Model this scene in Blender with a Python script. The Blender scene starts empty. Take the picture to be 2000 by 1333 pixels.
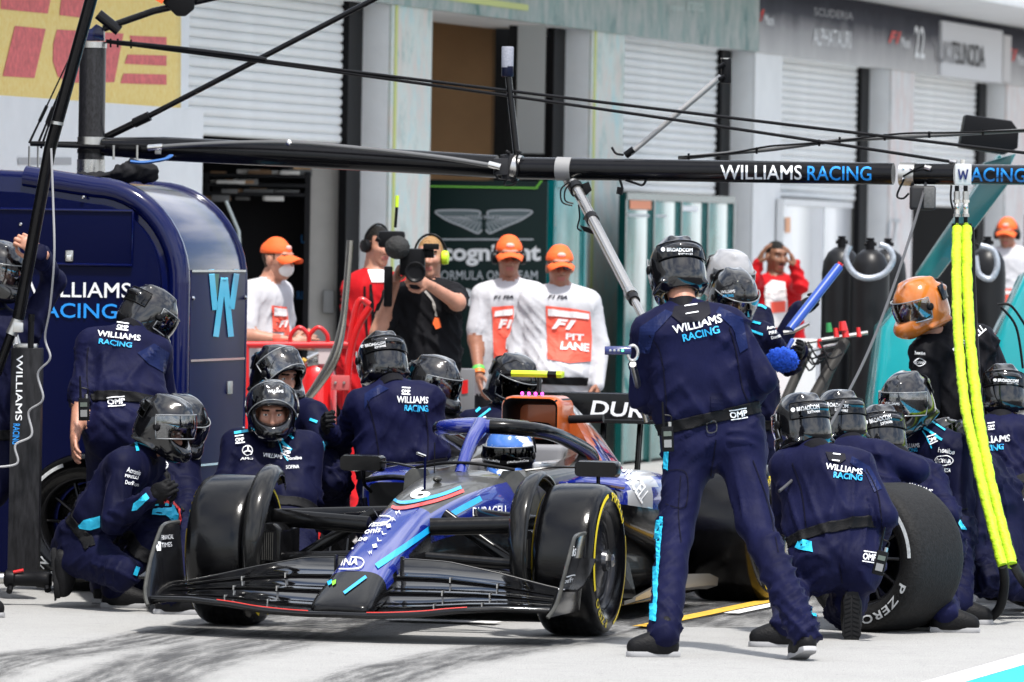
import bpy, bmesh, math, random
import numpy as np
from mathutils import Vector, Matrix
from mathutils.bvhtree import BVHTree

random.seed(7); np.random.seed(7)
scene = bpy.context.scene
R = math.radians

# ------------------------------------------------------------------ camera
FPX = 14100.0                       # focal length in pixels of the 2000 px wide photograph
CAMH = 1.9
_pitch = math.atan((666.5 - 455.0) / FPX)
_roll = R(1.0)
_fw = Vector((0, math.cos(_pitch), -math.sin(_pitch)))
_up0 = Vector((0, math.sin(_pitch), math.cos(_pitch)))
_rt0 = Vector((1, 0, 0))
_rt = _rt0 * math.cos(_roll) + _up0 * math.sin(_roll)
_up = _up0 * math.cos(_roll) - _rt0 * math.sin(_roll)
CAM = Vector((0, 0, CAMH))
cam_data = bpy.data.cameras.new('camera')
cam_data.sensor_width = 36.0
cam_data.lens = FPX / 2000.0 * 36.0
cam_data.clip_start = 0.5
cam_data.clip_end = 2000
cam_data.dof.use_dof = True
cam_data.dof.focus_distance = 34.6
cam_data.dof.aperture_fstop = 6.7
cam = bpy.data.objects.new('camera', cam_data)
scene.collection.objects.link(cam)
m = Matrix.Identity(4)
for i in range(3):
    m[i][0] = _rt[i]; m[i][1] = _up[i]; m[i][2] = -_fw[i]; m[i][3] = CAM[i]
cam.matrix_world = m
scene.camera = cam

# ------------------------------------------------------------------ sky and sun
SUN_EL, SUN_AZ = R(66), R(160)      # azimuth clockwise from +Y (the view direction)
world = bpy.data.worlds.new('World'); scene.world = world; world.use_nodes = True
nt = world.node_tree; nt.nodes.clear()
out = nt.nodes.new('ShaderNodeOutputWorld'); bg = nt.nodes.new('ShaderNodeBackground')
sky = nt.nodes.new('ShaderNodeTexSky'); sky.sky_type = 'NISHITA'; sky.sun_disc = False
sky.sun_elevation = SUN_EL; sky.sun_rotation = SUN_AZ; sky.air_density = 1.0; sky.dust_density = 2.0; sky.ozone_density = 1.0
# broken white cloud all round the sky
tc = nt.nodes.new('ShaderNodeTexCoord'); mp = nt.nodes.new('ShaderNodeMapping'); mp.inputs['Scale'].default_value = (1, 1, 2.2)
cn = nt.nodes.new('ShaderNodeTexNoise'); cn.inputs['Scale'].default_value = 2.6; cn.inputs['Detail'].default_value = 8; cn.inputs['Roughness'].default_value = 0.58
cr = nt.nodes.new('ShaderNodeValToRGB'); cr.color_ramp.elements[0].position = 0.40; cr.color_ramp.elements[1].position = 0.60
cr.color_ramp.elements[1].color = (0.92, 0.92, 0.92, 1)
mx = nt.nodes.new('ShaderNodeMix'); mx.data_type = 'RGBA'; mx.inputs[7].default_value = (9.5, 9.7, 10.0, 1)
L = nt.links.new
L(tc.outputs['Generated'], mp.inputs[0]); L(mp.outputs[0], cn.inputs[0]); L(cn.outputs['Fac'], cr.inputs[0])
L(cr.outputs[0], mx.inputs[0]); L(sky.outputs[0], mx.inputs[6]); L(mx.outputs[2], bg.inputs[0])
bg.inputs[1].default_value = 0.115
L(bg.outputs[0], out.inputs[0])
sun_l = bpy.data.lights.new('sun', 'SUN'); sun_l.energy = 3.4; sun_l.angle = R(4.0); sun_l.color = (1.0, 0.965, 0.91)
sun = bpy.data.objects.new('sun', sun_l); scene.collection.objects.link(sun)
sd = Vector((math.sin(SUN_AZ) * math.cos(SUN_EL), math.cos(SUN_AZ) * math.cos(SUN_EL), math.sin(SUN_EL)))
sun.rotation_euler = sd.to_track_quat('Z', 'Y').to_euler()
vs = scene.view_settings; vs.view_transform = 'Standard'; vs.look = 'None'; vs.exposure = 0.75; vs.gamma = 1.0; vs.use_curve_mapping = False
scene.cycles.use_denoising = True
scene.cycles.max_bounces = 8; scene.cycles.transparent_max_bounces = 12
scene.cycles.caustics_reflective = False; scene.cycles.caustics_refractive = False

# ------------------------------------------------------------------ photograph <-> place
def ray(px, py):
    return _fw + _rt * ((px - 1000.0) / FPX) - _up * ((py - 666.5) / FPX)
def P(px, py, Z):
    d = ray(px, py); return CAM + d * (Z / d.y)
def GR(px, py, z=0.0):
    d = ray(px, py); return CAM + d * ((z - CAMH) / d.z)
THETA = math.atan(3674.0 / FPX)
U = Vector((math.sin(THETA), math.cos(THETA), 0))        # along the pit lane, away from the camera
V = Vector((-math.cos(THETA), math.sin(THETA), 0))       # across the lane, towards the garages
ZZ = Vector((0, 0, 1))

# ------------------------------------------------------------------ materials
def lin(h):
    if isinstance(h, (tuple, list)): return tuple(h[:3])
    c = [int(h[i:i+2], 16) / 255 for i in (0, 2, 4)]
    return tuple(x / 12.92 if x <= 0.04045 else ((x + 0.055) / 1.055) ** 2.4 for x in c)
MATS = {}
def mat(name, col, rough=0.5, metal=0.0, var=0.0, vscale=8.0, bump=0.0, bscale=60.0, coat=0.0, alpha=1.0, trans=0.0,
        stretch=(1, 1, 1), emit=0.0, spec=None, rvar=0.0, bstretch=(1, 1, 1)):
    if name in MATS: return MATS[name]
    if spec is None: spec = 0.14 if max(lin(col)) < 0.06 and metal < 0.5 else 0.5
    M = bpy.data.materials.new(name); M.use_nodes = True; MATS[name] = M
    n = M.node_tree; b = n.nodes['Principled BSDF']; c = lin(col)
    b.inputs['Base Color'].default_value = (*c, 1); b.inputs['Roughness'].default_value = rough; b.inputs['Metallic'].default_value = metal
    b.inputs['Coat Weight'].default_value = coat; b.inputs['Coat Roughness'].default_value = 0.04; b.inputs['Alpha'].default_value = alpha
    b.inputs['Transmission Weight'].default_value = trans; b.inputs['Specular IOR Level'].default_value = spec
    if emit: b.inputs['Emission Color'].default_value = (*c, 1); b.inputs['Emission Strength'].default_value = emit
    if var or bump or rvar:
        t = n.nodes.new('ShaderNodeTexCoord'); mpn = n.nodes.new('ShaderNodeMapping'); mpn.inputs['Scale'].default_value = stretch
        n.links.new(t.outputs['Object'], mpn.inputs[0])
    if var or rvar:
        ns = n.nodes.new('ShaderNodeTexNoise'); ns.inputs['Scale'].default_value = vscale; ns.inputs['Detail'].default_value = 6; ns.inputs['Roughness'].default_value = 0.6
        n.links.new(mpn.outputs[0], ns.inputs[0])
    if var:
        ramp = n.nodes.new('ShaderNodeValToRGB')
        ramp.color_ramp.elements[0].position = 0.3; ramp.color_ramp.elements[1].position = 0.7
        ramp.color_ramp.elements[0].color = (*[x * (1 - var) for x in c], 1); ramp.color_ramp.elements[1].color = (*[min(1, x * (1 + var)) for x in c], 1)
        n.links.new(ns.outputs['Fac'], ramp.inputs[0]); n.links.new(ramp.outputs[0], b.inputs['Base Color'])
    if rvar:
        mr = n.nodes.new('ShaderNodeMapRange'); mr.inputs[1].default_value = 0.3; mr.inputs[2].default_value = 0.7
        mr.inputs[3].default_value = max(0.02, rough - rvar); mr.inputs[4].default_value = min(1, rough + rvar)
        n.links.new(ns.outputs['Fac'], mr.inputs[0]); n.links.new(mr.outputs[0], b.inputs['Roughness'])
    if bump:
        nb = n.nodes.new('ShaderNodeTexNoise'); nb.inputs['Scale'].default_value = bscale; nb.inputs['Detail'].default_value = 4
        mb = n.nodes.new('ShaderNodeMapping'); mb.inputs['Scale'].default_value = bstretch
        n.links.new(t.outputs['Object'], mb.inputs[0]); n.links.new(mb.outputs[0], nb.inputs[0])
        bn = n.nodes.new('ShaderNodeBump'); bn.inputs['Strength'].default_value = bump; bn.inputs['Distance'].default_value = 0.02
        n.links.new(nb.outputs['Fac'], bn.inputs['Height']); n.links.new(bn.outputs[0], b.inputs['Normal'])
    return M

def suit_mat(name, col, rough=0.6):
    """woven overall cloth with soft creases in the weave's relief"""
    M = mat(name, col, rough, var=0.30, vscale=3.5, bump=0.42, bscale=14, bstretch=(1, 1, 0.45), spec=0.07)
    b = M.node_tree.nodes['Principled BSDF']
    b.inputs['Sheen Weight'].default_value = 0.03; b.inputs['Sheen Roughness'].default_value = 0.4; b.inputs['Sheen Tint'].default_value = (0.45, 0.45, 0.8, 1)
    return M

# ------------------------------------------------------------------ objects
COL = scene.collection
def tag(o, label=None, cat=None, group=None, kind=None):
    if label: o['label'] = label
    if cat: o['category'] = cat
    if group: o['group'] = group
    if kind: o['kind'] = kind
    return o
def root(name, loc, label, cat, group=None):
    o = bpy.data.objects.new(name, None); COL.objects.link(o); o.location = Vector(loc); o.empty_display_size = 0.1
    o.matrix_world = Matrix.Translation(Vector(loc))
    return tag(o, label, cat, group)
def link_mesh(name, me, mats, parent=None, smooth=40, world=True, origin=None):
    """verts given in world space when world=True; origin moves the object's own origin"""
    if not isinstance(mats, (list, tuple)): mats = [mats]
    for mm in mats: me.materials.append(mm)
    if smooth:
        me.shade_smooth()
        if smooth < 180: me.set_sharp_from_angle(angle=R(smooth))
    o = bpy.data.objects.new(name, me); COL.objects.link(o)
    if parent is not None:
        o.parent = parent
        if world:
            inv = wm(parent).inverted(); me.transform(inv)
            o.matrix_world = wm(parent)
        else: o.matrix_world = wm(parent)
        o.matrix_parent_inverse = Matrix.Identity(4); o.matrix_basis = Matrix.Identity(4)
        _WM[o.name] = wm(parent)
    elif origin is not None:
        me.transform(Matrix.Translation(-Vector(origin))); o.location = Vector(origin); o.matrix_world = Matrix.Translation(Vector(origin))
    return o
_WM = {}
def wm(o):
    if o is None: return Matrix.Identity(4)
    if o.name in _WM: return _WM[o.name].copy()
    return o.matrix_world.copy()

def frame(d, upv=None):
    d = Vector(d).normalized()
    a = Vector(upv) if upv is not None else (Vector((0, 0, 1)) if abs(d.z) < 0.95 else Vector((1, 0, 0)))
    s = a.cross(d)
    if s.length < 1e-6: s = Vector((1, 0, 0)).cross(d)
    s.normalize(); return s, d.cross(s).normalized(), d

class G:
    """collects shapes into one mesh"""
    def __init__(s): s.v = []; s.f = []; s.mi = []; s.cur = 0
    def add(s, vs_, fs_, mi=None):
        o = len(s.v); s.v += [Vector(x) for x in vs_]; s.f += [tuple(i + o for i in f) for f in fs_]
        s.mi += [s.cur if mi is None else mi] * len(fs_); return s
    def box(s, c, size, ax=None, mi=None):
        c = Vector(c); X, Y, Z_ = ax if ax else (Vector((1, 0, 0)), Vector((0, 1, 0)), ZZ)
        hx, hy, hz = [q / 2 for q in size]
        vs_ = [c + X * (hx * a) + Y * (hy * b) + Z_ * (hz * d) for d in (-1, 1) for b in (-1, 1) for a in (-1, 1)]
        return s.add(vs_, [(0, 2, 3, 1), (4, 5, 7, 6), (0, 1, 5, 4), (2, 6, 7, 3), (0, 4, 6, 2), (1, 3, 7, 5)], mi)
    def rings(s, rs, close=True, cap=True, mi=None):
        n = len(rs[0]); vs_ = [p for r in rs for p in r]; fs_ = []
        for k in range(len(rs) - 1):
            for i in range(n if close else n - 1):
                j = (i + 1) % n
                fs_.append((k * n + i, k * n + j, (k + 1) * n + j, (k + 1) * n + i))
        if cap and close:
            fs_.append(tuple(range(n - 1, -1, -1))); b = (len(rs) - 1) * n; fs_.append(tuple(b + i for i in range(n)))
        return s.add(vs_, fs_, mi)
    def tube(s, pts, r, seg=10, cap=True, flat=1.0, upv=None, mi=None):
        pts = [Vector(p) for p in pts]; rs = []
        rad = r if isinstance(r, (list, tuple)) else [r] * len(pts)
        prev = None
        for i, p in enumerate(pts):
            d = (pts[min(i + 1, len(pts) - 1)] - pts[max(i - 1, 0)])
            a, b, d = frame(d, upv)
            if prev is not None and upv is None:
                a = (prev - d * prev.dot(d)).normalized() if (prev - d * prev.dot(d)).length > 1e-5 else a; b = d.cross(a)
            prev = a
            rs.append([p + a * (math.cos(t) * rad[i]) + b * (math.sin(t) * rad[i] * flat) for t in [2 * math.pi * k / seg for k in range(seg)]])
        return s.rings(rs, True, cap, mi)
    def lathe(s, prof, o, axis, seg=32, cap=True, mi=None, upv=None):
        a, b, d = frame(axis, upv); o = Vector(o)
        rs = [[o + d * h + a * (math.cos(t) * r) + b * (math.sin(t) * r) for t in [2 * math.pi * k / seg for k in range(seg)]] for r, h in prof]
        return s.rings(rs, True, cap, mi)
    def ball(s, c, r, seg=14, ax=None, mi=None):
        if not isinstance(r, (tuple, list)): r = (r, r, r)
        c = Vector(c); X, Y, Z_ = ax if ax else (Vector((1, 0, 0)), Vector((0, 1, 0)), ZZ)
        rs = []
        for k in range(seg // 2 + 1):
            ph = -math.pi / 2 + math.pi * k / (seg // 2); q = max(math.cos(ph), 1e-3)
            rs.append([c + X * (r[0] * q * math.cos(t)) + Y * (r[1] * q * math.sin(t)) + Z_ * (r[2] * math.sin(ph)) for t in [2 * math.pi * i / seg for i in range(seg)]])
        return s.rings(rs, True, True, mi)
    def prism(s, poly, d, mi=None):
        n = len(poly); d = Vector(d); vs_ = [Vector(p) for p in poly] + [Vector(p) + d for p in poly]
        return s.add(vs_, [tuple(range(n - 1, -1, -1)), tuple(range(n, 2 * n))] + [(i, (i + 1) % n, n + (i + 1) % n, n + i) for i in range(n)], mi)
    def mesh(s, name, bevel=0.0, seg=2, fix=True):
        me = bpy.data.meshes.new(name); me.from_pydata([tuple(v) for v in s.v], [], s.f)
        me.polygons.foreach_set('material_index', s.mi)
        bm = bmesh.new(); bm.from_mesh(me)
        if fix: bmesh.ops.recalc_face_normals(bm, faces=bm.faces)
        if bevel:
            ed = [e for e in bm.edges if len(e.link_faces) == 2 and e.calc_face_angle(0) > 0.6]
            bmesh.ops.bevel(bm, geom=ed, offset=bevel, segments=seg, profile=0.6, affect='EDGES', clamp_overlap=True)
        bm.to_mesh(me); bm.free(); return me
    def build(s, name, mats, parent=None, bevel=0.0, smooth=40, world=True, origin=None, seg=2, fix=True):
        return link_mesh(name, s.mesh(name, bevel, seg, fix), mats, parent, smooth, world, origin)

def spline(pts, n=8):
    pts = [Vector(p) for p in pts]; out_ = []
    for i in range(len(pts) - 1):
        p0 = pts[max(i - 1, 0)]; p1 = pts[i]; p2 = pts[i + 1]; p3 = pts[min(i + 2, len(pts) - 1)]
        for k in range(n):
            t = k / n
            out_.append(0.5 * ((2 * p1) + (p2 - p0) * t + (2 * p0 - 5 * p1 + 4 * p2 - p3) * t * t + (3 * p1 - p0 - 3 * p2 + p3) * t ** 3))
    out_.append(pts[-1]); return out_

# ------------------------------------------------------------------ lettering and marks laid on surfaces
_BVH = {}
def bvh_of(objs):
    key = tuple(o.name for o in objs)
    if key not in _BVH: _BVH[key] = _bvh_of(objs)
    return _BVH[key]
def _bvh_of(objs):
    vs_, fs_ = [], []
    for o in objs:
        M = wm(o); b = len(vs_)
        vs_ += [M @ v.co for v in o.data.vertices]; fs_ += [tuple(i + b for i in p.vertices) for p in o.data.polygons]
    return BVHTree.FromPolygons(vs_, fs_)
_txt = {}
def _glyphs(txt, bold, italic, spacing):
    cu = bpy.data.curves.new('t', 'FONT'); cu.body = txt; cu.offset = bold; cu.shear = italic; cu.resolution_u = 3; cu.space_character = spacing
    o = bpy.data.objects.new('t', cu); COL.objects.link(o)
    dg = bpy.context.evaluated_depsgraph_get(); me = bpy.data.meshes.new_from_object(o.evaluated_get(dg))
    vs_ = np.array([v.co[:2] for v in me.vertices]).reshape(-1, 2); fs_ = [tuple(p.vertices) for p in me.polygons]
    bpy.data.objects.remove(o); bpy.data.meshes.remove(me); bpy.data.curves.remove(cu); return vs_, fs_
_adv = {}
def _advance(c, sp):
    if (c, sp) not in _adv: _adv[c, sp] = np.ptp(_glyphs('H' + c + 'H', 0, 0, sp)[0][:, 0]) - np.ptp(_glyphs('HH', 0, 0, sp)[0][:, 0])
    return _adv[c, sp]
def text_mesh2d(txt, bold=0.012, italic=0.0, spacing=1.0):
    k = (txt, bold, italic, spacing)
    if k in _txt: return _txt[k]
    if 'M' in txt and bold > 0:          # a bold M is drawn here as its own outline
        vs_, fs_, x = [], [], 0.0
        for ch in txt:
            if ch == 'M':
                b = bold; o = len(vs_)
                vs_ += [(x + p, q) for p, q in ((.073-b, -b), (.171+b, -b), (.171+b, .47), (.35, .235), (.432, .235), (.611-b, .47), (.611-b, -b), (.709+b, -b), (.709+b, .682+b), (.611-b*.6, .682+b), (.391, .40+b), (.171+b*.6, .682+b), (.073-b, .682+b))]
                fs_ += [tuple(o + i for i in f) for f in ((0, 1, 2, 11, 12), (2, 3, 10, 11), (3, 4, 10), (4, 5, 9, 10), (5, 6, 7, 8, 9))]
            elif ch != ' ':
                gv, gf = _glyphs(ch, bold, italic, spacing); o = len(vs_)
                vs_ += [(x + p, q) for p, q in gv]; fs_ += [tuple(o + i for i in f) for f in gf]
            x += _advance(ch, spacing)
        vs_ = np.array(vs_)
    else: vs_, fs_ = _glyphs(txt, bold, italic, spacing)
    mn = vs_.min(0); mxx = vs_.max(0); vs_ = (vs_ - mn) / (mxx - mn)
    _txt[k] = (vs_, fs_); return _txt[k]
def cut_grid(vs_, fs_, gx, gy):
    bm = bmesh.new(); bv = [bm.verts.new((x, y, 0)) for x, y in vs_]
    for f in fs_:
        try: bm.faces.new([bv[i] for i in f])
        except ValueError: pass
    for ax, g in ((0, gx), (1, gy)):
        for k in range(1, g):
            no = (1, 0, 0) if ax == 0 else (0, 1, 0); co = (k / g, 0, 0) if ax == 0 else (0, k / g, 0)
            bmesh.ops.bisect_plane(bm, geom=bm.verts[:] + bm.edges[:] + bm.faces[:], plane_co=co, plane_no=no, dist=1e-6)
    bm.verts.index_update()
    r = np.array([v.co[:2] for v in bm.verts]).reshape(-1, 2), [tuple(v.index for v in f.verts) for f in bm.faces]
    bm.free(); return r
def lay(name, vs_, fs_, px_of, targets, mt, parent, off=0.004, jump=0.12, bvh=None):
    """drop a flat outline along the line of sight onto the surface it is printed on"""
    bvh = bvh or bvh_of(targets); pts = []; ok = []
    for x, y in vs_:
        a, b = px_of(x, y); d = ray(a, b).normalized(); h = bvh.ray_cast(CAM, d)
        if h[0] is None: pts.append(Vector()); ok.append(False)
        else:
            n_ = h[1]
            if n_.dot(d) > 0: n_ = -n_
            pts.append(h[0] + n_ * off - d * off * 0.3); ok.append(True)
    ff = []
    for f in fs_:
        if all(ok[i] for i in f) and max((pts[f[i]] - pts[f[i - 1]]).length for i in range(len(f))) < jump: ff.append(f)
    if not ff: print('LAY MISS', name, parent.name if parent else None); return None
    used = sorted({i for f in ff for i in f}); ix = {k: i for i, k in enumerate(used)}
    me = bpy.data.meshes.new(name); me.from_pydata([tuple(pts[i]) for i in used], [], [tuple(ix[i] for i in f) for f in ff])
    bm = bmesh.new(); bm.from_mesh(me)
    for f in bm.faces:
        f.normal_update()
        if f.normal.dot(f.calc_center_median() - CAM) > 0: f.normal_flip()
    bm.to_mesh(me); bm.free()
    return link_mesh(name, me, mt, parent, smooth=0)
def text_on(txt, p0, p1, h, targets, mt, parent, bold=0.012, italic=0.0, up=None, off=0.004, g=None, name='lettering', spacing=1.0, jump=0.12, arc=0.0):
    """p0,p1: photo pixels of the baseline's ends; h: letter height in px"""
    vs_, fs_ = text_mesh2d(txt, bold, italic, spacing)
    p0 = Vector(p0); e1 = Vector(p1) - p0; L_ = e1.length
    e2 = Vector(up) if up is not None else Vector((e1.y, -e1.x)) / L_ * h
    gx = g or max(2, int(L_ / 9)); gy = max(1, int(h / 12))
    vs_, fs_ = cut_grid(vs_, fs_, gx, gy)
    f = lambda x, y: tuple(p0 + e1 * x + e2 * (y + arc * 4 * x * (1 - x)))
    return lay(name, vs_, fs_, f, targets, mt, parent, off, jump)
def patch_on(poly, targets, mt, parent, name='patch', off=0.005, step=8, jump=0.12):
    """poly: photo pixels"""
    a = np.array(poly, float); mn = a.min(0); sz = np.maximum(a.max(0) - mn, 1e-3)
    vs_, fs_ = cut_grid((a - mn) / sz, [tuple(range(len(poly)))], max(2, int(sz[0] / step)), max(2, int(sz[1] / step)))
    return lay(name, vs_, fs_, lambda x, y: (mn[0] + x * sz[0], mn[1] + y * sz[1]), targets, mt, parent, off, jump)
def stripe_on(pts, w, targets, mt, parent, name='stripe', off=0.005, step=8, jump=0.12):
    """a line of width w px along photo pixels"""
    q = [Vector((p[0], p[1], 0)) for p in pts]; q = spline(q, 6) if len(q) > 2 else [q[0].lerp(q[1], k / 8) for k in range(9)]
    A, B = [], []
    for i, p in enumerate(q):
        d = (q[min(i + 1, len(q) - 1)] - q[max(i - 1, 0)]).normalized(); n_ = Vector((-d.y, d.x, 0))
        A.append((p + n_ * w / 2)[:2]); B.append((p - n_ * w / 2)[:2])
    n = len(A); vs_ = np.array(A + B); fs_ = [(i, i + 1, n + i + 1, n + i) for i in range(n - 1)]
    return lay(name, vs_, fs_, lambda x, y: (x, y), targets, mt, parent, off, jump)

# ------------------------------------------------------------------ signed-distance modelling for bodies
def sd_cone(p, a, b, ra, rb):
    a = np.array(a); b = np.array(b); ab = b - a; L2 = max(float(ab @ ab), 1e-9)
    t = np.clip(((p - a) @ ab) / L2, 0, 1)
    return np.linalg.norm(p - (a + t[..., None] * ab), axis=-1) - (ra + t * (rb - ra))
def sd_ell(p, c, r, Rm=None):
    q = p - np.array(c)
    if Rm is not None: q = q @ np.array(Rm)
    r = np.array(r); k0 = np.linalg.norm(q / r, axis=-1); k1 = np.linalg.norm(q / (r * r), axis=-1) + 1e-9
    return k0 * (k0 - 1.0) / k1
def smin(a, b, k):
    h = np.maximum(k - np.abs(a - b), 0) / k
    return np.minimum(a, b) - h * h * k * 0.25
def surf_net(F, o, h):
    nx, ny, nz = F.shape
    inside = F < 0
    c = [inside[i:nx-1+i, j:ny-1+j, k:nz-1+k] for i in (0, 1) for j in (0, 1) for k in (0, 1)]
    cnt = sum(x.astype(np.int8) for x in c); act = (cnt > 0) & (cnt < 8)
    ids = np.argwhere(act); idx = -np.ones(act.shape, np.int64); idx[act] = np.arange(len(ids))
    vals = np.stack([F[ids[:, 0] + i, ids[:, 1] + j, ids[:, 2] + k] for i in (0, 1) for j in (0, 1) for k in (0, 1)], 1)
    cor = np.array([(i, j, k) for i in (0, 1) for j in (0, 1) for k in (0, 1)], float)
    acc = np.zeros((len(ids), 3)); num = np.zeros(len(ids))
    for a in range(8):
        for b in range(a + 1, 8):
            if abs(cor[a] - cor[b]).sum() != 1: continue
            va, vb = vals[:, a], vals[:, b]; msk = (va < 0) != (vb < 0)
            t = np.where(msk, va / np.where(msk, va - vb, 1), 0)
            acc += np.where(msk[:, None], cor[a] + t[:, None] * (cor[b] - cor[a]), 0); num += msk
    verts = (ids + acc / num[:, None]) * h + np.array(o)
    faces = []
    for ax in range(3):
        sl0 = [slice(None)] * 3; sl1 = [slice(None)] * 3; sl0[ax] = slice(0, -1); sl1[ax] = slice(1, None)
        A = inside[tuple(sl0)]; B = inside[tuple(sl1)]; e = np.argwhere(A != B)
        u, v = [(1, 2), (2, 0), (0, 1)][ax]
        e = e[(e[:, u] > 0) & (e[:, v] > 0) & (e[:, u] < F.shape[u] - 1) & (e[:, v] < F.shape[v] - 1)]
        q = []
        for du, dv in ((-1, -1), (0, -1), (0, 0), (-1, 0)):
            cc = e.copy(); cc[:, u] += du; cc[:, v] += dv; q.append(idx[cc[:, 0], cc[:, 1], cc[:, 2]])
        q = np.stack(q, 1); fl = A[e[:, 0], e[:, 1], e[:, 2]]
        q[~fl] = q[~fl][:, ::-1]; faces.append(q[(q >= 0).all(1)])
    return verts, np.concatenate(faces)
def sdf_mesh(prims, h, pad=0.06, post=None):
    """prims: ('c',a,b,ra,rb,k) or ('e',c,r,R,k); k<0 subtracts"""
    lo = np.full(3, 1e9); hi = -lo; bbs = []
    for p in prims:
        if p[0] == 'c':
            a, b = np.array(p[1]), np.array(p[2]); r = max(p[3], p[4]); l, u = np.minimum(a, b) - r, np.maximum(a, b) + r
        else:
            r = max(p[2]); l, u = np.array(p[1]) - r, np.array(p[1]) + r
        bbs.append((l, u))
        if p[-1] > 0: lo = np.minimum(lo, l); hi = np.maximum(hi, u)
    lo -= pad; hi += pad
    n = np.ceil((hi - lo) / h).astype(int) + 1
    F = np.full(n, 0.5, np.float32)
    ax = [lo[i] + np.arange(n[i]) * h for i in range(3)]
    for p, (l, u) in zip(prims, bbs):
        k = abs(p[-1]); mrg = k + 0.05
        i0 = np.maximum(((l - mrg - lo) / h).astype(int), 0); i1 = np.minimum(((u + mrg - lo) / h).astype(int) + 2, n)
        if (i1 <= i0).any(): continue
        g = np.stack(np.meshgrid(*[ax[i][i0[i]:i1[i]] for i in range(3)], indexing='ij'), -1)
        d = sd_cone(g, *p[1:5]) if p[0] == 'c' else sd_ell(g, p[1], p[2], p[3])
        s_ = tuple(slice(i0[i], i1[i]) for i in range(3))
        F[s_] = smin(F[s_], d, k) if p[-1] > 0 else -smin(-F[s_], d, k)
    if post is not None:
        g = np.stack(np.meshgrid(*ax, indexing='ij'), -1); F = post(g, F)
    return surf_net(F, lo, h)
def vnormals(v, q):
    n = np.zeros_like(v); fn = np.cross(v[q[:, 2]] - v[q[:, 0]], v[q[:, 3]] - v[q[:, 1]])
    for i in range(4): np.add.at(n, q[:, i], fn)
    return n / (np.linalg.norm(n, axis=1)[:, None] + 1e-12)
def relax(v, q, it=2, lam=0.5):
    e = np.concatenate([q[:, [0, 1]], q[:, [1, 2]], q[:, [2, 3]], q[:, [3, 0]]]); e = np.concatenate([e, e[:, ::-1]])
    cnt = np.bincount(e[:, 0], minlength=len(v)).astype(float)[:, None]
    for _ in range(it):
        s = np.stack([np.bincount(e[:, 0], weights=v[e[:, 1], i], minlength=len(v)) for i in range(3)], 1) / np.maximum(cnt, 1)
        v = v + lam * (s - v)
    return v
def np_mesh(name, v, q, mi=None):
    me = bpy.data.meshes.new(name); me.from_pydata(v.tolist(), [], q.tolist())
    if mi is not None: me.polygons.foreach_set('material_index', np.asarray(mi, np.int32))
    return me
# ================================================================== materials of the place
M_white = mat('white_paint', (0.78, 0.79, 0.80), 0.45, var=0.05, vscale=3)
M_wall = mat('wall_render', (0.85, 0.865, 0.88), 0.7, var=0.07, vscale=2.5, bump=0.1, bscale=40)
M_black = mat('black_plastic', (0.006, 0.006, 0.007), 0.4)
M_rubber = mat('rubber', (0.006, 0.006, 0.0065), 0.6, var=0.2, vscale=14, bump=0.15, bscale=90)
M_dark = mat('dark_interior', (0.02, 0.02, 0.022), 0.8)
M_carbon = mat('carbon_fibre', (0.007, 0.007, 0.008), 0.25, coat=0.15, var=0.3, vscale=30, spec=0.2)
M_steel = mat('brushed_steel', (0.55, 0.54, 0.52), 0.32, metal=1.0, rvar=0.1, vscale=12)
M_chrome = mat('bright_steel', (0.75, 0.74, 0.72), 0.16, metal=1.0)
M_tlet = mat('white_print', (0.82, 0.83, 0.85), 0.5)
M_cyan = mat('cyan_print', (0.02, 0.42, 0.78), 0.5)
M_blet = mat('blue_print', (0.01, 0.28, 0.80), 0.45)
M_red = mat('red_paint', (0.62, 0.012, 0.012), 0.3, coat=0.4, var=0.1)
M_teal = mat('teal_gloss', (0.0, 0.22, 0.235), 0.25, coat=0.5, var=0.12, vscale=2)
M_tealdk = mat('teal_dark', (0.004, 0.060, 0.058), 0.22, coat=0.4, var=0.25, vscale=3)
M_bgreen = mat('racing_green', (0.003, 0.016, 0.015), 0.35)
M_orange = mat('orange_print', (0.85, 0.13, 0.02), 0.6)

def node_mat(name, rough=0.6):
    M = bpy.data.materials.new(name); M.use_nodes = True; MATS[name] = M
    return M, M.node_tree, M.node_tree.nodes['Principled BSDF']
def noise(n, coord, scale, detail=6, rough=0.6, st=(1, 1, 1), loc=(0, 0, 0), rot=(0, 0, 0)):
    mpp = n.nodes.new('ShaderNodeMapping'); mpp.inputs['Scale'].default_value = st; mpp.inputs['Location'].default_value = loc; mpp.inputs['Rotation'].default_value = rot
    n.links.new(coord, mpp.inputs[0]); t = n.nodes.new('ShaderNodeTexNoise')
    t.inputs['Scale'].default_value = scale; t.inputs['Detail'].default_value = detail; t.inputs['Roughness'].default_value = rough
    n.links.new(mpp.outputs[0], t.inputs[0]); return t.outputs['Fac']
def ramp(n, fac, stops):
    r = n.nodes.new('ShaderNodeValToRGB'); e = r.color_ramp.elements
    while len(e) < len(stops): e.new(0.5)
    for i, (p, c) in enumerate(stops): e[i].position = p; e[i].color = (*lin(c), 1)
    n.links.new(fac, r.inputs[0]); return r.outputs[0]
def mixc(n, fac, a, b, mode='MIX'):
    x = n.nodes.new('ShaderNodeMix'); x.data_type = 'RGBA'; x.blend_type = mode
    if isinstance(fac, float): x.inputs[0].default_value = fac
    else: n.links.new(fac, x.inputs[0])
    for k, q in ((6, a), (7, b)):
        if isinstance(q, tuple): x.inputs[k].default_value = (*q, 1)
        else: n.links.new(q, x.inputs[k])
    return x.outputs[2]

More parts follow.
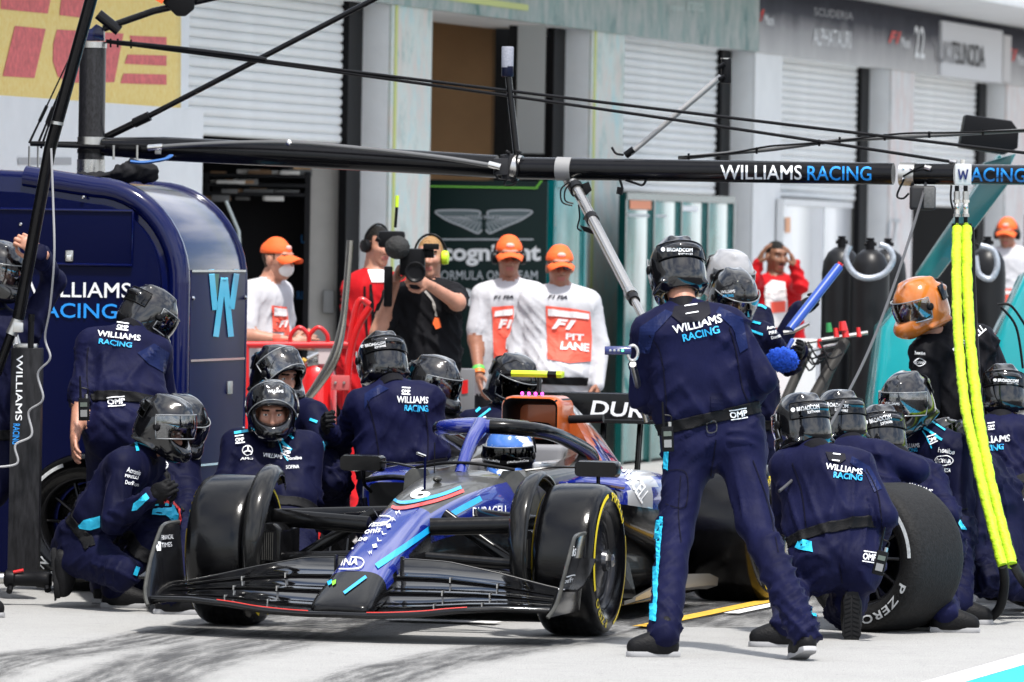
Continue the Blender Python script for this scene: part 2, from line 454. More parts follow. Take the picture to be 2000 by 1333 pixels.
# concrete of the pit lane, broomed across, with stains
Mg, n, b = node_mat('pit_concrete')
co = n.nodes.new('ShaderNodeTexCoord').outputs['Object']
fine = noise(n, co, 130, 3, 0.7); broad = noise(n, co, 1.3, 8, 0.65); brush = noise(n, co, 9, 5, 0.65, st=(0.6, 7, 1))
spots = noise(n, co, 26, 2, 0.5)
base = ramp(n, broad, [(0.3, (0.232, 0.23, 0.224)), (0.7, (0.361, 0.359, 0.348))])
c1 = mixc(n, 0.55, base, ramp(n, brush, [(0.32, (0.16, 0.158, 0.154)), (0.65, (0.43, 0.427, 0.417))]))
c2 = mixc(n, 0.55, c1, ramp(n, fine, [(0.35, (0.10, 0.10, 0.10)), (0.62, (0.473, 0.47, 0.46))]))
cst = noise(n, co, 5.5, 7, 0.75, loc=(4, 7, 1)); c2 = mixc(n, ramp(n, cst, [(0.55, (0, 0, 0)), (0.75, (0.30, 0.30, 0.30))]), c2, (0.10, 0.10, 0.10))
c3 = mixc(n, ramp(n, spots, [(0.66, (0, 0, 0)), (0.72, (0.6, 0.6, 0.6))]), c2, (0.12, 0.12, 0.12))
n.links.new(c3, b.inputs['Base Color']); b.inputs['Roughness'].default_value = 0.85
bn = n.nodes.new('ShaderNodeBump'); bn.inputs['Strength'].default_value = 0.35; bn.inputs['Distance'].default_value = 0.01
n.links.new(fine, bn.inputs['Height']); n.links.new(bn.outputs[0], b.inputs['Normal'])
gg = G(); gg.add([(-900, -200, 0), (900, -200, 0), (900, 1500, 0), (-900, 1500, 0)], [(0, 1, 2, 3)])
ground = gg.build('ground', Mg, smooth=0); tag(ground, kind='structure')

# rubber laid down by tyres
Mr, n, b = node_mat('rubber_marks')
uvc = n.nodes.new('ShaderNodeTexCoord'); uv = uvc.outputs['UV']; co = uvc.outputs['Object']
sep = n.nodes.new('ShaderNodeSeparateXYZ'); n.links.new(uv, sep.inputs[0])
grain = noise(n, co, 60, 5, 0.8, st=(0.7, 3.0, 1)); strk = noise(n, uv, 10, 5, 0.7, st=(1.4, 0.12, 1)); broad = noise(n, co, 1.8, 6, 0.7)
ed = ramp(n, sep.outputs[0], [(0.0, (0, 0, 0)), (0.22, (1, 1, 1)), (0.72, (1, 1, 1)), (1.0, (0, 0, 0))])
ml = n.nodes.new('ShaderNodeMath'); ml.operation = 'MULTIPLY'; n.links.new(ed, ml.inputs[0])
n.links.new(ramp(n, strk, [(0.30, (0.05, 0.05, 0.05)), (0.66, (1, 1, 1))]), ml.inputs[1])
ad = n.nodes.new('ShaderNodeMath'); ad.operation = 'ADD'; n.links.new(ml.outputs[0], ad.inputs[0]); n.links.new(ramp(n, grain, [(0.36, (0, 0, 0)), (0.64, (1, 1, 1))]), ad.inputs[1])
ad2 = n.nodes.new('ShaderNodeMath'); ad2.operation = 'ADD'; n.links.new(ad.outputs[0], ad2.inputs[0]); n.links.new(broad, ad2.inputs[1])
sc_ = n.nodes.new('ShaderNodeMath'); sc_.operation = 'MULTIPLY'; sc_.inputs[1].default_value = 0.46
n.links.new(ad2.outputs[0], sc_.inputs[0])
n.links.new(ramp(n, sc_.outputs[0], [(0.56, (0, 0, 0)), (0.98, (0.96, 0.96, 0.96))]), b.inputs['Alpha'])
b.inputs['Base Color'].default_value = (0.035, 0.035, 0.037, 1); b.inputs['Roughness'].default_value = 0.8
def strip(name, pts, w, z, mt, label=None):
    pts = spline([Vector((p[0], p[1], z)) for p in pts], 14); vs_, uvs = [], []; acc = 0
    for i, p in enumerate(pts):
        d = (pts[min(i + 1, len(pts) - 1)] - pts[max(i - 1, 0)]).normalized(); s_ = Vector((-d.y, d.x, 0)); s_.z = 0
        ww = w if not isinstance(w, tuple) else w[0] + (w[1] - w[0]) * i / (len(pts) - 1)
        if i: acc += (p - pts[i - 1]).length
        vs_ += [p + s_ * ww / 2, p - s_ * ww / 2]; uvs += [(0, acc), (1, acc)]
    me = bpy.data.meshes.new(name); fs_ = [(2 * i, 2 * i + 1, 2 * i + 3, 2 * i + 2) for i in range(len(pts) - 1)]
    me.from_pydata([tuple(v) for v in vs_], [], fs_); ul = me.uv_layers.new(name='UVMap')
    for l in me.loops: ul.data[l.index].uv = uvs[l.vertex_index]
    if me.polygons[0].normal.z < 0: me.flip_normals()
    o = link_mesh(name, me, mt, smooth=0); tag(o, kind='structure'); return o
g2 = lambda px, py: GR(px, py)
LA = g2(452, 1216); RA = g2(1128, 1246)
strip('rubber_marks', [g2(-260, 1400), g2(0, 1298), g2(220, 1262), LA + U * 0.2, LA + U * 2.0, LA + U * 6, LA + U * 14], (0.55, 0.50), 0.004, Mr)
strip('rubber_marks', [g2(330, 1500), g2(700, 1338), g2(900, 1285), RA + U * 0.1, RA + U * 2, RA + U * 6, RA + U * 14], (0.62, 0.55), 0.005, Mr)
strip('rubber_marks', [g2(60, 1420), g2(330, 1300), g2(560, 1246), LA + U * 1.5 - V * 0.45, LA + U * 4 - V * 0.5, LA + U * 9 - V * 0.5], 0.75, 0.008, Mr)
strip('rubber_marks', [RA + U * 1.2 - V * 0.25, RA + U * 3.4 - V * 0.1, RA + U * 6, RA + U * 16], 1.2, 0.009, Mr)
strip('rubber_marks', [LA + U * 2.0 - V * 0.8, LA + U * 5 - V * 0.8, LA + U * 14 - V * 0.8], 1.3, 0.010, Mr)
# painted lines
M_yline = mat('yellow_line_paint', (0.62, 0.36, 0.03), 0.75, var=0.3, vscale=26, bump=0.1, bscale=90)
M_wline = mat('white_line_paint', (0.76, 0.76, 0.75), 0.7, var=0.12, vscale=18)
M_bpaint = mat('blue_ground_paint', (0.01, 0.40, 0.66), 0.7, var=0.12, vscale=6)
y0 = g2(1268, 1226); strip('yellow_line', [y0, y0 + U * 3.0, y0 + U * 30], 0.10, 0.013, M_yline)
strip('white_line', [y0 + U * 1.3 - V * 0.11, y0 + U * 1.9 - V * 0.11, y0 + U * 2.6 - V * 0.11], 0.08, 0.013, M_wline)
q0 = g2(760, 1214); strip('white_line', [q0, q0 - V * 0.28, q0 - V * 0.55], 0.16, 0.013, M_wline)
w0 = g2(1850, 1333); strip('white_line', [w0 - U * 20 , w0, w0 + U * 40], 0.16, 0.006, M_wline)
w1 = w0 - V * 0.78; strip('painted_run_off', [w1 - U * 20, w1, w1 + U * 40], 1.4, 0.004, M_bpaint)
M_asph = mat('fast_lane_asphalt', (0.045, 0.045, 0.047), 0.85, var=0.25, vscale=3, bump=0.4, bscale=120)
w2 = w0 - V * 31.48; strip('fast_lane', [w2 - U * 80, w2, w2 + U * 200], 60.0, 0.004, M_asph)

# ================================================================== pit building
B0 = P(750, 600, 54.0); B0.z = 0
PITCH, PW = 6.18, 1.16
def B(u, v, z): return B0 + U * u + V * v + ZZ * z
BAX = (U, V, ZZ)
def mural(name, cols, yl=None):
    M, n, b = node_mat(name); co = n.nodes.new('ShaderNodeTexCoord').outputs['Object']
    a = noise(n, co, 1.6, 8, 0.72); c = noise(n, co, 5.0, 6, 0.7, st=(1, 1, 0.5), loc=(3, 1, 2))
    n.links.new(mixc(n, ramp(n, c, [(0.42, (0, 0, 0)), (0.62, (1, 1, 1))]), ramp(n, a, [(0.34, cols[0]), (0.5, cols[1]), (0.66, cols[2])]), cols[3]), b.inputs['Base Color'])
    b.inputs['Roughness'].default_value = 0.8; b.inputs['Specular IOR Level'].default_value = 0.05; return M
M_mur = mural('mural_green', [(0.36, 0.50, 0.48), (0.68, 0.74, 0.70), (0.48, 0.70, 0.72), (0.72, 0.66, 0.61)])
M_mur2 = mural('mural_grey', [(0.55, 0.57, 0.58), (0.78, 0.78, 0.78), (0.68, 0.67, 0.68), (0.74, 0.64, 0.62)])
M_fasg = mural('fascia_green', [(0.14, 0.24, 0.23), (0.34, 0.42, 0.40), (0.26, 0.38, 0.36), (0.48, 0.50, 0.48)])
# printed banner: dark band fading to pale towards its lower edge
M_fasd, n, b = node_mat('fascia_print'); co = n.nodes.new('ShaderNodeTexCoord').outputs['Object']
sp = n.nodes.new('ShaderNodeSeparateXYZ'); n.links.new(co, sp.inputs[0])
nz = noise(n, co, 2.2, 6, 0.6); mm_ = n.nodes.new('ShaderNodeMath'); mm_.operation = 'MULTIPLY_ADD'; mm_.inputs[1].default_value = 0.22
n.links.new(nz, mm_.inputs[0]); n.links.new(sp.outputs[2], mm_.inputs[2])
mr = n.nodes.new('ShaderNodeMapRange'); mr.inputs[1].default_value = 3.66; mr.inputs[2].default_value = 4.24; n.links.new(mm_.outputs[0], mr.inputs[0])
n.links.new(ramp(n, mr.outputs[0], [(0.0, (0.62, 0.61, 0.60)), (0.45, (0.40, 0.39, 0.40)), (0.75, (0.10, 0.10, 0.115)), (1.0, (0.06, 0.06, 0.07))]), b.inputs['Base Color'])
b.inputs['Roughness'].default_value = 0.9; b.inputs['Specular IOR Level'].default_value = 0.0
M_slat = mat('shutter_slat', (0.84, 0.85, 0.85), 0.42, metal=0.0, var=0.05, vscale=2)
M_rail = mat('door_rail', (0.005, 0.005, 0.006), 0.5)

bld = root('pit_building', B(0, 0, 0), 'white pit garage building with roller shutters and printed fascia behind the crew', 'building')
slat_me = None
for k in range(-2, 8):
    u0 = k * PITCH
    G().box(B(u0 + PW / 2, 0.15, 1.8), (PW, 0.3, 3.6), BAX).build('pillar', M_wall, bld, bevel=0.01)
    if k >= 0:
        mt = M_mur if k in (0, 1) else (M_white if k == 2 else M_mur2)
        p_ = G().box(B(u0 + PW / 2, -0.012, 1.8), (PW - 0.01, 0.02, 3.59), BAX).build('mural_panel', mt, bld)
        if k in (0, 1):
            G().box(B(u0 + 0.12, -0.026, 1.8), (0.07, 0.006, 3.58), BAX).build('printed_line', mat('lime_line', (0.55, 0.60, 0.18), 0.5), p_)
    ua, ub = u0 + PW, u0 + PITCH       # the opening after this pillar
    zb = {-2: 2.54, -1: 2.54, 0: None, 1: 2.27, 2: 2.27, 3: 2.25, 4: 2.2, 5: 2.2, 6: 2.2}.get(k)
    if k < 7:
        G().box(B(ub - 0.19, 0.23, 1.8), (0.38, 0.06, 3.6), BAX).build('door_rail', M_rail, bld)
    if zb:
        sh = G().box(B((ua + ub - 0.38) / 2, 0.29, (zb + 3.6) / 2 + 0.03), (ub - ua - 0.42, 0.02, 3.6 - zb), BAX).build('roller_shutter', mat('shutter_backing', (0.30, 0.31, 0.31), 0.6), bld)
        nsl = int((3.6 - zb) / 0.068)
        if slat_me is None:
            ln = PITCH - PW - 0.40; sg = G()
            prof = [(-0.014, -0.033), (-0.030, -0.020), (-0.034, 0.0), (-0.030, 0.020), (-0.014, 0.033), (0.0, 0.033), (0.0, -0.033)]
            sg.prism([V * a + ZZ * c - U * ln / 2 for a, c in prof], U * ln); slat_me = sg.mesh('slat'); slat_me.materials.append(M_slat); slat_me.shade_smooth(); slat_me.set_sharp_from_angle(angle=R(50))
        for j in range(nsl + 1):
            s_ = bpy.data.objects.new('slat', slat_me); COL.objects.link(s_); s_.parent = sh
            s_.location = B((ua + ub - 0.38) / 2, 0.275, zb + 0.033 + j * 0.068) - wm(sh).translation
    # lintel above the opening
    if k < 7:
        G().box(B((ua + ub) / 2, 0.45, 3.9), (PITCH - PW - 0.004, 0.86, 0.6), BAX).build('lintel', M_wall, bld)
# fascia
fg = G().box(B(4.4, -0.03, 3.9), (15.9, 0.05, 0.62), BAX).build('fascia_panel', M_fasg, bld)
G().box(B(2.2, -0.062, 3.70), (3.4, 0.008, 0.05), BAX).build('printed_line', MATS['lime_line'], fg)
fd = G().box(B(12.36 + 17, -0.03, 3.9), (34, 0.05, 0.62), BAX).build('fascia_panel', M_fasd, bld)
t0 = (lambda x: (54 * 3924 / (4674 - x) - 54) / math.cos(THETA))
ua, ub = t0(1813), t0(1932)
wp = G().box(B((ua + ub) / 2, -0.075, 3.87), (ub - ua, 0.03, 0.56), BAX).build('name_board', mat('pale_print', (0.66, 0.66, 0.68), 0.5), bld)
ua, ub = t0(1936), t0(1950)
G().box(B((ua + ub) / 2, -0.075, 3.86), (ub - ua, 0.02, 0.5), BAX).build('number_board', mat('pale_print2', (0.6, 0.58, 0.58), 0.5), bld)
G().box(B(20, -0.65, 4.32), (90, 1.3, 0.2), BAX).build('canopy', M_white, bld, bevel=0.01)
G().box(B(20, 2.5, 4.6), (90, 5.0, 0.76), BAX).build('roof_slab', M_wall, bld)
T = [fd, wp]
text_on('YUKI', (1822, 122), (1858, 125), 40, T, mat('grey_print', (0.30, 0.30, 0.32), 0.5), bld, up=(0, -42), off=0.012, jump=4)
text_on('TSUNODA', (1858, 125), (1922, 134), 44, T, mat('black_print', (0.02, 0.02, 0.022), 0.5), bld, up=(0, -44), off=0.012, jump=4)
text_on('22', (1784, 112), (1804, 116), 60, [fd], M_tlet, bld, up=(0, -62), off=0.012, jump=4)
text_on('SCUDERIA', (1588, 30), (1664, 40), 14, [fd], mat('grey_print2', (0.35, 0.35, 0.37), 0.5), bld, up=(0, -15), off=0.012, jump=4, bold=0)
text_on('ALPHATAURI', (1586, 88), (1660, 96), 32, [fd], M_tlet, bld, up=(0, -34), off=0.012, jump=4)
for x_, y_ in ((1466, 40), (1733, 84), (1960, 118)):
    text_on('F1', (x_, y_), (x_ + 23, y_ + 3), 22, [fd], mat('red_print', (0.72, 0.03, 0.02), 0.5), bld, up=(2, -24), off=0.012, jump=4, bold=0.03, italic=0.3)
    text_on('Miami', (x_ + 25, y_ + 8), (x_ + 43, y_ + 11), 18, [fd], M_tlet, bld, up=(0, -20), off=0.012, jump=4)
text_on('cognizant', (1306, 22), (1332, 25), 14, [fg], mat('pale_green', (0.5, 0.6, 0.57), .5), bld, up=(0, -14), off=0.012, jump=4)
text_on('aramco', (1340, 20), (1372, 24), 18, [fg], MATS['pale_green'], bld, up=(0, -18), off=0.012, jump=4)
# garage interiors
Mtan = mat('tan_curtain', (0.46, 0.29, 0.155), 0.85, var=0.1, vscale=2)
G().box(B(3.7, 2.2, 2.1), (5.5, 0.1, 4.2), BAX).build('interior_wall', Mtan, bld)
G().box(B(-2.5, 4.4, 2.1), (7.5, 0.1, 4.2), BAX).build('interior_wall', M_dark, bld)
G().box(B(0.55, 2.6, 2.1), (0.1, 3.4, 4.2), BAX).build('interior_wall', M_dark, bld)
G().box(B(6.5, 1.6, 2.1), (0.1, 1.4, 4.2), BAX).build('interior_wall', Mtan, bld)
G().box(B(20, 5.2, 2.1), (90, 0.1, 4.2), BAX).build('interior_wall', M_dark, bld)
G().box(P(1037, 175, 57.5), (0.225, 0.06, 1.02)).build('interior_panel', mat('grey_panel', (0.34, 0.34, 0.33), 0.7), bld)
G().box(P(1001, 175, 57.6), (0.07, 0.06, 1.02)).build('interior_panel', M_black, bld)

# partition and fittings in the open garage on the left
prt = root('garage_partition', P(632, 990, 53.9), 'pale grey partition panel with switch box in the open dark garage', 'partition')
G().box(P(632, 600, 53.9), (0.225, 0.12, 2.45)).build('panel', mat('partition_grey', (0.55, 0.53, 0.50), 0.6, var=0.05), prt, bevel=0.01)
G().box(P(642, 590, 53.8), (0.085, 0.06, 0.17)).build('switch_box', mat('grey_box', (0.30, 0.30, 0.30), 0.5), prt, bevel=0.01)
rk = root('equipment_shelf', P(500, 960, 54.0), 'dark equipment shelves with pale boxes deep in the open garage', 'shelf')
for zz in (344, 362, 380):
    G().box(P(500, zz, 54.0), (0.78, 0.5, 0.025)).build('shelf_board', M_dark, rk)
for i in range(26):
    a, z_ = random.uniform(410, 590), random.choice((338, 356, 374, 388))
    g_ = G().box(P(a, z_, 53.8 + random.random() * .2), (random.uniform(.08, .24), 0.2, random.uniform(.02, .05)))
    g_.build('storage_box', [mat('box_pale', (0.75, 0.73, 0.7), 0.6), mat('box_wood', (0.35, 0.2, 0.1), 0.6), mat('box_grey', (0.15, 0.15, 0.15), 0.6)][i % 3], rk, bevel=0.004)
for x_ in (402, 598):
    G().box(P(x_, 650, 54.0), (0.04, 0.45, 2.4)).build('upright', M_dark, rk)
sb = root('garage_backboard', P(560, 980, 54.5), 'black garage backboard with blue lettering beside the partition', 'board')
bb = G().box(P(500, 640, 54.5), (0.80, 0.04, 2.3)).build('board', M_dark, sb)
text_on('LE', (588, 475), (604, 475), 16, [bb], M_blet, sb); text_on('RIC', (580, 585), (602, 585), 16, [bb], M_blet, sb)
tsn = root('teal_sign_box', P(373, 990, 53.0), 'small teal sign panel at the garage corner above the blue cabinet', 'sign')
G().box(P(374, 358, 53.0), (0.155, 0.08, 0.27)).build('face', M_teal, tsn, bevel=0.006)
G().box(P(374, 372, 52.94), (0.11, 0.02, 0.12)).build('pale_panel', mat('pale_teal', (0.35, 0.55, 0.52), 0.5), tsn)
G().box(P(374, 700, 53.0), (0.05, 0.05, 2.3)).build('post', M_black, tsn)

# yellow banner with red blocks
Mban, n, b = node_mat('banner_cloth'); co = n.nodes.new('ShaderNodeTexCoord').outputs['Object']
n.links.new(ramp(n, noise(n, co, 26, 6, 0.7), [(0.3, (0.88, 0.62, 0.17)), (0.7, (0.94, 0.76, 0.31))]), b.inputs['Base Color']); b.inputs['Roughness'].default_value = 0.75
bn = n.nodes.new('ShaderNodeBump'); bn.inputs['Strength'].default_value = 0.4; bn.inputs['Distance'].default_value = 0.03
n.links.new(noise(n, co, 4, 5, 0.6), bn.inputs['Height']); n.links.new(bn.outputs[0], b.inputs['Normal'])
Mred2 = mat('banner_red', (0.72, 0.16, 0.16), 0.75, var=0.22, vscale=20)
ban = root('hanging_banner', P(160, 990, 46.5), 'yellow cloth banner printed with red blocks and stripes, top left', 'banner')
rows = []
for j in range(14):
    y = -70 + j * (302 + 70) / 13; row = []
    for i in range(40):
        t = i / 39; x_ = -160 + 513 * t; p = P(x_, y + (3 * math.sin(t * 9) if j == 13 else 0), 54 * 3924 / (4674 - x_) - 0.3)
        row.append(p + Vector((0, 0.012 * math.sin(t * 23 + j * 0.7) + 0.01 * math.sin(t * 7 - j), 0)))
    rows.append(row)
bc = G().rings(rows, close=False, cap=False).build('cloth', Mban, ban, smooth=180, fix=False)
md = bc.modifiers.new('thick', 'SOLIDIFY'); md.thickness = 0.003; md.offset = 0.0
for poly in ([(0, -40), (105, -40), (92, 27), (0, 18)], [(122, -40), (192, -40), (174, 37), (115, 30)],
             [(28, 51), (88, 57), (66, 153), (4, 149)],
             [(110, 58), (240, 66), (222, 161), (135, 162), (112, 150), (102, 120), (103, 85)],
             [(252, 70), (324, 73), (324, 92), (257, 89)], [(248, 107), (324, 109), (324, 129), (242, 125)], [(240, 144), (324, 146), (324, 166), (234, 163)]):
    patch_on(poly, [bc], Mred2, ban, 'red_print', step=20, off=0.005, jump=2)
# white wall under the banner with its small grey vent
wb = root('white_wall_panel', B(-8.6, -0.06, 0), 'white wall under the yellow banner with a grey vent', 'wall')
wpn = G().box(B(-8.6, -0.06, 1.35), (7.2, 0.08, 2.7), BAX).build('panel', M_white, wb)
patch_on([(34, 308), (138, 308), (138, 322), (34, 322)], [wpn], mat('vent_grey', (0.40, 0.40, 0.41), 0.6), wb, 'vent', step=40, jump=3)

# green team board with emblem
abd = root('team_board', P(947, 985, 56.5), 'dark green team board with winged emblem beside the marshals', 'board')
ab = G().box(P(945, 640, 56.5), (0.965, 0.08, 2.30)).build('panel', M_bgreen, abd, bevel=0.008)
G().box(P(945, 366, 56.44), (0.84, 0.02, 0.010)).build('lime_edge', mat('lime_strip', (0.20, 0.62, 0.06), 0.4), abd)
G().tube([P(1048, 366, 56.43), P(1058, 353, 56.43)], 0.008, 6).build('lime_edge', MATS['lime_strip'], abd)
M_silv = mat('silver_print', (0.42, 0.45, 0.48), 0.4)
T = [ab]
emb = []
for s_ in (-1, 1):
    cx = 945
    def e(x, y): return (cx + s_ * x, y)
    W_ = [e(8, 420), e(15, 411), e(90, 411), e(86, 421), e(70, 431), e(48, 440), e(22, 452), e(12, 456), e(5, 450), e(3, 438)]
    patch_on(W_ if s_ > 0 else W_[::-1], T, mat('emblem_dark', (0.09, 0.13, 0.14), 0.4), abd, 'emblem', off=0.004, step=14)
    stripe_on([e(8, 421), e(15, 412), e(90, 412), e(84, 423), e(66, 433), e(46, 441), e(22, 452), e(11, 456), e(4, 449)], 3.4, T, M_silv, abd, 'emblem', off=0.009)
    for k in range(9):
        t = k / 8; stripe_on([e(6 + 38 * (1 - t) * .9, 424 + 10 * t), e(14 + 70 * (1 - t), 453 - 30 * (1 - t))], 1.6, T, M_silv, abd, 'emblem', off=0.010)
patch_on([(901, 419), (989, 419), (989, 431), (901, 431)], T, mat('emblem_mid', (0.16, 0.20, 0.21), 0.4), abd, 'emblem', off=0.013, step=30)
text_on('ASTON MARTIN', (906, 429), (984, 429), 8, T, M_silv, abd, off=0.016, bold=0.02)
stripe_on([(862, 468), (1042, 468)], 3, T, M_silv, abd, 'printed_line')
text_on('cognizant', (862, 520), (1056, 520), 42, T, M_tlet, abd, bold=0.035)
text_on('FORMULA ONE TEAM', (852, 547), (1050, 547), 18, T, M_silv, abd, bold=0.005)
text_on('aramco', (862, 598), (1010, 598), 34, T, M_tlet, abd, bold=0.035)
for r in ((878, 682, 935, 742), (878, 770, 935, 786), (903, 742, 915, 770)):
    patch_on([(r[0], r[1]), (r[2], r[1]), (r[2], r[3]), (r[0], r[3])], T, M_tlet, abd, 'printed_block', step=30)
# teal screens beside it
def screen(label, x0, x1, y0, y1, Z0, Z1, mt, fr, panes=3):
    a, b_ = P(x0, y1, Z0), P(x1, y1, Z1); r = root('garage_screen', Vector((*(a.lerp(b_, .5))[:2], 0)), label, 'screen')
    top = P(x0, y0, Z0).z
    A = Vector((a.x, a.y, 0)); Bv = Vector((b_.x, b_.y, 0)); d = (Bv - A); L_ = d.length; d.normalize(); s_ = Vector((-d.y, d.x, 0))
    for i in range(panes):
        c = A + d * L_ * (i + .5) / panes
        G().box(c + ZZ * top / 2, (L_ / panes - 0.03, 0.03, top - 0.06), (d, s_, ZZ)).build('pane', mt, r, bevel=0.004)
    for i in range(panes + 1):
        c = A + d * L_ * i / panes; G().box(c + ZZ * top / 2, (0.05, 0.06, top), (d, s_, ZZ)).build('frame_post', fr, r)
    G().box(A.lerp(Bv, .5) + ZZ * (top - 0.03), (L_, 0.07, 0.06), (d, s_, ZZ)).build('frame_rail', fr, r)
    return r
M_tglass = mat('teal_glass', (0.07, 0.24, 0.235), 0.08, var=0.55, vscale=1.6, spec=0.8, coat=.5)
screen('narrow teal glass screen between the green board and mural pillar', 1068, 1128, 352, 985, 57.0, 57.6, M_tglass, M_teal, 1)
s1 = screen('wide teal glass screen across the garage behind the silver boom pole', 1207, 1418, 376, 970, 59.4, 63.0, M_tglass, M_tealdk, 4)
def panel_on(s_, poly, mt, nm): patch_on(poly, [c for c in s_.children if c.name.startswith('pane')], mt, s_, nm, off=0.01, step=20, jump=1.5)
panel_on(s1, [(1207, 390), (1270, 392), (1270, 410), (1207, 408)], mat('orange_sticker', (0.75, 0.25, 0.12), .5), 'sticker')
panel_on(s1, [(1330, 402), (1362, 404), (1362, 414), (1330, 412)], M_tlet, 'sticker')
panel_on(s1, [(1225, 418), (1300, 420), (1300, 425), (1225, 423)], M_silv, 'sticker')
s2 = screen('white glossy garage screen behind the man in red', 1515, 1740, 388, 930, 66.9, 75.2, mat('white_gloss_panel', (0.74, 0.75, 0.78), 0.25, coat=0.3), M_white, 3)
panel_on(s2, [(1532, 425), (1542, 425), (1542, 455), (1532, 455)], mat('pale_orange', (0.85, 0.4, 0.2), .5), 'sticker')
text_on('AT', (1722, 470), (1750, 474), 46, [c for c in s2.children if c.name.startswith('pane')] + [o for o in bld.children if o.name.startswith('mural')], M_silv, s2, off=0.01, jump=2)
# ================================================================== blue pit cabinet
M_cab = mat('cabinet_blue', (0.0018, 0.0045, 0.050), 0.15, coat=0.5, spec=0.15, var=0.06, vscale=3, bump=0.02, bscale=5)
M_cabd = mat('cabinet_blue_dark', (0.0010, 0.0024, 0.026), 0.3, coat=0.03, spec=0.06)
CB = P(352, 700, 38.5); CB.z = 0
def C(u, v, z): return CB + U * u + V * v + ZZ * z
cab = root('pit_cabinet', C(0.6, 0.6, 0), 'glossy dark blue pit cabinet with rounded shoulder and white and blue lettering', 'cabinet')
def cabprof(inset=0.0):
    p = [(inset, 0.03), (inset, 1.60)]
    for k in range(13):
        a = math.pi / 2 * k / 12; p.append((0.50 - (0.50 - inset) * math.cos(a), 1.60 + (0.53 - inset) * math.sin(a)))
    p += [(0.9, 2.185 - inset), (1.75 - inset, 2.21 - inset), (1.75 - inset, 0.03)]
    return p
DEP = 1.217
bodyc = G().prism([C(0.02, v, z) for v, z in cabprof()], U * (DEP - 0.02)).build('body', M_cab, cab, bevel=0.045, seg=4, smooth=35)
# rolled rim round the front
rim = G(); pr = cabprof(0.03)[:16]
rim.tube([C(0.05, v, z) for v, z in pr], 0.062, 12); rim.build('front_rim', M_cab, cab, smooth=60)
rim2 = G(); rim2.tube([C(DEP - 0.05, v, z) for v, z in cabprof(0.012)[:16]], 0.03, 10); rim2.build('rear_rim', M_cab, cab, smooth=60)
fpv = [(v, z) for v, z in cabprof(0.115)]
fp = G().prism([C(-0.012, v, z) for v, z in fpv], U * 0.03).build('front_panel', M_cabd, cab, bevel=0.006)
dz = [(0.27, 1.98), (1.31, 1.98), (1.31, 1.69), (0.27, 1.69)]
G().prism([C(-0.024, v, z) for v, z in dz], U * 0.012).build('flap_door', M_cabd, cab, bevel=0.02, seg=3)
def loop(nm, pts, r): G().tube([*pts, pts[0]], r, 8).build(nm, M_cab, cab)
loop('flap_seal', [C(-0.026, v, z) for v, z in dz], 0.008)
lt = G().box(C(-0.03, 0.62, 1.735), (0.012, 0.045, 0.06), BAX).build('latch', M_steel, cab, bevel=0.006)
G().box(C(-0.037, 0.62, 1.728), (0.008, 0.030, 0.030), BAX).build('latch_paddle', M_chrome, lt, bevel=0.003)
for v, z in ((0.13, 1.32), (0.13, 0.8), (0.55, 2.05), (1.05, 1.9), (0.9, 1.9)):
    G().ball(C(-0.022, v, z), 0.011, 8).build('bolt', M_chrome, cab)
# side door with the cut-out letter
sdp = G().box(C(0.63, -0.006, 0.86), (1.02, 0.02, 1.60), BAX).build('side_door', mat('cabinet_blue_side', (0.0018, 0.004, 0.040), 0.35, spec=0.08, var=.1), cab, bevel=0.008)
for u in (0.14, 1.11):
    for z in (1.52, 0.8): G().ball(C(u, -0.02, z), 0.014, 8).build('bolt', M_chrome, cab)
G().box(C(0.85, -0.02, 1.03), (0.09, 0.012, 0.07), BAX).build('side_latch', M_steel, cab, bevel=0.004)
for z in (1.665, 1.185, 0.62):
    G().box(C(0.63, -0.014, z), (1.0, 0.012, 0.012), BAX).build('trim_line', M_chrome, cab)
T = [bodyc, sdp, fp]
M_cy2 = mat('cyan_vinyl', (0.012, 0.46, 0.72), 0.3, coat=0.3)
patch_on([(409, 528), (428, 529), (424, 580), (414, 600)], T, mat('green_vinyl', (0.01, 0.10, 0.06), .3), cab, 'emblem', off=0.002, jump=.8)
for a, b_ in (((411.6, 527), (419, 606)), ((420.5, 658), (437, 530)), ((437, 530), (450, 658)), ((462, 527), (451, 604))):
    stripe_on([a, b_], 11, T, M_cy2, cab, 'emblem', off=0.004, jump=0.8)
text_on('WILLIAMS', (57, 580), (256, 583), 30, T, M_tlet, cab, bold=0.008, off=0.006)
text_on('RACING', (60, 620), (229, 623), 29, T, M_blet, cab, bold=0.008, off=0.006)
# black cloth bundle and blue strap lying on the cabinet
def blob(name, prims, h, mt, parent=None, amp=0.0, fq=40, origin=None, it=2, parent_world=True):
    v, q = sdf_mesh(prims, h); v = relax(v, q, it)
    if amp:
        nn = vnormals(v, q); w = np.sin(v[:, 0] * fq + 3 * np.sin(v[:, 2] * fq * .6)) * np.cos(v[:, 2] * fq * .8 + 2 * np.sin(v[:, 1] * fq * .5)); v = v + nn * (w * amp)[:, None]
    return link_mesh(name, np_mesh(name, v, q), mt, parent, 180, True, origin)
M_cloth = mat('black_cloth', (0.012, 0.012, 0.014), 0.75, bump=0.4, bscale=30)
blob('folded_cover', [('e', tuple(P(200, 346, 39.0)), (.17, .12, .025), None, .02), ('e', tuple(P(250, 338, 38.9)), (.09, .08, .05), None, .04), ('e', tuple(P(285, 338, 38.85)), (.07, .07, .055), None, .03), ('e', tuple(P(262, 325, 38.9)), (.05, .06, .04), None, .03)],
     0.012, M_cloth, None, 0.010, 70, P(230, 352, 38.9))
tag(bpy.data.objects['folded_cover'], 'crumpled black cloth cover lying on top of the blue cabinet', 'cover')
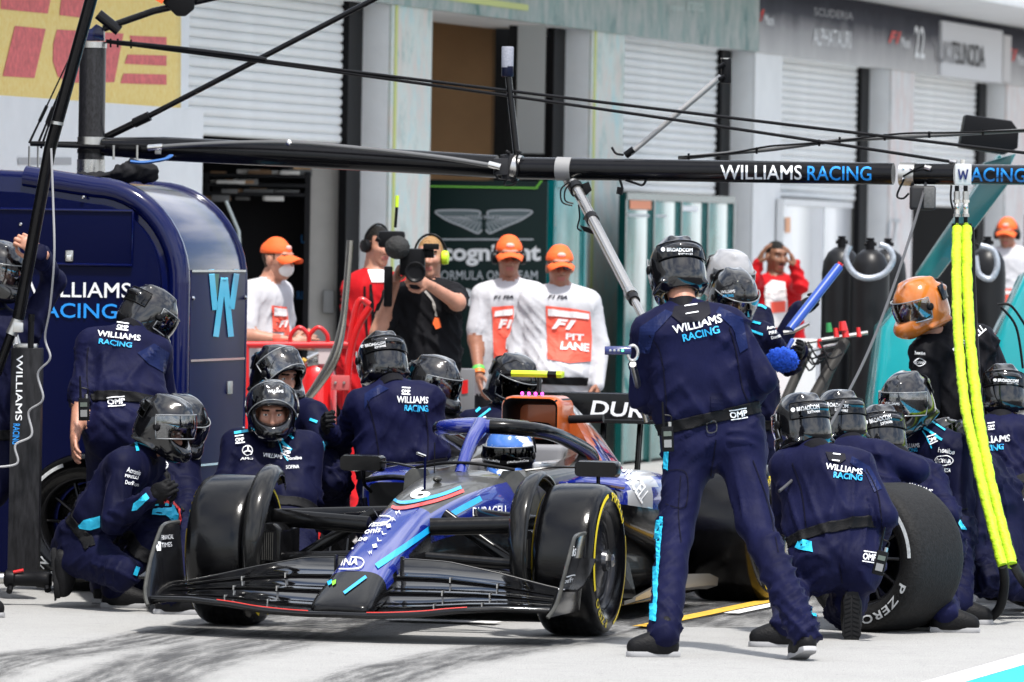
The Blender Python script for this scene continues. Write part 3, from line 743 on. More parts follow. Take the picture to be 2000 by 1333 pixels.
bs = G().tube(spline([P(255, 316, 38.75), P(280, 318, 38.75), P(320, 312, 38.8), P(333, 305, 38.9)], 5), 0.018, 8, flat=.5).build('blue_strap', mat('strap_blue', (0.01, 0.09, 0.30), .6), origin=P(290, 330, 38.8)); tag(bs, 'blue strap hanging over the black cloth under the boom', 'strap')

# ================================================================== overhead gantry
MZ = 39.4
def gz(px):                        # depth of the boom where the photo shows it at px
    L_ = (2.297 + (px - 1000) / FPX * MZ) / (0.9677 + 0.252 * (px - 1000) / FPX); return MZ - 0.252 * L_
gan = root('overhead_gantry', Vector((*P(178, 300, MZ)[:2], 0)), 'black carbon overhead gantry boom with white and blue team lettering', 'gantry')
def GP(px, py, dz=0.0): return P(px, py, gz(px) + dz)
M_tube = mat('carbon_tube', (0.005, 0.005, 0.006), 0.2, coat=0.22, var=0.25, vscale=40)
mast_b = P(178, 300, MZ); mz0, mz1 = 0.0, P(178, 88, MZ).z
G().lathe([(0.073, 0), (0.073, mz1)], Vector((mast_b.x, mast_b.y, 0)), ZZ, 28).build('mast', mat('mast_carbon', (0.02, 0.02, 0.023), 0.3, coat=0.3, var=0.5, vscale=90, stretch=(1, 1, .5)), gan)
for ya, yb, mt in ((268, 287, M_steel), (82, 94, M_steel), (312, 340, M_steel), (292, 300, M_black)):
    z0, z1 = P(178, yb, MZ).z, P(178, ya, MZ).z
    G().lathe([(0.077, z0), (0.077, z1)], Vector((mast_b.x, mast_b.y, 0)), ZZ, 28).build('mast_collar', mt, gan)
G().prism([P(160, 80, MZ - .06), P(203, 80, MZ - .06), P(203, 55, MZ - .06), P(188, 47, MZ - .06), P(178, 56, MZ - .06), P(160, 62, MZ - .06)], (0, 0.12, 0)).build('mast_bracket', M_cab, gan, bevel=0.006)
G().lathe([(0.03, 0), (0.03, 0.145)], P(192, 28, MZ - .1), P(228, 57, MZ - .1) - P(192, 28, MZ - .1), 14).build('damper', M_tube, gan)
bl = G().tube([GP(203, 287), GP(320, 291), GP(560, 303), GP(800, 316), GP(970, 326)], [0.050, 0.066, 0.066, 0.064, 0.062], 22).build('boom', M_tube, gan)
br = G().tube([GP(1012, 329), GP(1745, 340)], [0.0600, 0.0585], 26).build('boom', M_tube, gan)
G().tube([GP(1785, 340), GP(1866, 341)], 0.056, 22).build('boom', M_tube, gan)
text_on('WILLIAMS', (1407, 350), (1566, 351), 27, [br], M_tlet, gan, bold=0.008, off=0.003)
text_on('RACING', (1577, 352), (1702, 353), 27, [br], M_blet, gan, bold=0.008, off=0.003)
G().tube([GP(1088, 330), GP(1117, 331)], 0.064, 26).build('boom_band', mat('grey_band', (0.24, 0.24, 0.24), .5), gan)
G().tube([GP(1758, 340), GP(1788, 341)], 0.064, 26).build('boom_clamp', M_steel, gan)
for x_, y_ in ((1764, 330), (1779, 330), (1764, 350)): G().ball(GP(x_, y_, -.062), 0.008, 8).build('bolt', M_chrome, gan)
# knuckle
kn = G(); kn.tube([GP(992, 302), GP(996, 352)], 0.045, 14); kn.box(GP(978, 326, -.02), (0.08, 0.10, 0.09)); kn.build('knuckle', mat('knuckle_black', (0.03, 0.03, 0.033), .35), gan, bevel=0.006)
G().tube([GP(1003, 326), GP(1016, 329)], 0.069, 22).build('knuckle_flange', M_steel, gan)
for pts in ([(976, 330), (966, 338), (975, 350), (990, 352)], [(1005, 352), (1010, 335), (1009, 310), (1012, 300)], [(990, 350), (985, 362), (1000, 362), (1010, 355)]):
    G().tube(spline([GP(*p, -.08) for p in pts], 5), 0.006, 6).build('cable', M_black, gan)
G().tube([GP(1002, 358, -.06), GP(1006, 348, -.06)], 0.018, 8).build('connector', M_black, gan)
rod = spline([GP(288, 289, -.1), GP(420, 281, -.1), GP(560, 279, -.1), GP(700, 290, -.1), GP(860, 308, -.1), GP(972, 326, -.1)], 6)
G().tube(rod, 0.0135, 10).build('tie_rod', mat('rod_grey', (0.16, 0.16, 0.16), .3, metal=.6), gan)
for a, b_ in (((562, 277), (568, 282)), ((955, 321), (978, 327)), ((290, 289), (318, 287))):
    G().tube([GP(*a, -.1), GP(*b_, -.1)], 0.018, 10).build('rod_end', M_chrome, gan)
for x_ in (222, 268): G().tube([GP(x_, 284, -.09), GP(x_, 312, -.09)], 0.007, 8).build('pin', M_steel, gan)
G().box(GP(309, 292, -.07), (0.035, 0.04, 0.055)).build('clip', M_steel, gan, bevel=0.005)
G().tube([GP(150, 282, -.03), GP(60, 281, -.03)], 0.014, 8).build('outrigger', M_black, gan)
G().tube([GP(205, 288, -.1), GP(105, 284, -.1)], 0.012, 8).build('outrigger', M_black, gan)
for a, c in (((148, 88), (57, 280)), ((152, 92), (74, 282)), ((146, 95), (80, 290))):
    G().tube([GP(*a), GP(a[0] * .45 + c[0] * .55, a[1] * .45 + c[1] * .55), GP(*c)], [0.004, 0.0045, 0.007], 6).build('stay_wire', M_black, gan)
    m1 = (a[0] * .38 + c[0] * .62, a[1] * .38 + c[1] * .62); m2 = (a[0] * .22 + c[0] * .78, a[1] * .22 + c[1] * .78)
    G().tube([GP(*m1), GP(*m2)], 0.010, 8).build('turnbuckle', M_black, gan)
for x_ in (57, 74): G().tube([GP(x_, 286), GP(x_, 332)], 0.006, 6).build('pin', M_steel, gan)
# struts going up out of the picture
G().tube([GP(203, 270, .05), GP(290, 228, .05)], 0.020, 12).build('strut_sleeve', M_tube, gan)
G().tube([GP(262, 241, .05), GP(292, 227, .05)], 0.027, 12).build('strut_sleeve', M_black, gan)
G().tube([GP(285, 230, .05), GP(800, -37, .05)], 0.0155, 12).build('strut', M_tube, gan)
G().tube([GP(203, 56, -.05), GP(300, 22, -.05), GP(470, -16, -.05)], 0.019, 12).build('top_arm', M_tube, gan)
G().prism([GP(318, 6, -.1), GP(345, 32, -.1), GP(362, 32, -.1), GP(379, 18, -.1), GP(382, -20, -.1), GP(318, -20, -.1)], (0, .04, 0)).build('arm_plate', M_black, gan, bevel=0.008)
G().prism([GP(292, -6, -.12), GP(316, 8, -.12), GP(332, -20, -.12), GP(292, -20, -.12)], (0, .02, 0)).build('arm_flag', mat('arm_orange', (0.8, .12, .02), .5), gan)
# stay cables along the boom
def sag(a, b_, s_, n_=24): return [GP(a[0] + (b_[0] - a[0]) * k / n_, a[1] + (b_[1] - a[1]) * k / n_ + s_ * 4 * (k / n_) * (1 - k / n_)) for k in range(n_ + 1)]
G().tube(sag((208, 82), (1868, 318), -6), 0.0085, 8).build('stay_cable', M_black, gan)
G().tube(sag((208, 80), (2060, 306), 2), 0.0085, 8).build('stay_cable', M_black, gan)
G().tube(sag((230, 84), (520, 117), -2), 0.014, 8).build('cable_sleeve', M_black, gan)
for x_, y_ in ((216, 84), (230, 84), (256, 86)): G().tube([GP(x_, y_ - 8), GP(x_, y_ + 9)], 0.006, 6).build('shackle', M_black, gan)
G().tube([GP(1855, 315), GP(1868, 318)], 0.014, 8).build('cable_end', M_steel, gan)
# aerial, lamp arm and wiring on the boom
G().tube([GP(1009, 302), GP(993, 150)], 0.018, 12).build('aerial_stem', M_tube, gan)
G().lathe([(.030, 0), (.033, .004), (.033, .055), (.030, .058)], GP(991, 150), ZZ, 18).build('aerial_base', mat('aerial_navy', (.01, .012, .03), .3), gan)
G().lathe([(.033, 0), (.033, .105), (.030, .112), (.0, .113)], GP(991, 132), ZZ, 18).build('aerial_head', mat('aerial_grey', (.26, .27, .32), .7, var=.25, vscale=120), gan)
for x_ in (992, 1014): G().tube([GP(x_ - 4, 296, -.05), GP(x_ + 4, 300, -.05)], 0.010, 8).build('cable_tie', M_black, gan)
G().tube([GP(1232, 300, .06), GP(1408, 150, .06)], [0.014, 0.017], 12).build('sensor_arm', mat('arm_grey', (.42, .41, .40), .4, metal=.5), gan)
G().tube([GP(1222, 304, .06), GP(1238, 292, .06)], 0.020, 10).build('sensor_joint', M_black, gan)
G().lathe([(.028, 0), (.028, .135), (.0, .136)], GP(1418, 163, .06), ZZ, 16).build('sensor_can', M_black, gan, bevel=0.003)
G().lathe([(.029, 0), (.029, .006)], GP(1418, 116, .06), ZZ, 16).build('sensor_cap', M_steel, gan)
for y_ in (128, 152): G().tube([GP(1404, y_ + 4, .03), GP(1416, y_ - 3, .03)], 0.012, 8).build('sensor_clamp', M_black, gan)
for pts in ([(1195, 288), (1203, 300), (1218, 303)], [(1222, 352), (1240, 358), (1255, 362), (1262, 352)], [(1210, 350), (1215, 366), (1212, 378)]):
    G().tube(spline([GP(*p, -.03) for p in pts], 5), 0.007, 6).build('cable', M_black, gan)
G().tube([GP(1212, 366, -.03), GP(1210, 380, -.03)], 0.018, 8).build('connector', M_black, gan)
cb = [(1325, 310), (1420, 300), (1500, 293), (1560, 285), (1640, 275), (1760, 268), (1880, 262), (2060, 252)]
G().tube(spline([GP(*p, .15) for p in cb], 5), 0.011, 8).build('cable_conduit', mat('conduit_grey', (.10, .10, .10), .4), gan)
G().tube(spline([GP(p[0], p[1] - 3 + 4 * math.sin(i * 2.1), .12) for i, p in enumerate(cb)], 5), 0.006, 6).build('cable', M_black, gan)
for x_, y_ in ((1345, 307), (1478, 295), (1600, 280), (1640, 275), (1728, 269), (1815, 264), (1920, 260)):
    G().tube([GP(x_, y_ - 7, .14), GP(x_, y_ + 6, .14)], 0.007, 6).build('cable_tie', M_black, gan)
# end plate and couplings
ep = G().box(GP(1881, 341, -.05), (0.088, 0.03, 0.112)).build('end_plate', mat('plate_white', (.62, .62, .62), .35, metal=.3), gan, bevel=0.006)
for a, b_ in (((1872, 331), (1876, 351)), ((1876, 351), (1881, 334)), ((1881, 334), (1886, 351)), ((1886, 351), (1890, 331))):
    stripe_on([a, b_], 3.4, [ep], mat('navy_print', (.01, .02, .12), .4), gan, 'emblem')
G().tube([GP(1880, 312, -.03), GP(1880, 322, -.03)], 0.012, 8).build('eye_bolt', M_chrome, gan)
for x_ in (1869, 1886):
    for ya, yb, r_, mt in ((363, 375, .012, M_black), (374, 392, .017, M_steel), (391, 396, .021, M_chrome), (396, 420, .014, M_chrome), (418, 424, .020, M_steel), (424, 440, .011, M_black)):
        G().tube([GP(x_, ya, -.05), GP(x_, yb, -.05)], r_, 10).build('hose_coupling', mt, gan)
    G().ball(GP(x_, 404, -.072), 0.014, 10).build('coupling_valve', M_chrome, gan)
G().tube(spline([GP(1858, 362, -.05), GP(1857, 390, -.05), GP(1862, 410, -.06)], 4), 0.006, 6).build('cable', M_black, gan)
# speaker box hung under the clamp
G().box(GP(1802, 387, -.02), (0.135, 0.11, 0.13)).build('signal_box', mat('box_dark', (.035, .035, .037), .45), gan, bevel=0.018, seg=3)
G().box(GP(1815, 386, -.08), (0.06, 0.02, 0.115)).build('signal_grille', mat('grille', (.10, .10, .10), .6, var=.3, vscale=150), gan, bevel=0.01)
for pts in ([(1766, 350), (1752, 382), (1764, 388), (1775, 378)], [(1764, 345), (1790, 330), (1812, 322)]):
    G().tube(spline([GP(*p, -.07) for p in pts], 5), 0.006, 6).build('cable', M_black, gan)
G().tube([GP(1806, 326, -.07), GP(1818, 330, -.07)], 0.014, 8).build('cable_guide', M_steel, gan)

# telescopic silver pole hanging from the boom
spole = root('camera_pole', GP(1110, 352), 'silver telescopic camera pole slanting down from the black boom', 'pole')
def SP(t): return P(1120 + (1292 - 1120) * t, 358 + (690 - 358) * t, 38.6 - 2.2 * t)
G().tube([SP(0.0), SP(.66)], 0.0285, 14).build('outer_tube', mat('pole_silver', (.52, .50, .48), .24, metal=.9), spole)
G().tube([SP(.62), SP(1.0)], 0.020, 14).build('inner_tube', MATS['pole_silver'], spole)
for t_, r_, mt in ((0.20, .036, M_black), (.64, .034, M_steel), (.67, .030, M_black), (.02, .04, M_black)):
    G().tube([SP(t_), SP(t_ + .025)], r_, 14).build('pole_clamp', mt, spole)
G().tube([GP(1105, 345), GP(1110, 360), SP(.03)], 0.022, 10).build('swivel', M_steel, spole)
G().prism([P(1132, 362, 38.5), P(1150, 355, 38.5), P(1156, 372, 38.5), P(1142, 385, 38.5)], (0, .08, 0)).build('camera_hood', M_black, spole, bevel=.004)
G().prism([P(1132, 440, 38.2), P(1150, 445, 38.2), P(1170, 462, 38.2), P(1158, 458, 38.2), P(1140, 452, 38.2)], (0, .08, 0)).build('camera_body', M_black, spole, bevel=.004)
for pts in ([(1112, 356), (1096, 370), (1098, 395), (1118, 402)], [(1115, 358), (1104, 372), (1104, 392), (1120, 398)], [(1130, 400), (1132, 425), (1128, 445), (1136, 452)], [(1122, 380), (1135, 400), (1145, 410), (1140, 430)]):
    G().tube(spline([P(*p, 38.35) for p in pts], 5), 0.005, 6).build('cable', M_black, spole)

# yellow sleeved air hoses
M_hv = mat('hi_vis_sleeve', (0.40, 0.62, 0.008), 0.6, var=0.2, vscale=12, bump=0.7, bscale=16, bstretch=(1, 1, 2.5))
def hosepts(pts, Z0, Z1):
    n_ = len(pts) - 1; return [P(p[0], p[1], Z0 + (Z1 - Z0) * (i / n_) ** .8) for i, p in enumerate(pts)]
def hose(label, pts, r, Z0, Z1, tail):
    h_ = root('air_hose', P(*pts[-1], Z1), label, 'hose', 'sleeved air hoses hanging from the boom')
    c = spline(hosepts(pts, Z0, Z1), 22); rq = random.Random(int(pts[0][0])); rr = [r * (1 + rq.uniform(-.025, .02) + .04 * math.sin(i * .7)) for i in range(len(c))]; c = [p + Vector((rq.uniform(-.0025, .0025), 0, 0)) for p in c]
    G().tube(c, rr, 14).build('sleeve', M_hv, h_, smooth=60)
    G().tube([P(pts[0][0], pts[0][1] - 8, Z0), P(pts[0][0], pts[0][1] + 3, Z0)], r * 1.08, 12).build('sleeve_end', M_black, h_)
    G().tube(spline([P(*p) for p in tail], 8), 0.024, 10).build('black_hose', M_rubber, h_); return h_
hose('left of two yellow sleeved air hoses hanging from the boom end plate', [(1869, 445), (1868, 560), (1873, 680), (1886, 800), (1903, 880), (1921, 960), (1958, 1106)], .026, 38.05, 35.6,
     [(1958, 1104, 35.6), (1962, 1140, 35.7), (1952, 1188, 35.75), (1922, 1214, 35.8), (1894, 1212, 35.95)])
hose('right of two yellow sleeved air hoses hanging from the boom end plate', [(1887, 445), (1889, 560), (1896, 680), (1909, 800), (1922, 880), (1940, 965), (1976, 1104)], .029, 38.1, 35.65,
     [(1978, 1100, 35.65), (1992, 1125, 35.95), (2010, 1150, 36.0)])
bt = G().tube(spline([P(1899, 445, 38.15), P(1905, 620, 38.0), P(1916, 780, 37.6), P(1940, 930, 36.8), P(1984, 1095, 36.0)], 8), 0.011, 8).build('control_cable', M_black, origin=P(1984, 1095, 36)); tag(bt, 'thin black cable running down beside the yellow hoses', 'cable')
rp = G().tube(spline([P(1812, 332, 38.2), P(1800, 390, 38.1), P(1745, 560, 37.2), P(1690, 700, 36.2), P(1622, 830, 35.2), P(1585, 890, 34.7), P(1550, 935, 34.35), P(1522, 960, 34.2)], 8), 0.0075, 8).build('coiled_lead', mat('lead_grey', (.06, .06, .065), .5), origin=P(1522, 960, 34.2)); tag(rp, 'thin grey lead running from the boom down to the kneeling crew member', 'lead')

# second boom end on the right, further along the lane
b2 = root('second_boom', P(1960, 340, 41.5), 'second black boom with blue lettering at the right edge', 'boom')
bt2 = G().tube([P(1893, 341, 41.3), P(2100, 343, 40.6)], 0.058, 22).build('boom', M_tube, b2)
text_on('ACING', (1896, 354), (2004, 356), 26, [bt2], M_blet, b2, bold=0.008, off=0.003)

# stand on the left with vertical lettering and the pole hinged on it
st = root('gun_stand', P(52, 1130, 36.6), 'black carbon stand box with vertical lettering at the left edge', 'stand')
sbx = G().box(P(50, 905, 36.6), (0.155, 0.16, 1.17)).build('box', mat('stand_carbon', (.018, .018, .02), .45, var=.5, vscale=18, stretch=(3, 3, .6)), st, bevel=0.006)
text_on('WILLIAMS', (32, 694), (30, 822), 14, [sbx], M_tlet, st, bold=0.008, up=(13, 0))
text_on('RACING', (26, 828), (24, 868), 14, [sbx], M_blet, st, bold=0.008, up=(13, 0))
G().box(P(50, 676, 36.6), (0.12, 0.10, 0.025)).build('top_plate', M_steel, st, bevel=.004)
G().lathe([(.025, 0), (.008, .05)], P(32, 672, 36.6), ZZ, 12).build('ball_joint', M_steel, st)
G().tube([P(60, 680, 36.55), P(61, 628, 36.55)], .016, 10).build('post', M_black, st); G().tube([P(61, 628, 36.55), P(62, 614, 36.55)], .017, 10).build('post_cap', M_tube, st)
hp = root('hand_pole', P(14, 720, 36.4), 'long black pole gripped by the crew member at the left edge', 'pole')
G().tube([P(186, -30, 36.0), P(98, 290, 36.2), P(36, 622, 36.4)], .0315, 14).build('upper_tube', M_tube, hp)
G().tube([P(36, 622, 36.4), P(22, 654, 36.4)], .030, 12).build('clamp', M_steel, hp); G().box(P(36, 640, 36.38), (.05, .04, .05)).build('clamp_block', M_steel, hp, bevel=.006)
G().tube([P(22, 652, 36.4), P(-6, 730, 36.5)], .024, 12).build('lower_tube', M_tube, hp)
G().tube([P(112, 238, 36.15), P(111, 244, 36.15)], .0335, 14).build('tape_band', M_steel, hp)
lead = G().tube(spline([P(100, 290, 36.1), P(104, 400, 36.1), P(106, 500, 36.1), P(98, 600, 36.2), P(88, 660, 36.3), P(98, 700, 36.3), P(74, 730, 36.35), P(84, 780, 36.35), P(56, 805, 36.4), P(62, 850, 36.4), P(30, 870, 36.4), P(34, 905, 36.4), P(-6, 913, 36.4)], 7), .006, 6).build('air_lead', mat('lead_white', (.35, .35, .36), .4), origin=P(60, 850, 36.4)); tag(lead, 'thin pale lead dangling from the pole across the stand', 'lead')
gun = root('wheel_gun', P(50, 1152, 35.9), 'black wheel gun lying on the ground at the left edge', 'wheel gun')
G().tube([P(-40, 1130, 36), P(8, 1130, 36)], .028, 12).build('barrel', M_steel, gun)
G().lathe([(.03, 0), (.044, .01), (.044, .05), (.036, .06), (.036, .16), (.042, .17), (.042, .23), (.03, .24)], P(8, 1130, 36), Vector((1, -.05, -.02)), 16).build('body', M_black, gun, bevel=.003)
G().tube([P(22, 1140, 36), P(18, 1156, 35.95)], .016, 8).build('foot', M_black, gun); G().tube([P(90, 1132, 36), P(94, 1154, 35.95)], .018, 8).build('foot', M_black, gun)
G().tube([P(26, 1118, 35.97), P(46, 1114, 35.97)], .008, 8).build('trigger', M_red, gun)
# ================================================================== wheels
M_tyre = mat('tyre_rubber', (0.0025, 0.0025, 0.003), 0.17, var=0.3, vscale=10, bump=0.05, bscale=120, rvar=0.06, spec=0.32)
M_tyre2 = mat('tyre_rubber_used', (0.014, 0.014, 0.0145), 0.62, var=0.35, vscale=60, bump=0.25, bscale=110)
M_rim = mat('rim_dark', (0.03, 0.03, 0.033), 0.25, metal=0.8)
M_disc = mat('wheel_cover', (0.10, 0.10, 0.11), 0.22, metal=0.9)
M_yel = mat('tyre_yellow', (0.80, 0.62, 0.02), 0.5)
M_tgrey = mat('tyre_grey_print', (0.50, 0.52, 0.54), 0.6, var=0.25, vscale=60)
def wheel(parent, c, ax, w, mt, pr, phase=0.0, sides=(1, -1), nm='wheel', upv=(0, 0, 1), texts=(('P ZERO', 238, 46), ('PIRELLI', 62, 52)), arcs=((100, 205), (285, 20)), rim_mt=None, cover=True):
    """parent local coordinates; ax = outward axle direction"""
    if parent is not None and nm:
        W = bpy.data.objects.new(nm, None); COL.objects.link(W); W.parent = parent; W.empty_display_size = .05; _WM[W.name] = wm(parent)
    else: W = parent
    c = Vector(c); ax = Vector(ax).normalized(); a, b_, d = frame(ax, upv)
    h = w / 2; rim_mt = rim_mt or M_rim
    prof = [(.234, -h + .03), (.262, -h + .008), (.292, -h), (.320, -h + .004), (.342, -h + .018), (.354, -h + .040), (.3595, -h + .075), (.360, 0), (.3595, h - .075), (.354, h - .040), (.342, h - .018), (.320, h - .004), (.292, h), (.262, h - .008), (.234, h - .03)]
    ty = G().lathe(prof, c, ax, 72, cap=False, upv=upv).build('tyre', mt, W, smooth=180, world=False, fix=True)
    G().lathe([(.236, -h + .028), (.228, -h + .03), (.212, -h + .06), (.206, 0), (.212, h - .06), (.228, h - .03), (.236, h - .028)], c, ax, 48, cap=False, upv=upv).build('rim', rim_mt, W, smooth=60, world=False)
    if cover:
        G().lathe([(.226, h - .035), (.216, h - .055), (.196, h - .060), (.150, h - .050), (.085, h - .042), (.055, h - .030), (.05, h - .01), (.0, h - .01)], c, ax, 48, cap=False, upv=upv).build('wheel_cover', M_disc, W, smooth=35, world=False)
        for r_ in (.185, .13): G().lathe([(r_, h - .052), (r_ + .004, h - .046), (r_ + .008, h - .054)], c, ax, 48, cap=False).build('cover_ring', M_rim, W, world=False)
        G().lathe([(.034, h - .02), (.034, h + .012), (.018, h + .02), (.0, h + .02)], c, ax, 6, cap=False).build('wheel_nut', M_chrome, W, smooth=20, world=False)
    else:
        for k in range(10):
            t = 2 * math.pi * k / 10; dr = a * math.cos(t) + b_ * math.sin(t)
            G().tube([c + dr * .05 + d * (h - .07), c + dr * .212 + d * (h - .09)], .016, 8, flat=.6).build('spoke', rim_mt, W, world=False)
        G().lathe([(.06, h - .12), (.06, h - .05), (.035, h - .04), (.035, h - .10)], c, ax, 20, cap=False).build('hub', rim_mt, W, world=False)
    G().lathe([(.205, -h + .06), (.19, -h + .04), (.0, -h + .04)], c, ax, 36, cap=False).build('brake_drum', M_carbon, W, world=False)
    def polar(r_, t, s_):
        if r_ <= .320: hh = h - .004 * max(0, (r_ - .292) / .028)
        else: hh = h - .004 - (r_ - .320) / .022 * .014
        if r_ < .292: hh = h - .008 * (.292 - r_) / .03
        return c + (a * math.cos(t) + b_ * math.sin(t)) * r_ + d * (s_ * (hh + .003))
    for s_ in sides:
        for t0_, t1 in arcs:
            if t1 < t0_: t1 += 360
            n_ = 26; g_ = G(); rr = (.303, .312, .321)
            vs_ = [polar(r_, R(t0_ + (t1 - t0_) * k / n_ + phase), s_) for k in range(n_ + 1) for r_ in rr]
            g_.add(vs_, [(3 * k + j, 3 * k + j + 1, 3 * k + j + 4, 3 * k + j + 3) for k in range(n_) for j in (0, 1)])
            g_.build('tyre_stripe', pr, ty if nm is None else W, smooth=0, world=False)
        for tx, t0_, span in texts:
            vs2, fs2 = text_mesh2d(tx, .02, 0.0, 1.1); vs2, fs2 = cut_grid(vs2, fs2, 14, 2)
            sg = 1 if s_ > 0 else -1
            g_ = G(); g_.add([polar(.280 + .042 * y, R(t0_ + phase + sg * (0.5 - x) * span * -1 * -1), s_) for x, y in vs2], fs2)
            g_.build('tyre_lettering', pr, ty if nm is None else W, smooth=0, world=False, fix=False)
    return W

# ================================================================== racing car
C0 = GR(790, 1231)
CARM = Matrix.Identity(4)
for i in range(3): CARM[i][0] = -U[i]; CARM[i][1] = -V[i]; CARM[i][2] = ZZ[i]; CARM[i][3] = C0[i]
car = bpy.data.objects.new('racing_car', None); COL.objects.link(car); car.matrix_world = CARM
car.location = C0; car.rotation_euler = CARM.to_euler()
tag(car, 'blue and black open-wheel racing car with orange air intake stopped among the crew', 'car')
M_cblue = mat('car_blue', (0.005, 0.015, 0.20), 0.2, coat=0.9, var=0.06, vscale=4)
M_ccarb = mat('car_carbon', (0.005, 0.005, 0.0055), 0.2, coat=0.10, spec=0.2, var=0.3, vscale=25, rvar=0.06)
M_cgrey = mat('car_vanity_grey', (0.05, 0.05, 0.046), 0.32, coat=0.4, var=0.3, vscale=14)
M_corng = mat('car_copper', (0.55, 0.115, 0.02), 0.3, metal=0.25, coat=0.6)
M_cwht = mat('car_silver', (0.45, 0.46, 0.48), 0.28, metal=0.3, coat=0.6)
M_ccyan = mat('car_cyan', (0.01, 0.36, 0.72), 0.35, coat=0.4)
M_cred = mat('car_red', (0.70, 0.03, 0.02), 0.35, coat=0.4)
M_flap = mat('flap_gloss', (.003, .003, .0035), .08, coat=.5, spec=.3, var=.2, vscale=30)
M_flap.node_tree.nodes['Principled BSDF'].inputs['Coat IOR'].default_value = 1.6
for M_ in (M_cblue, M_cwht): M_.node_tree.nodes['Principled BSDF'].inputs['Coat IOR'].default_value = 1.9
def cb_(g_, name, mt, par=None, **k): return g_.build(name, mt, par or car, world=False, **k)
def ring(x, zb, zt, wb, wt, e=3.2, n_=40):
    zc, hz = (zb + zt) / 2, (zt - zb) / 2; out_ = []
    for k in range(n_):
        t = 2 * math.pi * k / n_; c_, s_ = math.cos(t), math.sin(t)
        zz = zc + hz * math.copysign(abs(s_) ** (2 / e), s_); f = (zz - zb) / (zt - zb)
        out_.append(Vector((x, (wb + (wt - wb) * f) * math.copysign(abs(c_) ** (2 / e), c_), zz)))
    return out_
def lerp_rows(rows, n_=5):
    a = [Vector(r[:3]) for r in rows]; b_ = [Vector((r[3], r[4], 0)) for r in rows]
    A, Bq = spline(a, n_), spline(b_, n_)
    return [(p.x, p.y, p.z, q.x, q.y) for p, q in zip(A, Bq)]
rows = [(1.15, .138, .160, .090, .075), (1.135, .130, .178, .140, .120), (1.06, .128, .220, .165, .135), (0.90, .14, .295, .165, .130), (0.6, .19, .415, .165, .128), (0.25, .26, .525, .170, .132), (0, .28, .588, .18, .145), (-.4, .25, .665, .235, .19), (-.8, .19, .715, .29, .235), (-1.08, .17, .735, .32, .26)]
fr = lerp_rows(rows)
g_ = G(); g_.rings([ring(*r) for r in fr])
mono = cb_(g_, 'monocoque', [M_ccarb, M_cblue, M_cgrey], smooth=60)
for p in mono.data.polygons:
    c_ = p.center; x = c_.x
    r0 = min(fr, key=lambda r: abs(r[0] - x)); f = (c_.z - r0[1]) / (r0[2] - r0[1]); w_ = r0[4]
    if x > .86: mi = 0
    elif f > .62: mi = 1 if (x > .02 or abs(c_.y) > w_ * .80) else 2
    elif f > .50 and x > -1.1: mi = 1 if x < 0.1 else 0
    else: mi = 0
    p.material_index = mi
# cockpit sides, floor, headrest
for s_ in (1, -1):
    g_ = G(); rs = []
    for x, y0_, y1_, zb, zt in ((-1.06, .17, .315, .2, .735), (-1.4, .20, .345, .2, .73), (-1.9, .215, .36, .2, .74), (-2.2, .20, .34, .2, .78), (-2.45, .12, .28, .2, .84)):
        rs.append([Vector((x, s_ * y, z)) for y, z in ((y0_, zb), (y1_, zb), (y1_ + .01, zb + .3), (y1_ - .01, zt - .03), (y1_ - .04, zt), (y0_ + .02, zt), (y0_, zt - .04))])
    cb_(g_.rings(rs), 'cockpit_side', M_cgrey, bevel=.006, smooth=50)
g_ = G(); g_.box((-1.7, 0, .3), (1.3, .42, .2)); cb_(g_, 'cockpit_floor', M_ccarb)
g_ = G(); g_.box((-2.32, 0, .66), (.2, .40, .34)); cb_(g_, 'headrest', mat('headrest', (.2, .2, .21), .7), bevel=.03, seg=3)
for s_ in (1, -1):
    g_ = G(); g_.box((-2.0, s_ * .19, .70), (.5, .06, .12)); cb_(g_, 'headrest_pad', M_cwht if s_ > 0 else MATS['headrest'], bevel=.02, seg=3)
g_ = G(); g_.tube(spline([(-1.07, -.25, .74), (-1.0, -.1, .765), (-.99, 0, .77), (-1.0, .1, .765), (-1.07, .25, .74)], 5), .008, 8); cb_(g_, 'windscreen_edge', M_black)
# halo
g_ = G()
hal = [(-2.45, .295, .76), (-2.3, .31, .80), (-2.0, .30, .855), (-1.7, .285, .90), (-1.5, .245, .925), (-1.38, .14, .938), (-1.35, 0, .94)]
hal = hal + [(x, -y, z) for x, y, z in hal[-2::-1]]
hp_ = spline(hal, 6); g_.tube(hp_, .040, 14, flat=.9)
halo = cb_(g_, 'halo', [M_ccarb, M_cblue], smooth=60)
for p in halo.data.polygons: p.material_index = 1 if (p.center.x > -1.43 and p.center.y < .06) else 0
g_ = G(); g_.tube(spline([(-.97, 0, .71), (-1.06, 0, .79), (-1.2, 0, .88), (-1.36, 0, .945)], 5), [.030 + .016 * (k / 15) ** 2 for k in range(16)], 14, flat=1.0); cb_(g_, 'halo_pillar', M_cblue, smooth=60)
for s_ in (1, -1):
    g_ = G(); g_.tube(spline([(-1.36, 0, .945), (-1.40, s_ * .08, .942), (-1.5, s_ * .2, .93)], 5), .040, 12); cb_(g_, 'halo_fairing', M_cblue if s_ < 0 else M_ccarb, smooth=60)
    g_ = G(); g_.tube([(-1.6, s_ * .285, .925), (-1.95, s_ * .318, .875)], .014, 8); cb_(g_, 'halo_winglet', M_ccarb)
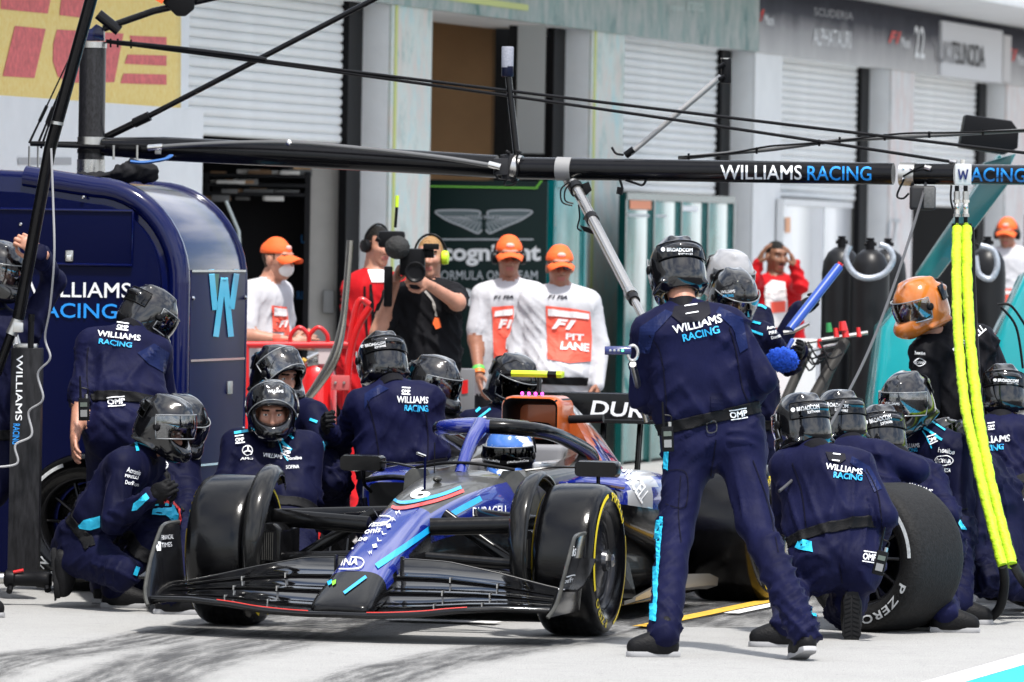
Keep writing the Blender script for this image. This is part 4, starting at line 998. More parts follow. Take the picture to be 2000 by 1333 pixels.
# airbox and engine cover
def rrect(x, yc, zc, hw, hh, r_, n_=8):
    pts = []
    for cx, cz, t0_ in ((hw - r_, hh - r_, 0), (-hw + r_, hh - r_, 90), (-hw + r_, -hh + r_, 180), (hw - r_, -hh + r_, 270)):
        for k in range(n_): t = R(t0_ + 90 * k / (n_ - 1)); pts.append(Vector((x, yc + cx + r_ * math.cos(t), zc + cz + r_ * math.sin(t))))
    return pts
g_ = G(); g_.rings([rrect(-2.62, 0, .955, .152, .118, .06), rrect(-2.42, 0, .962, .156, .112, .055), rrect(-2.335, 0, .965, .152, .106, .05), rrect(-2.32, 0, .965, .143, .097, .045), rrect(-2.335, 0, .965, .130, .085, .04), rrect(-2.6, 0, .95, .11, .07, .035)], cap=False)
ai = cb_(g_, 'air_intake', [M_corng, M_black], smooth=60)
for p in ai.data.polygons:
    if abs(p.center.y) < .137 and abs(p.center.z - .965) < .092: p.material_index = 1
g_ = G(); g_.rings([rrect(-2.58, 0, .95, .12, .08, .03), rrect(-2.60, 0, .95, .12, .08, .03)]); cb_(g_, 'intake_duct', M_black)
g_ = G(); g_.tube([(-2.46, 0, .80), (-2.40, 0, .92)], .1, 8, flat=.5); g_.tube([(-2.45, .13, .70), (-2.42, .13, .88)], .022, 8); g_.tube([(-2.45, -.13, .70), (-2.42, -.13, .88)], .022, 8); cb_(g_, 'roll_hoop', M_ccarb)
def bell(x, zt, wt, zs, ws, zb, wb, n_=30):
    pts = [(-wb, zb), (-ws, zs)]; ctrl = [Vector((0, -wb, zb)), Vector((0, -wb * .98, (zb + zs) / 2)), Vector((0, -ws, zs)), Vector((0, -wt, zt - wt * .55)), Vector((0, -wt * .55, zt - .008)), Vector((0, 0, zt))]
    h_ = spline(ctrl, 5); full = h_ + [Vector((0, -p.y, p.z)) for p in h_[-2::-1]]
    return [Vector((x, p.y, p.z)) for p in full]
secs = [(-2.56, 1.072, .150, .80, .26, .45, .33), (-2.75, 1.060, .135, .76, .29, .40, .40), (-3.0, 1.015, .110, .68, .31, .35, .42), (-3.3, .945, .085, .62, .30, .30, .38), (-3.7, .835, .062, .54, .24, .26, .28), (-4.1, .70, .045, .48, .15, .28, .18), (-4.45, .585, .03, .45, .07, .34, .09)]
A1 = spline([Vector(s_[:3]) for s_ in secs], 5); A2 = spline([Vector(s_[3:6]) for s_ in secs], 5); A3 = spline([Vector((s_[6], 0, 0)) for s_ in secs], 5)
g_ = G(); g_.rings([bell(a.x, a.y, a.z, b_.x, b_.y, b_.z, c_.x) for a, b_, c_ in zip(A1, A2, A3)], cap=True)
ec = cb_(g_, 'engine_cover', [M_cblue, M_corng, M_cwht, M_ccarb], smooth=60)
for p in ec.data.polygons:
    c_ = p.center; x, z = c_.x, c_.z
    band = z - (1.30 + .20 * (x + 2.3))
    zt_ = np.interp(x, [-4.45, -3.0, -2.56], [.585, 1.015, 1.072])
    if x > -2.66: mi = 1
    elif z > zt_ - .045 - .10 * max(0, (x + 3.4)): mi = 2
    elif z > zt_ - .12 - .16 * max(0, (x + 3.3)): mi = 1
    elif .50 < (z + .42 * x + 1.3 * 1) % .62 < .60: mi = 2
    else: mi = 0
    p.material_index = mi
g_ = G(); g_.box((-2.50, 0, 1.135), (.05, .012, .10)); cb_(g_, 'camera_stem', M_ccarb)
g_ = G(); g_.rings([rrect(0, 0, 0, .0, .0, 0)] if False else [[Vector((-2.40 + a, y, 1.185 + c_)) for a, c_ in ((-.03, -.014), (.03, -.017), (.04, 0), (.03, .017), (-.03, .014))] for y in (-.115, .075)]); cb_(g_, 'roof_camera', mat('camera_lime', (.62, .80, .02), .4), bevel=.003)
g_ = G(); g_.rings([[Vector((-2.40 + a, y, 1.185 + c_)) for a, c_ in ((-.028, -.013), (.028, -.016), (.038, 0), (.028, .016), (-.028, .013))] for y in (.075, .122)]); cb_(g_, 'camera_lens', M_black)
g_ = G(); g_.rings([[Vector((-2.40 + a, y, 1.185 + c_)) for a, c_ in ((-.03, -.015), (.03, -.018), (.04, 0), (.03, .018), (-.03, .015))] for y in (.122, .150)]); cb_(g_, 'camera_cap', MATS['camera_lime'], bevel=.003)
g_ = G(); g_.rings([[Vector((-2.40 + a, y, 1.185 + c_)) for a, c_ in ((-.03, -.012), (.03, -.014), (.036, 0), (.03, .014), (-.03, .012))] for y in (-.150, -.115)]); cb_(g_, 'camera_lens', M_black)
for k in range(4): g_ = G(); g_.ball((-2.37, -.055 + .035 * k, 1.085), .009, 8); cb_(g_, 'warning_light', mat('magenta_led', (.9, .05, .55), .4, emit=3.0))
g_ = G(); g_.tube([(-2.5, .16, .955), (-2.5, .34, .965)], .022, 10); cb_(g_, 'side_camera', M_black)
# sidepods
for s_ in (1, -1):
    g_ = G(); rs = []
    for x, y0_, y1_, zb, zt in lerp_rows([(-1.62, .32, .66, .47, .66), (-1.75, .30, .72, .40, .70), (-2.2, .28, .76, .30, .72), (-2.7, .27, .72, .22, .68), (-3.2, .25, .56, .16, .58), (-3.7, .2, .36, .14, .44), (-4.05, .12, .2, .2, .34)], 4):
        yc, hw = (y0_ + y1_) / 2, (y1_ - y0_) / 2; rr = ring(x, zb, zt, hw * .92, hw, 3.2, 28); rs.append([Vector((p.x, s_ * (yc + p.y), p.z)) for p in rr])
    o = cb_(g_.rings(rs), 'sidepod', [M_cblue, M_cwht, M_ccarb], smooth=60)
    for p in o.data.polygons:
        c_ = p.center; zt_ = np.interp(c_.x, [-4.05, -3.2, -2.2, -1.6], [.34, .58, .72, .66]); zb_ = np.interp(c_.x, [-4.05, -3.2, -2.2, -1.6], [.2, .16, .30, .47])
        f = (c_.z - zb_) / (zt_ - zb_)
        p.material_index = 2 if f < .42 else (1 if (abs(c_.y) - .25 - .25 * (c_.x + 3.4)) % .5 < .13 and f > .6 else 0)
    yc = .49 * s_
    g_ = G(); g_.rings([ring(-1.60, .485, .645, .145, .15, 5, 24), ring(-1.66, .49, .64, .14, .145, 5, 24)]); g_.v = [v + Vector((0, yc, 0)) for v in g_.v]; cb_(g_, 'sidepod_inlet', M_black)
    g_ = G(); g_.tube(spline([(-1.60, s_ * .33, .655), (-1.55, s_ * .5, .672), (-1.62, s_ * .67, .65)], 5), .014, 8); cb_(g_, 'inlet_lip', M_cblue if s_ > 0 else M_ccarb)
    # floor with raised fences and edge wing
    g_ = G(); g_.prism([Vector((x, s_ * y, .075)) for x, y in ((-.95, .12), (-1.05, .62), (-1.3, .74), (-2.2, .76), (-3.0, .72), (-3.3, .55), (-3.95, .5), (-3.95, .0), (-.95, .0))], (0, 0, .022)); cb_(g_, 'floor', M_ccarb, bevel=.004)
    for k, y in enumerate((.34, .45, .56, .66)):
        g_ = G(); g_.prism([Vector((x, s_ * (y + .02 * j), z)) for j, (x, z) in enumerate(((-.98 - .05 * k, .10), (-.92 - .05 * k, .30), (-1.02 - .05 * k, .38), (-1.5, .28), (-1.6, .10)))], (0, s_ * .010, 0)); cb_(g_, 'floor_fence', M_ccarb)
    g_ = G(); rs = []
    for x, z, h_ in ((-1.35, .10, .02), (-1.8, .11, .05), (-2.4, .12, .07), (-2.95, .11, .06), (-3.15, .10, .04)):
        rs.append([Vector((x, s_ * .745, z - .02)), Vector((x, s_ * .80, z)), Vector((x, s_ * .805, z + h_)), Vector((x, s_ * .79, z + h_)), Vector((x, s_ * .785, z + .01)), Vector((x, s_ * .745, z))])
    cb_(g_.rings(rs), 'floor_edge_wing', mat('floor_titanium', (.32, .31, .29), .3, metal=.8), smooth=50)
# undercut bodywork under the sidepods
for s_ in (1, -1):
    g_ = G(); rs = []
    for x, y0_, y1_, zb, zt in ((-1.1, .18, .33, .09, .5), (-1.6, .2, .48, .09, .52), (-2.3, .2, .60, .09, .45), (-3.0, .2, .55, .09, .40), (-3.6, .15, .36, .09, .32)):
        yc, hw = (y0_ + y1_) / 2, (y1_ - y0_) / 2; rs.append([Vector((p.x, s_ * (yc + p.y), p.z)) for p in ring(x, zb, zt, hw * 1.12, hw * .9, 3, 24)])
    cb_(g_.rings(rs), 'undercut', mat('car_bronze', (.05, .045, .04), .26, metal=.5, coat=.3, var=.3, vscale=6), smooth=60)
# nose lettering and marks come later; front wing
def fw(y, c_):
    y = abs(y); xle = np.interp(y, [0, .3, .6, .96], [1.17, 1.16, 1.10, .98]); xte = np.interp(y, [0, .3, .7, .96], [.55, .52, .48, .46])
    zle = np.interp(y, [0, .15, .35, .55, .75, .96], [.128, .126, .134, .158, .170, .165]); zte = np.interp(y, [0, .15, .35, .6, .8, .96], [.31, .335, .325, .275, .228, .195])
    return Vector((xle - c_ * (xle - xte), 0, zle + (zte - zle) * (c_ ** 1.35)))
ys = list(np.linspace(.0, .965, 22))
for s_ in (1, -1):
    for k, (c0, c1) in enumerate(((0, .33), (.31, .56), (.54, .79), (.77, 1.0))):
        g_ = G(); rs = []; te = []
        for y in ([q for q in ys if q > .125] if k else ys):
            top = []; bot = []; z0_ = fw(y, 0).z; H_ = fw(y, 1).z - z0_ + .03; za, zb_ = z0_ + H_ * (0, .145, .415, .685)[k], z0_ + H_ * (.11, .385, .655, 1.0)[k]
            for j in range(9):
                f = j / 8; p = fw(y, c0 + (c1 - c0) * f) + Vector((0, s_ * y, 0)); th = .011 * (math.sin(math.pi * min(1, f ** .5)) * .85 + .10)
                p.z = za + (zb_ - za) * (f ** 2.0); top.append(p + Vector((0, 0, th * .5))); bot.append(p - Vector((0, 0, th * .7)))
            rs.append(top + bot[::-1]); te.append(top[-1] + Vector((0, 0, .001)))
        el = cb_(g_.rings(rs), 'main_plane' if k == 0 else 'wing_flap', M_ccarb if k == 0 else M_flap, smooth=50)
        g_ = G(); g_.tube(te, .0024, 6); cb_(g_, 'flap_edge_glint', mat('edge_glint_grey', (.10, .10, .10), .3, metal=.5), el)  # thin trailing-edge lip, its paler grey standing in for the highlight line
    g_ = G(); g_.tube([Vector((fw(y, 0).x - .008, s_ * y, fw(y, 0).z)) for y in ys], .015, 10, flat=1.0); cb_(g_, 'leading_lip', mat('lip_gloss', (.004, .004, .0045), .12, coat=.6))
    for y in (.40, .62):
        for c_ in (.335, .565, .785):
            H_ = fw(y, 1).z - fw(y, 0).z + .03; p = Vector((fw(y, c_).x, s_ * y, fw(y, 0).z + H_ * {.335: .128, .565: .40, .785: .67}[c_])); g_ = G(); g_.box(p, (.05, .006, .06 * H_ + .012)); cb_(g_, 'slot_bracket', M_steel)
    pl = [Vector((x, s_ * y, z)) for x, y, z in ((1.02, .955, .135), (.97, .985, .20), (.86, .995, .34), (.74, .995, .455), (.66, .992, .498), (.46, .985, .505), (.44, .97, .30), (.44, .955, .14))]
    g_ = G(); g_.prism(pl, (0, s_ * .012, 0)); ep_ = cb_(g_, 'endplate', mat('endplate_black', (.005, .005, .006), .16, coat=.2, spec=.3), bevel=.003)
    g_ = G(); g_.tube(spline([v + Vector((0, s_ * .006, 0)) for v in pl[:6]], 5), .010, 8); cb_(g_, 'endplate_edge', M_cgrey, ep_)
    g_ = G(); rs = [[Vector((x, s_ * (.985 + y_), z + dz_)) for dz_ in (.006, -.006) for y_ in ((0, .075) if dz_ > 0 else (.075, 0))] for x, z in ((.86, .255), (.74, .275), (.62, .32), (.52, .385))]
    cb_(g_.rings(rs), 'dive_plane', M_ccarb, ep_, smooth=60)
    g_ = G(); g_.tube(spline([Vector((fw(y, 0).x + .004, s_ * y, fw(y, 0).z + .016)) for y in (.14, .25, .4, .5, .6)], 4), .0026, 6); cb_(g_, 'red_edge_line', M_cred)
    for y in (.14,):
        g_ = G(); g_.box((.64, s_ * .16, .33), (.05, .008, .10)); cb_(g_, 'flap_adjuster', M_ccarb, bevel=.002)
# front suspension, ducts and deflectors
for s_ in (1, -1):
    Y = lambda y: s_ * y
    for nm, a, b_, r_ in (('upper_wishbone', (.12, .15, .50), (.0, .66, .52), .026), ('upper_wishbone', (-.48, .22, .535), (-.03, .66, .525), .022), ('lower_wishbone', (.16, .14, .30), (.02, .66, .235), .026), ('lower_wishbone', (-.5, .24, .27), (-.03, .66, .235), .022), ('push_rod', (-.06, .17, .555), (.0, .62, .27), .018), ('steering_rod', (.20, .15, .36), (.12, .64, .33), .016)):
        g_ = G(); g_.tube([Vector((a[0], Y(a[1]), a[2])), Vector((b_[0], Y(b_[1]), b_[2]))], r_, 12, flat=1.6, upv=(0, 0, 1)); cb_(g_, nm, M_ccarb)
    g_ = G(); g_.rings([[Vector((x, Y(y), z)) for y, z in ((.56, .30), (.56, .47), (.60, .50), (.67, .50), (.70, .47), (.70, .27), (.66, .24), (.60, .25))] for x in (-.12, .10, .20)]); du_ = cb_(g_, 'brake_duct', M_ccarb, bevel=.012, seg=3)
    g_ = G(); g_.box((.203, Y(.625), .39), (.008, .085, .14)); cb_(g_, 'duct_mouth', M_black, du_)
    for k in range(6): g_ = G(); g_.box((.208, Y(.600 + .010 * k), .39), (.006, .003, .13)); cb_(g_, 'duct_vane', M_cgrey, du_)
    g_ = G(); rs = []
    for k in range(25):
        f = k / 24; t = R(-28 + 150 * f); ro = .382 + .045 * math.sin(math.pi * f) ; wdt = .02 + .06 * math.sin(math.pi * min(1, f * 1.05)) ** .7
        def pp(r_, y): return Vector((math.cos(t) * r_, Y(y), .36 + math.sin(t) * r_))
        yo = .672; rs.append([pp(ro - .012, yo + .022), pp(ro + .004, yo), pp(ro - .004, yo - wdt * .6), pp(ro - .03, yo - wdt), pp(ro - .05, yo - wdt), pp(ro - .018, yo - wdt * .55), pp(ro - .010, yo), pp(ro - .022, yo + .022)])
    cb_(g_.rings(rs), 'wheel_deflector', mat('deflector_carbon', (.012, .012, .012), .22, coat=.35), smooth=60)
    wheel(car, (0, s_ * .85, .36), (0, s_, 0), .305, M_tyre, M_yel, phase=0)
    wheel(car, (-3.6, s_ * .79, .36), (0, s_, 0), .405, M_tyre, M_yel, phase=40)
    for a, b_ in (((-3.3, .2, .42), (-3.6, .6, .5)), ((-3.9, .15, .4), (-3.6, .6, .5)), ((-3.2, .2, .22), (-3.6, .6, .22)), ((-3.95, .12, .25), (-3.6, .6, .22)), ((-3.55, .15, .55), (-3.58, .58, .3))):
        g_ = G(); g_.tube([Vector((a[0], Y(a[1]), a[2])), Vector((b_[0], Y(b_[1]), b_[2]))], .020, 10, flat=1.4); cb_(g_, 'rear_wishbone', M_ccarb)
    # mirrors
    g_ = G(); g_.rings([rrect(-1.30, s_ * .60, .745, .105, .036, .02), rrect(-1.36, s_ * .60, .745, .112, .042, .022), rrect(-1.42, s_ * .60, .745, .10, .035, .02)]); mi_ = cb_(g_, 'mirror', M_ccarb, smooth=50)
    g_ = G(); g_.tube(spline([Vector((-1.36, Y(.60), .71)), Vector((-1.38, Y(.60), .64)), Vector((-1.5, Y(.60), .60))], 4), .010, 8); cb_(g_, 'mirror_stalk', M_ccarb, mi_)
    g_ = G(); g_.tube(spline([Vector((-1.33, Y(.52), .752)), Vector((-1.22, Y(.40), .752)), Vector((-1.16, Y(.28), .735))], 4), .010, 8, flat=.6); cb_(g_, 'mirror_stay', M_ccarb, mi_)
# rear wing
def rw(y, c_): return Vector((-4.15 - .32 * c_, y, .90 + .14 * c_ ** .8))
for k, (c0, c1, mt) in enumerate(((0, .55, M_ccarb), (.6, 1.0, M_ccarb))):
    g_ = G(); rs = []
    for y in np.linspace(-.5, .5, 13):
        dip = -.03 * max(0, (abs(y) - .38) / .12) ** 2
        top = [rw(y, c0 + (c1 - c0) * j / 5) + Vector((0, 0, dip + .012)) for j in range(6)]; bot = [rw(y, c0 + (c1 - c0) * j / 5) + Vector((0, 0, dip - .004)) for j in range(6)]
        rs.append(top + bot[::-1])
    cb_(g_.rings(rs), 'rear_wing_plane', mt, smooth=50)
g_ = G(); g_.prism([Vector((-4.12, y, z)) for y, z in ((-.5, .92), (.5, .92), (.5, 1.055), (-.5, 1.055))], (-.012, 0, 0)); rwf = cb_(g_, 'rear_wing_flap', M_ccarb, bevel=.004)
for s_ in (1, -1):
    g_ = G(); rs = []
    for t in np.linspace(0, 1, 9): rs.append([Vector((-4.1, s_ * (.50 + .07 * math.sin(t * math.pi * .5) * 0 + .02), .38 + .62 * t)), Vector((-4.1, s_ * .532, .38 + .62 * t)), Vector((-4.55, s_ * .532, .38 + .66 * t)), Vector((-4.55, s_ * .52, .38 + .66 * t))])
    cb_(g_.rings(rs), 'rear_endplate', M_ccarb)
    g_ = G(); g_.tube(spline([(-4.12, s_ * .50, .90), (-4.12, s_ * .56, .97), (-4.14, s_ * .56, .80), (-4.15, s_ * .54, .5)], 5), .018, 8); cb_(g_, 'endplate_rim', M_ccarb)
    g_ = G(); g_.tube([(-4.2, s_ * .1, .45), (-4.3, s_ * .1, .92)], .016, 8, flat=1.8); cb_(g_, 'wing_pylon', M_ccarb)
g_ = G(); g_.rings([[Vector((-4.05, y, .56)), Vector((-4.25, y, .60)), Vector((-4.25, y, .59)), Vector((-4.05, y, .545))] for y in np.linspace(-.5, .5, 5)]); cb_(g_, 'beam_wing', M_ccarb)
g_ = G(); g_.prism([Vector((x, -.5, z)) for x, z in ((-3.8, .09), (-4.5, .30), (-4.5, .32), (-3.8, .12))], (0, 1.0, 0)); cb_(g_, 'diffuser', M_ccarb)
# pitot, aerials
g_ = G(); g_.tube([(-.32, -.0, .66), (-.32, 0, .82)], .006, 8); cb_(g_, 'aerial', M_cabd); g_ = G(); g_.tube([(-.32, 0, .82), (-.28, -.03, .835)], .007, 8); cb_(g_, 'aerial_tip', M_chrome)
g_ = G(); g_.tube([(-.86, -.1, .72), (-.86, -.1, .87)], .003, 6); cb_(g_, 'aerial', M_black)
g_ = G(); g_.ball((-.55, 0, .703), (.035, .022, .016), 12); cb_(g_, 'pitot_fairing', M_cgrey)
# ---- markings
T = [mono]
text_on('6', (803, 978), (842, 972), 20, T, M_tlet, car, bold=.03, up=(-5, -21), italic=0)
stripe_on([(735, 1108), (800, 1062), (870, 1012), (938, 974)], 11, T, M_ccyan, car, 'cyan_stripe', jump=.3)
stripe_on([(752, 962), (772, 994), (846, 981), (905, 960)], 6, T, M_cred, car, 'red_chevron', jump=.3); stripe_on([(762, 960), (782, 984), (850, 972), (900, 954)], 6, T, M_ccyan, car, 'cyan_chevron', jump=.3, off=.007)
stripe_on([(672, 1160), (715, 1128)], 6, T, M_ccyan, car, 'cyan_stripe', jump=.3)
text_on('SOFINA', (632, 1108), (698, 1106), 13, T, M_tlet, car, bold=.015, up=(4, -14), off=.006)
stripe_on([(626, 1112), (640, 1094), (704, 1092), (700, 1112), (626, 1112)], 2, T, M_tlet, car, 'badge_outline', off=.006)
for tx, a, b_, h_ in (('115', (664, 1078), (690, 1076), 9), ('honibe', (668, 1062), (716, 1058), 10), ('acronis', (688, 1048), (742, 1042), 11), ('Lavazza', (702, 1034), (756, 1028), 11)):
    text_on(tx, a, b_, h_, T, M_tlet, car, bold=.01, up=(5, -h_), off=.006)
stripe_on([(714, 1022), (728, 1012), (756, 1010), (764, 1016), (748, 1024), (714, 1022)], 2, T, M_tlet, car, 'badge_outline', off=.006)
for k in range(7): text_on('WILLIAMS'[k], (720 + 9 * k, 1086 - 13 * k), (728 + 9 * k, 1084 - 13 * k), 7, T, M_tlet, car, bold=0, off=.006)
for k, (a, c_) in enumerate(((624, 'F2A900'), (632, 'C8102E'), (640, '00A3E0'), (648, '78BE20'))): patch_on([(a, 1138), (a + 9, 1134), (a + 8, 1142), (a + 2, 1146)], T, mat('flag_%s' % c_, c_, .4), car, 'flag_mark', off=.006)
allc = [o for o in car.children if o.type == 'MESH']
text_on('DURACELL', (922, 1009), (991, 1004), 17, [mono] + [o for o in allc if o.name.startswith(('cockpit_side', 'sidepod', 'undercut'))], M_tlet, car, bold=.012, up=(0, -17), jump=.3)
text_on('DURACELL', (1153, 811), (1400, 826), 30, [rwf], M_tlet, car, bold=.02, up=(6, -29), off=.005)
eps = [o for o in allc if o.name.startswith('endplate')]
text_on('Acronis', (1088, 1090), (1122, 1086), 24, eps, M_tlet, car, bold=.015, up=(2, -22), off=.006)
text_on('CyberFit', (1092, 1144), (1120, 1139), 12, eps, M_tlet, car, bold=.01, off=.006)
stripe_on([(1088, 1134), (1114, 1124), (1122, 1126), (1120, 1144), (1092, 1152), (1088, 1134)], 2.2, eps, M_tlet, car, 'badge_outline', off=.006)
patch_on([(297, 1042), (312, 1041), (312, 1076), (297, 1077)], eps, M_tlet, car, 'badge', off=.006)
text_on('FT', (299, 1068), (310, 1067), 14, eps, M_black, car, bold=.0, off=.010)
text_on('FINANCIAL', (314, 1055), (337, 1053), 9, eps, M_tlet, car, bold=.0, off=.006); text_on('TIMES', (314, 1070), (334, 1068), 9, eps, M_tlet, car, bold=.0, off=.006)
stripe_on([(282, 1080), (274, 1115), (272, 1150)], 9, eps, M_ccyan, car, 'cyan_stripe', off=.013, jump=.3); stripe_on([(274, 1110), (268, 1132), (270, 1152)], 8, eps, M_cred, car, 'red_stripe', off=.015, jump=.3)
text_on('DURACELL', (1205, 905), (1252, 985), 26, [ec] + [o for o in allc if o.name.startswith('sidepod')], M_tlet, car, bold=.015, up=(16, -20), jump=.4)
# ================================================================== people: templates
def arr(v): return np.array(v, float)
def mesh_np(me):
    v = np.array([x.co[:] for x in me.vertices]); q = [tuple(p.vertices) for p in me.polygons]; return v, q
# slots of every person's mesh: 0 cloth 1 skin 2 hair 3 eye white 4 iris/brow 5 lips 6 glove 7 second cloth
def head_template():
    pr = [('e', (-.010, 0, .032), (.098, .077, .093), None, .03), ('e', (.022, 0, -.040), (.070, .060, .085), None, .03), ('e', (.064, 0, -.102), (.026, .030, .022), None, .03),
          ('c', (.090, 0, .018), (.112, 0, -.028), .009, .016, .02), ('e', (.099, .013, -.034), (.012, .010, .009), None, .012), ('e', (.099, -.013, -.034), (.012, .010, .009), None, .012),
          ('c', (.082, -.036, .036), (.082, .036, .036), .017, .017, .025), ('e', (.062, .043, -.020), (.028, .022, .024), None, .03), ('e', (.062, -.043, -.020), (.028, .022, .024), None, .03),
          ('e', (.104, .033, .010), (.018, .021, .012), None, -.018), ('e', (.104, -.033, .010), (.018, .021, .012), None, -.018),
          ('c', (.086, -.018, -.064), (.086, .018, -.064), .009, .009, .010), ('c', (.085, -.015, -.075), (.085, .015, -.075), .009, .009, .010),
          ('e', (-.008, .079, -.006), (.022, .010, .033), None, .01), ('e', (-.008, -.079, -.006), (.022, .010, .033), None, .01),
          ('c', (-.020, 0, -.06), (-.040, 0, -.19), .056, .060, .03)]
    v, q = sdf_mesh(pr, .0060, .02); v = relax(v, q, 1, .4)
    c = v[q].mean(1); mi = np.ones(len(q), int)
    lip = (abs(c[:, 1]) < .026) & (c[:, 0] > .085) & (c[:, 2] < -.058) & (c[:, 2] > -.082); mi[lip] = 5
    brow = (c[:, 0] > .070) & (abs(abs(c[:, 1]) - .034) < .020) & (c[:, 2] > .028) & (c[:, 2] < .040); mi[brow] = 4
    V_, F_, I_ = [v], [q.tolist()], list(mi); off = len(v)
    for s in (1, -1):
        for cc, r, m_ in (((.0735, s * .033, .009), .0150, 3), ((.0815, s * .033, .009), .0078, 4), ((.0745, s * .033, .0185), (.0155, .0185, .0085), 1), ((.0745, s * .033, -.0015), (.0150, .0175, .0065), 1)):
            g_ = G().ball(cc, r, 12); V_.append(arr([x[:] for x in g_.v])); F_.append([[i + off for i in f] for f in g_.f]); I_ += [m_] * len(g_.f); off += len(g_.v)
    return np.concatenate(V_), [tuple(f) for F in F_ for f in F], np.array(I_), len(v)
HEAD = head_template()
def hand_template(curl, rad=1.0, spread=.0):
    pr = [('c', (-.03, 0, 0), (.03, 0, 0), .030 * rad, .026 * rad, .02), ('e', (.055, 0, 0), (.055, .044 * rad, .019 * rad), None, .015)]
    for y, Ls, b in ((.033, (.042, .026, .020), .088), (.011, (.046, .029, .021), .094), (-.011, (.043, .027, .020), .091), (-.031, (.034, .021, .018), .082)):
        p = arr((b, y, -.002)); a = curl * .45
        for k, l in enumerate(Ls):
            d = arr((math.cos(a), spread * y * 4, -math.sin(a))); e = p + d * l
            pr.append(('c', tuple(p), tuple(e), (.0100 - .0009 * k) * rad, (.0094 - .0010 * k) * rad, .004)); p = e; a += curl * (.9 if k == 0 else .7)
    p = arr((.022, .034, -.006)); ct = curl * .55
    for k, (l, d) in enumerate(((.042, (.62, .66, -.35 - ct * .3)), (.032, (.85, .25 - ct * .5, -.30 - ct * .5)), (.024, (.88, -.1 - ct * .5, -.25 - ct * .4)))):
        d = arr(d); d /= np.linalg.norm(d); e = p + d * l; pr.append(('c', tuple(p), tuple(e), (.0128 - .001 * k) * rad, (.0118 - .0012 * k) * rad, .012 if k == 0 else .004)); p = e
    v, q = sdf_mesh(pr, .0050, .012); return relax(v, q, 1, .35), q
HANDS = {('relaxed', 0): hand_template(.45), ('grip', 0): hand_template(1.35), ('relaxed', 1): hand_template(.55, 1.15), ('grip', 1): hand_template(1.30, 1.15)}

def helmet_template():
    pr = [('e', (0, 0, .024), (.150, .126, .142), None, .02), ('e', (.088, 0, -.082), (.086, .090, .066), None, .06), ('e', (-.035, 0, -.058), (.112, .116, .092), None, .05),
          ('c', (.07, .038, .143), (-.080, .040, .136), .011, .013, .025), ('c', (.07, -.038, .143), (-.080, -.040, .136), .011, .013, .025),
          ('e', (-.112, 0, .070), (.056, .085, .024), None, .03), ('e', (.150, 0, -.085), (.035, .048, .032), None, .03), ('c', (-.10, .105, -.09), (.03, .112, -.10), .012, .012, .02), ('c', (-.10, -.105, -.09), (.03, -.112, -.10), .012, .012, .02),
          ('e', (0, 0, .010), (.122, .100, .120), None, -.006), ('e', (-.012, 0, -.175), (.118, .088, .105), None, -.012), ('e', (.165, 0, .006), (.110, .128, .050), None, -.010)]
    v, q = sdf_mesh(pr, .0054, .015); return relax(v, q, 12, .5), q
hv_, hq_ = helmet_template()
ME_HELM = np_mesh('helmet', hv_, hq_); ME_HELM.shade_smooth()
def visor_patch(a0, a1, z0, z1, sx, sy, n_=22, m_=8, t=.004, x0=0.0):
    g_ = G(); rows = []
    for sgn in (1.0, 1.0 - t / .15):
        rr = []
        for j in range(m_ + 1):
            z = z0 + (z1 - z0) * j / m_; s = math.sqrt(max(.05, 1 - ((z - .02) / .19) ** 2)) * sgn
            rr.append([Vector((x0 + sx * math.cos(R(a0 + (a1 - a0) * i / n_)) * s, sy * math.sin(R(a0 + (a1 - a0) * i / n_)) * s, z)) for i in range(n_ + 1)])
        rows.append(rr)
    for rr in rows: g_.rings(rr, close=False, cap=False)
    return g_
ME_VISOR = visor_patch(-84, 84, -.052, .064, .160, .134).mesh('visor'); ME_VISOR.shade_smooth()
ME_REAR = visor_patch(118, 242, .020, .098, .160, .134).mesh('rear_shield'); ME_REAR.shade_smooth()
def patch_rim(a0, a1, z0, z1, sx, sy, r):
    def pt(a, z): s = math.sqrt(max(.05, 1 - ((z - .02) / .19) ** 2)) * 1.004; return Vector((sx * math.cos(R(a)) * s, sy * math.sin(R(a)) * s, z))
    n_ = 24; loop_ = [pt(a0 + (a1 - a0) * i / n_, z0) for i in range(n_ + 1)] + [pt(a1, z0 + (z1 - z0) * i / 6) for i in range(1, 6)] + [pt(a1 + (a0 - a1) * i / n_, z1) for i in range(n_ + 1)] + [pt(a0, z1 + (z0 - z1) * i / 6) for i in range(1, 7)]
    m_ = G().tube(loop_, r, 6).mesh('visor_rim'); m_.shade_smooth(); return m_
ME_VRIM = patch_rim(-84, 84, -.052, .064, .160, .134, .0032); ME_RRIM = patch_rim(118, 242, .020, .098, .160, .134, .0026)
def clear_mat(name, tint, refl=1.0):
    M = bpy.data.materials.new(name); M.use_nodes = True; n = M.node_tree; n.nodes.remove(n.nodes['Principled BSDF'])
    t = n.nodes.new('ShaderNodeBsdfTransparent'); t.inputs[0].default_value = (*tint, 1); gl = n.nodes.new('ShaderNodeBsdfGlossy'); gl.inputs['Roughness'].default_value = .03
    fr_ = n.nodes.new('ShaderNodeFresnel'); fr_.inputs[0].default_value = 1.7; mm = n.nodes.new('ShaderNodeMath'); mm.operation = 'MULTIPLY'; mm.inputs[1].default_value = refl; mm.use_clamp = True
    x = n.nodes.new('ShaderNodeMixShader'); n.links.new(fr_.outputs[0], mm.inputs[0]); n.links.new(mm.outputs[0], x.inputs[0]); n.links.new(t.outputs[0], x.inputs[1]); n.links.new(gl.outputs[0], x.inputs[2])
    n.links.new(x.outputs[0], n.nodes['Material Output'].inputs[0]); return M
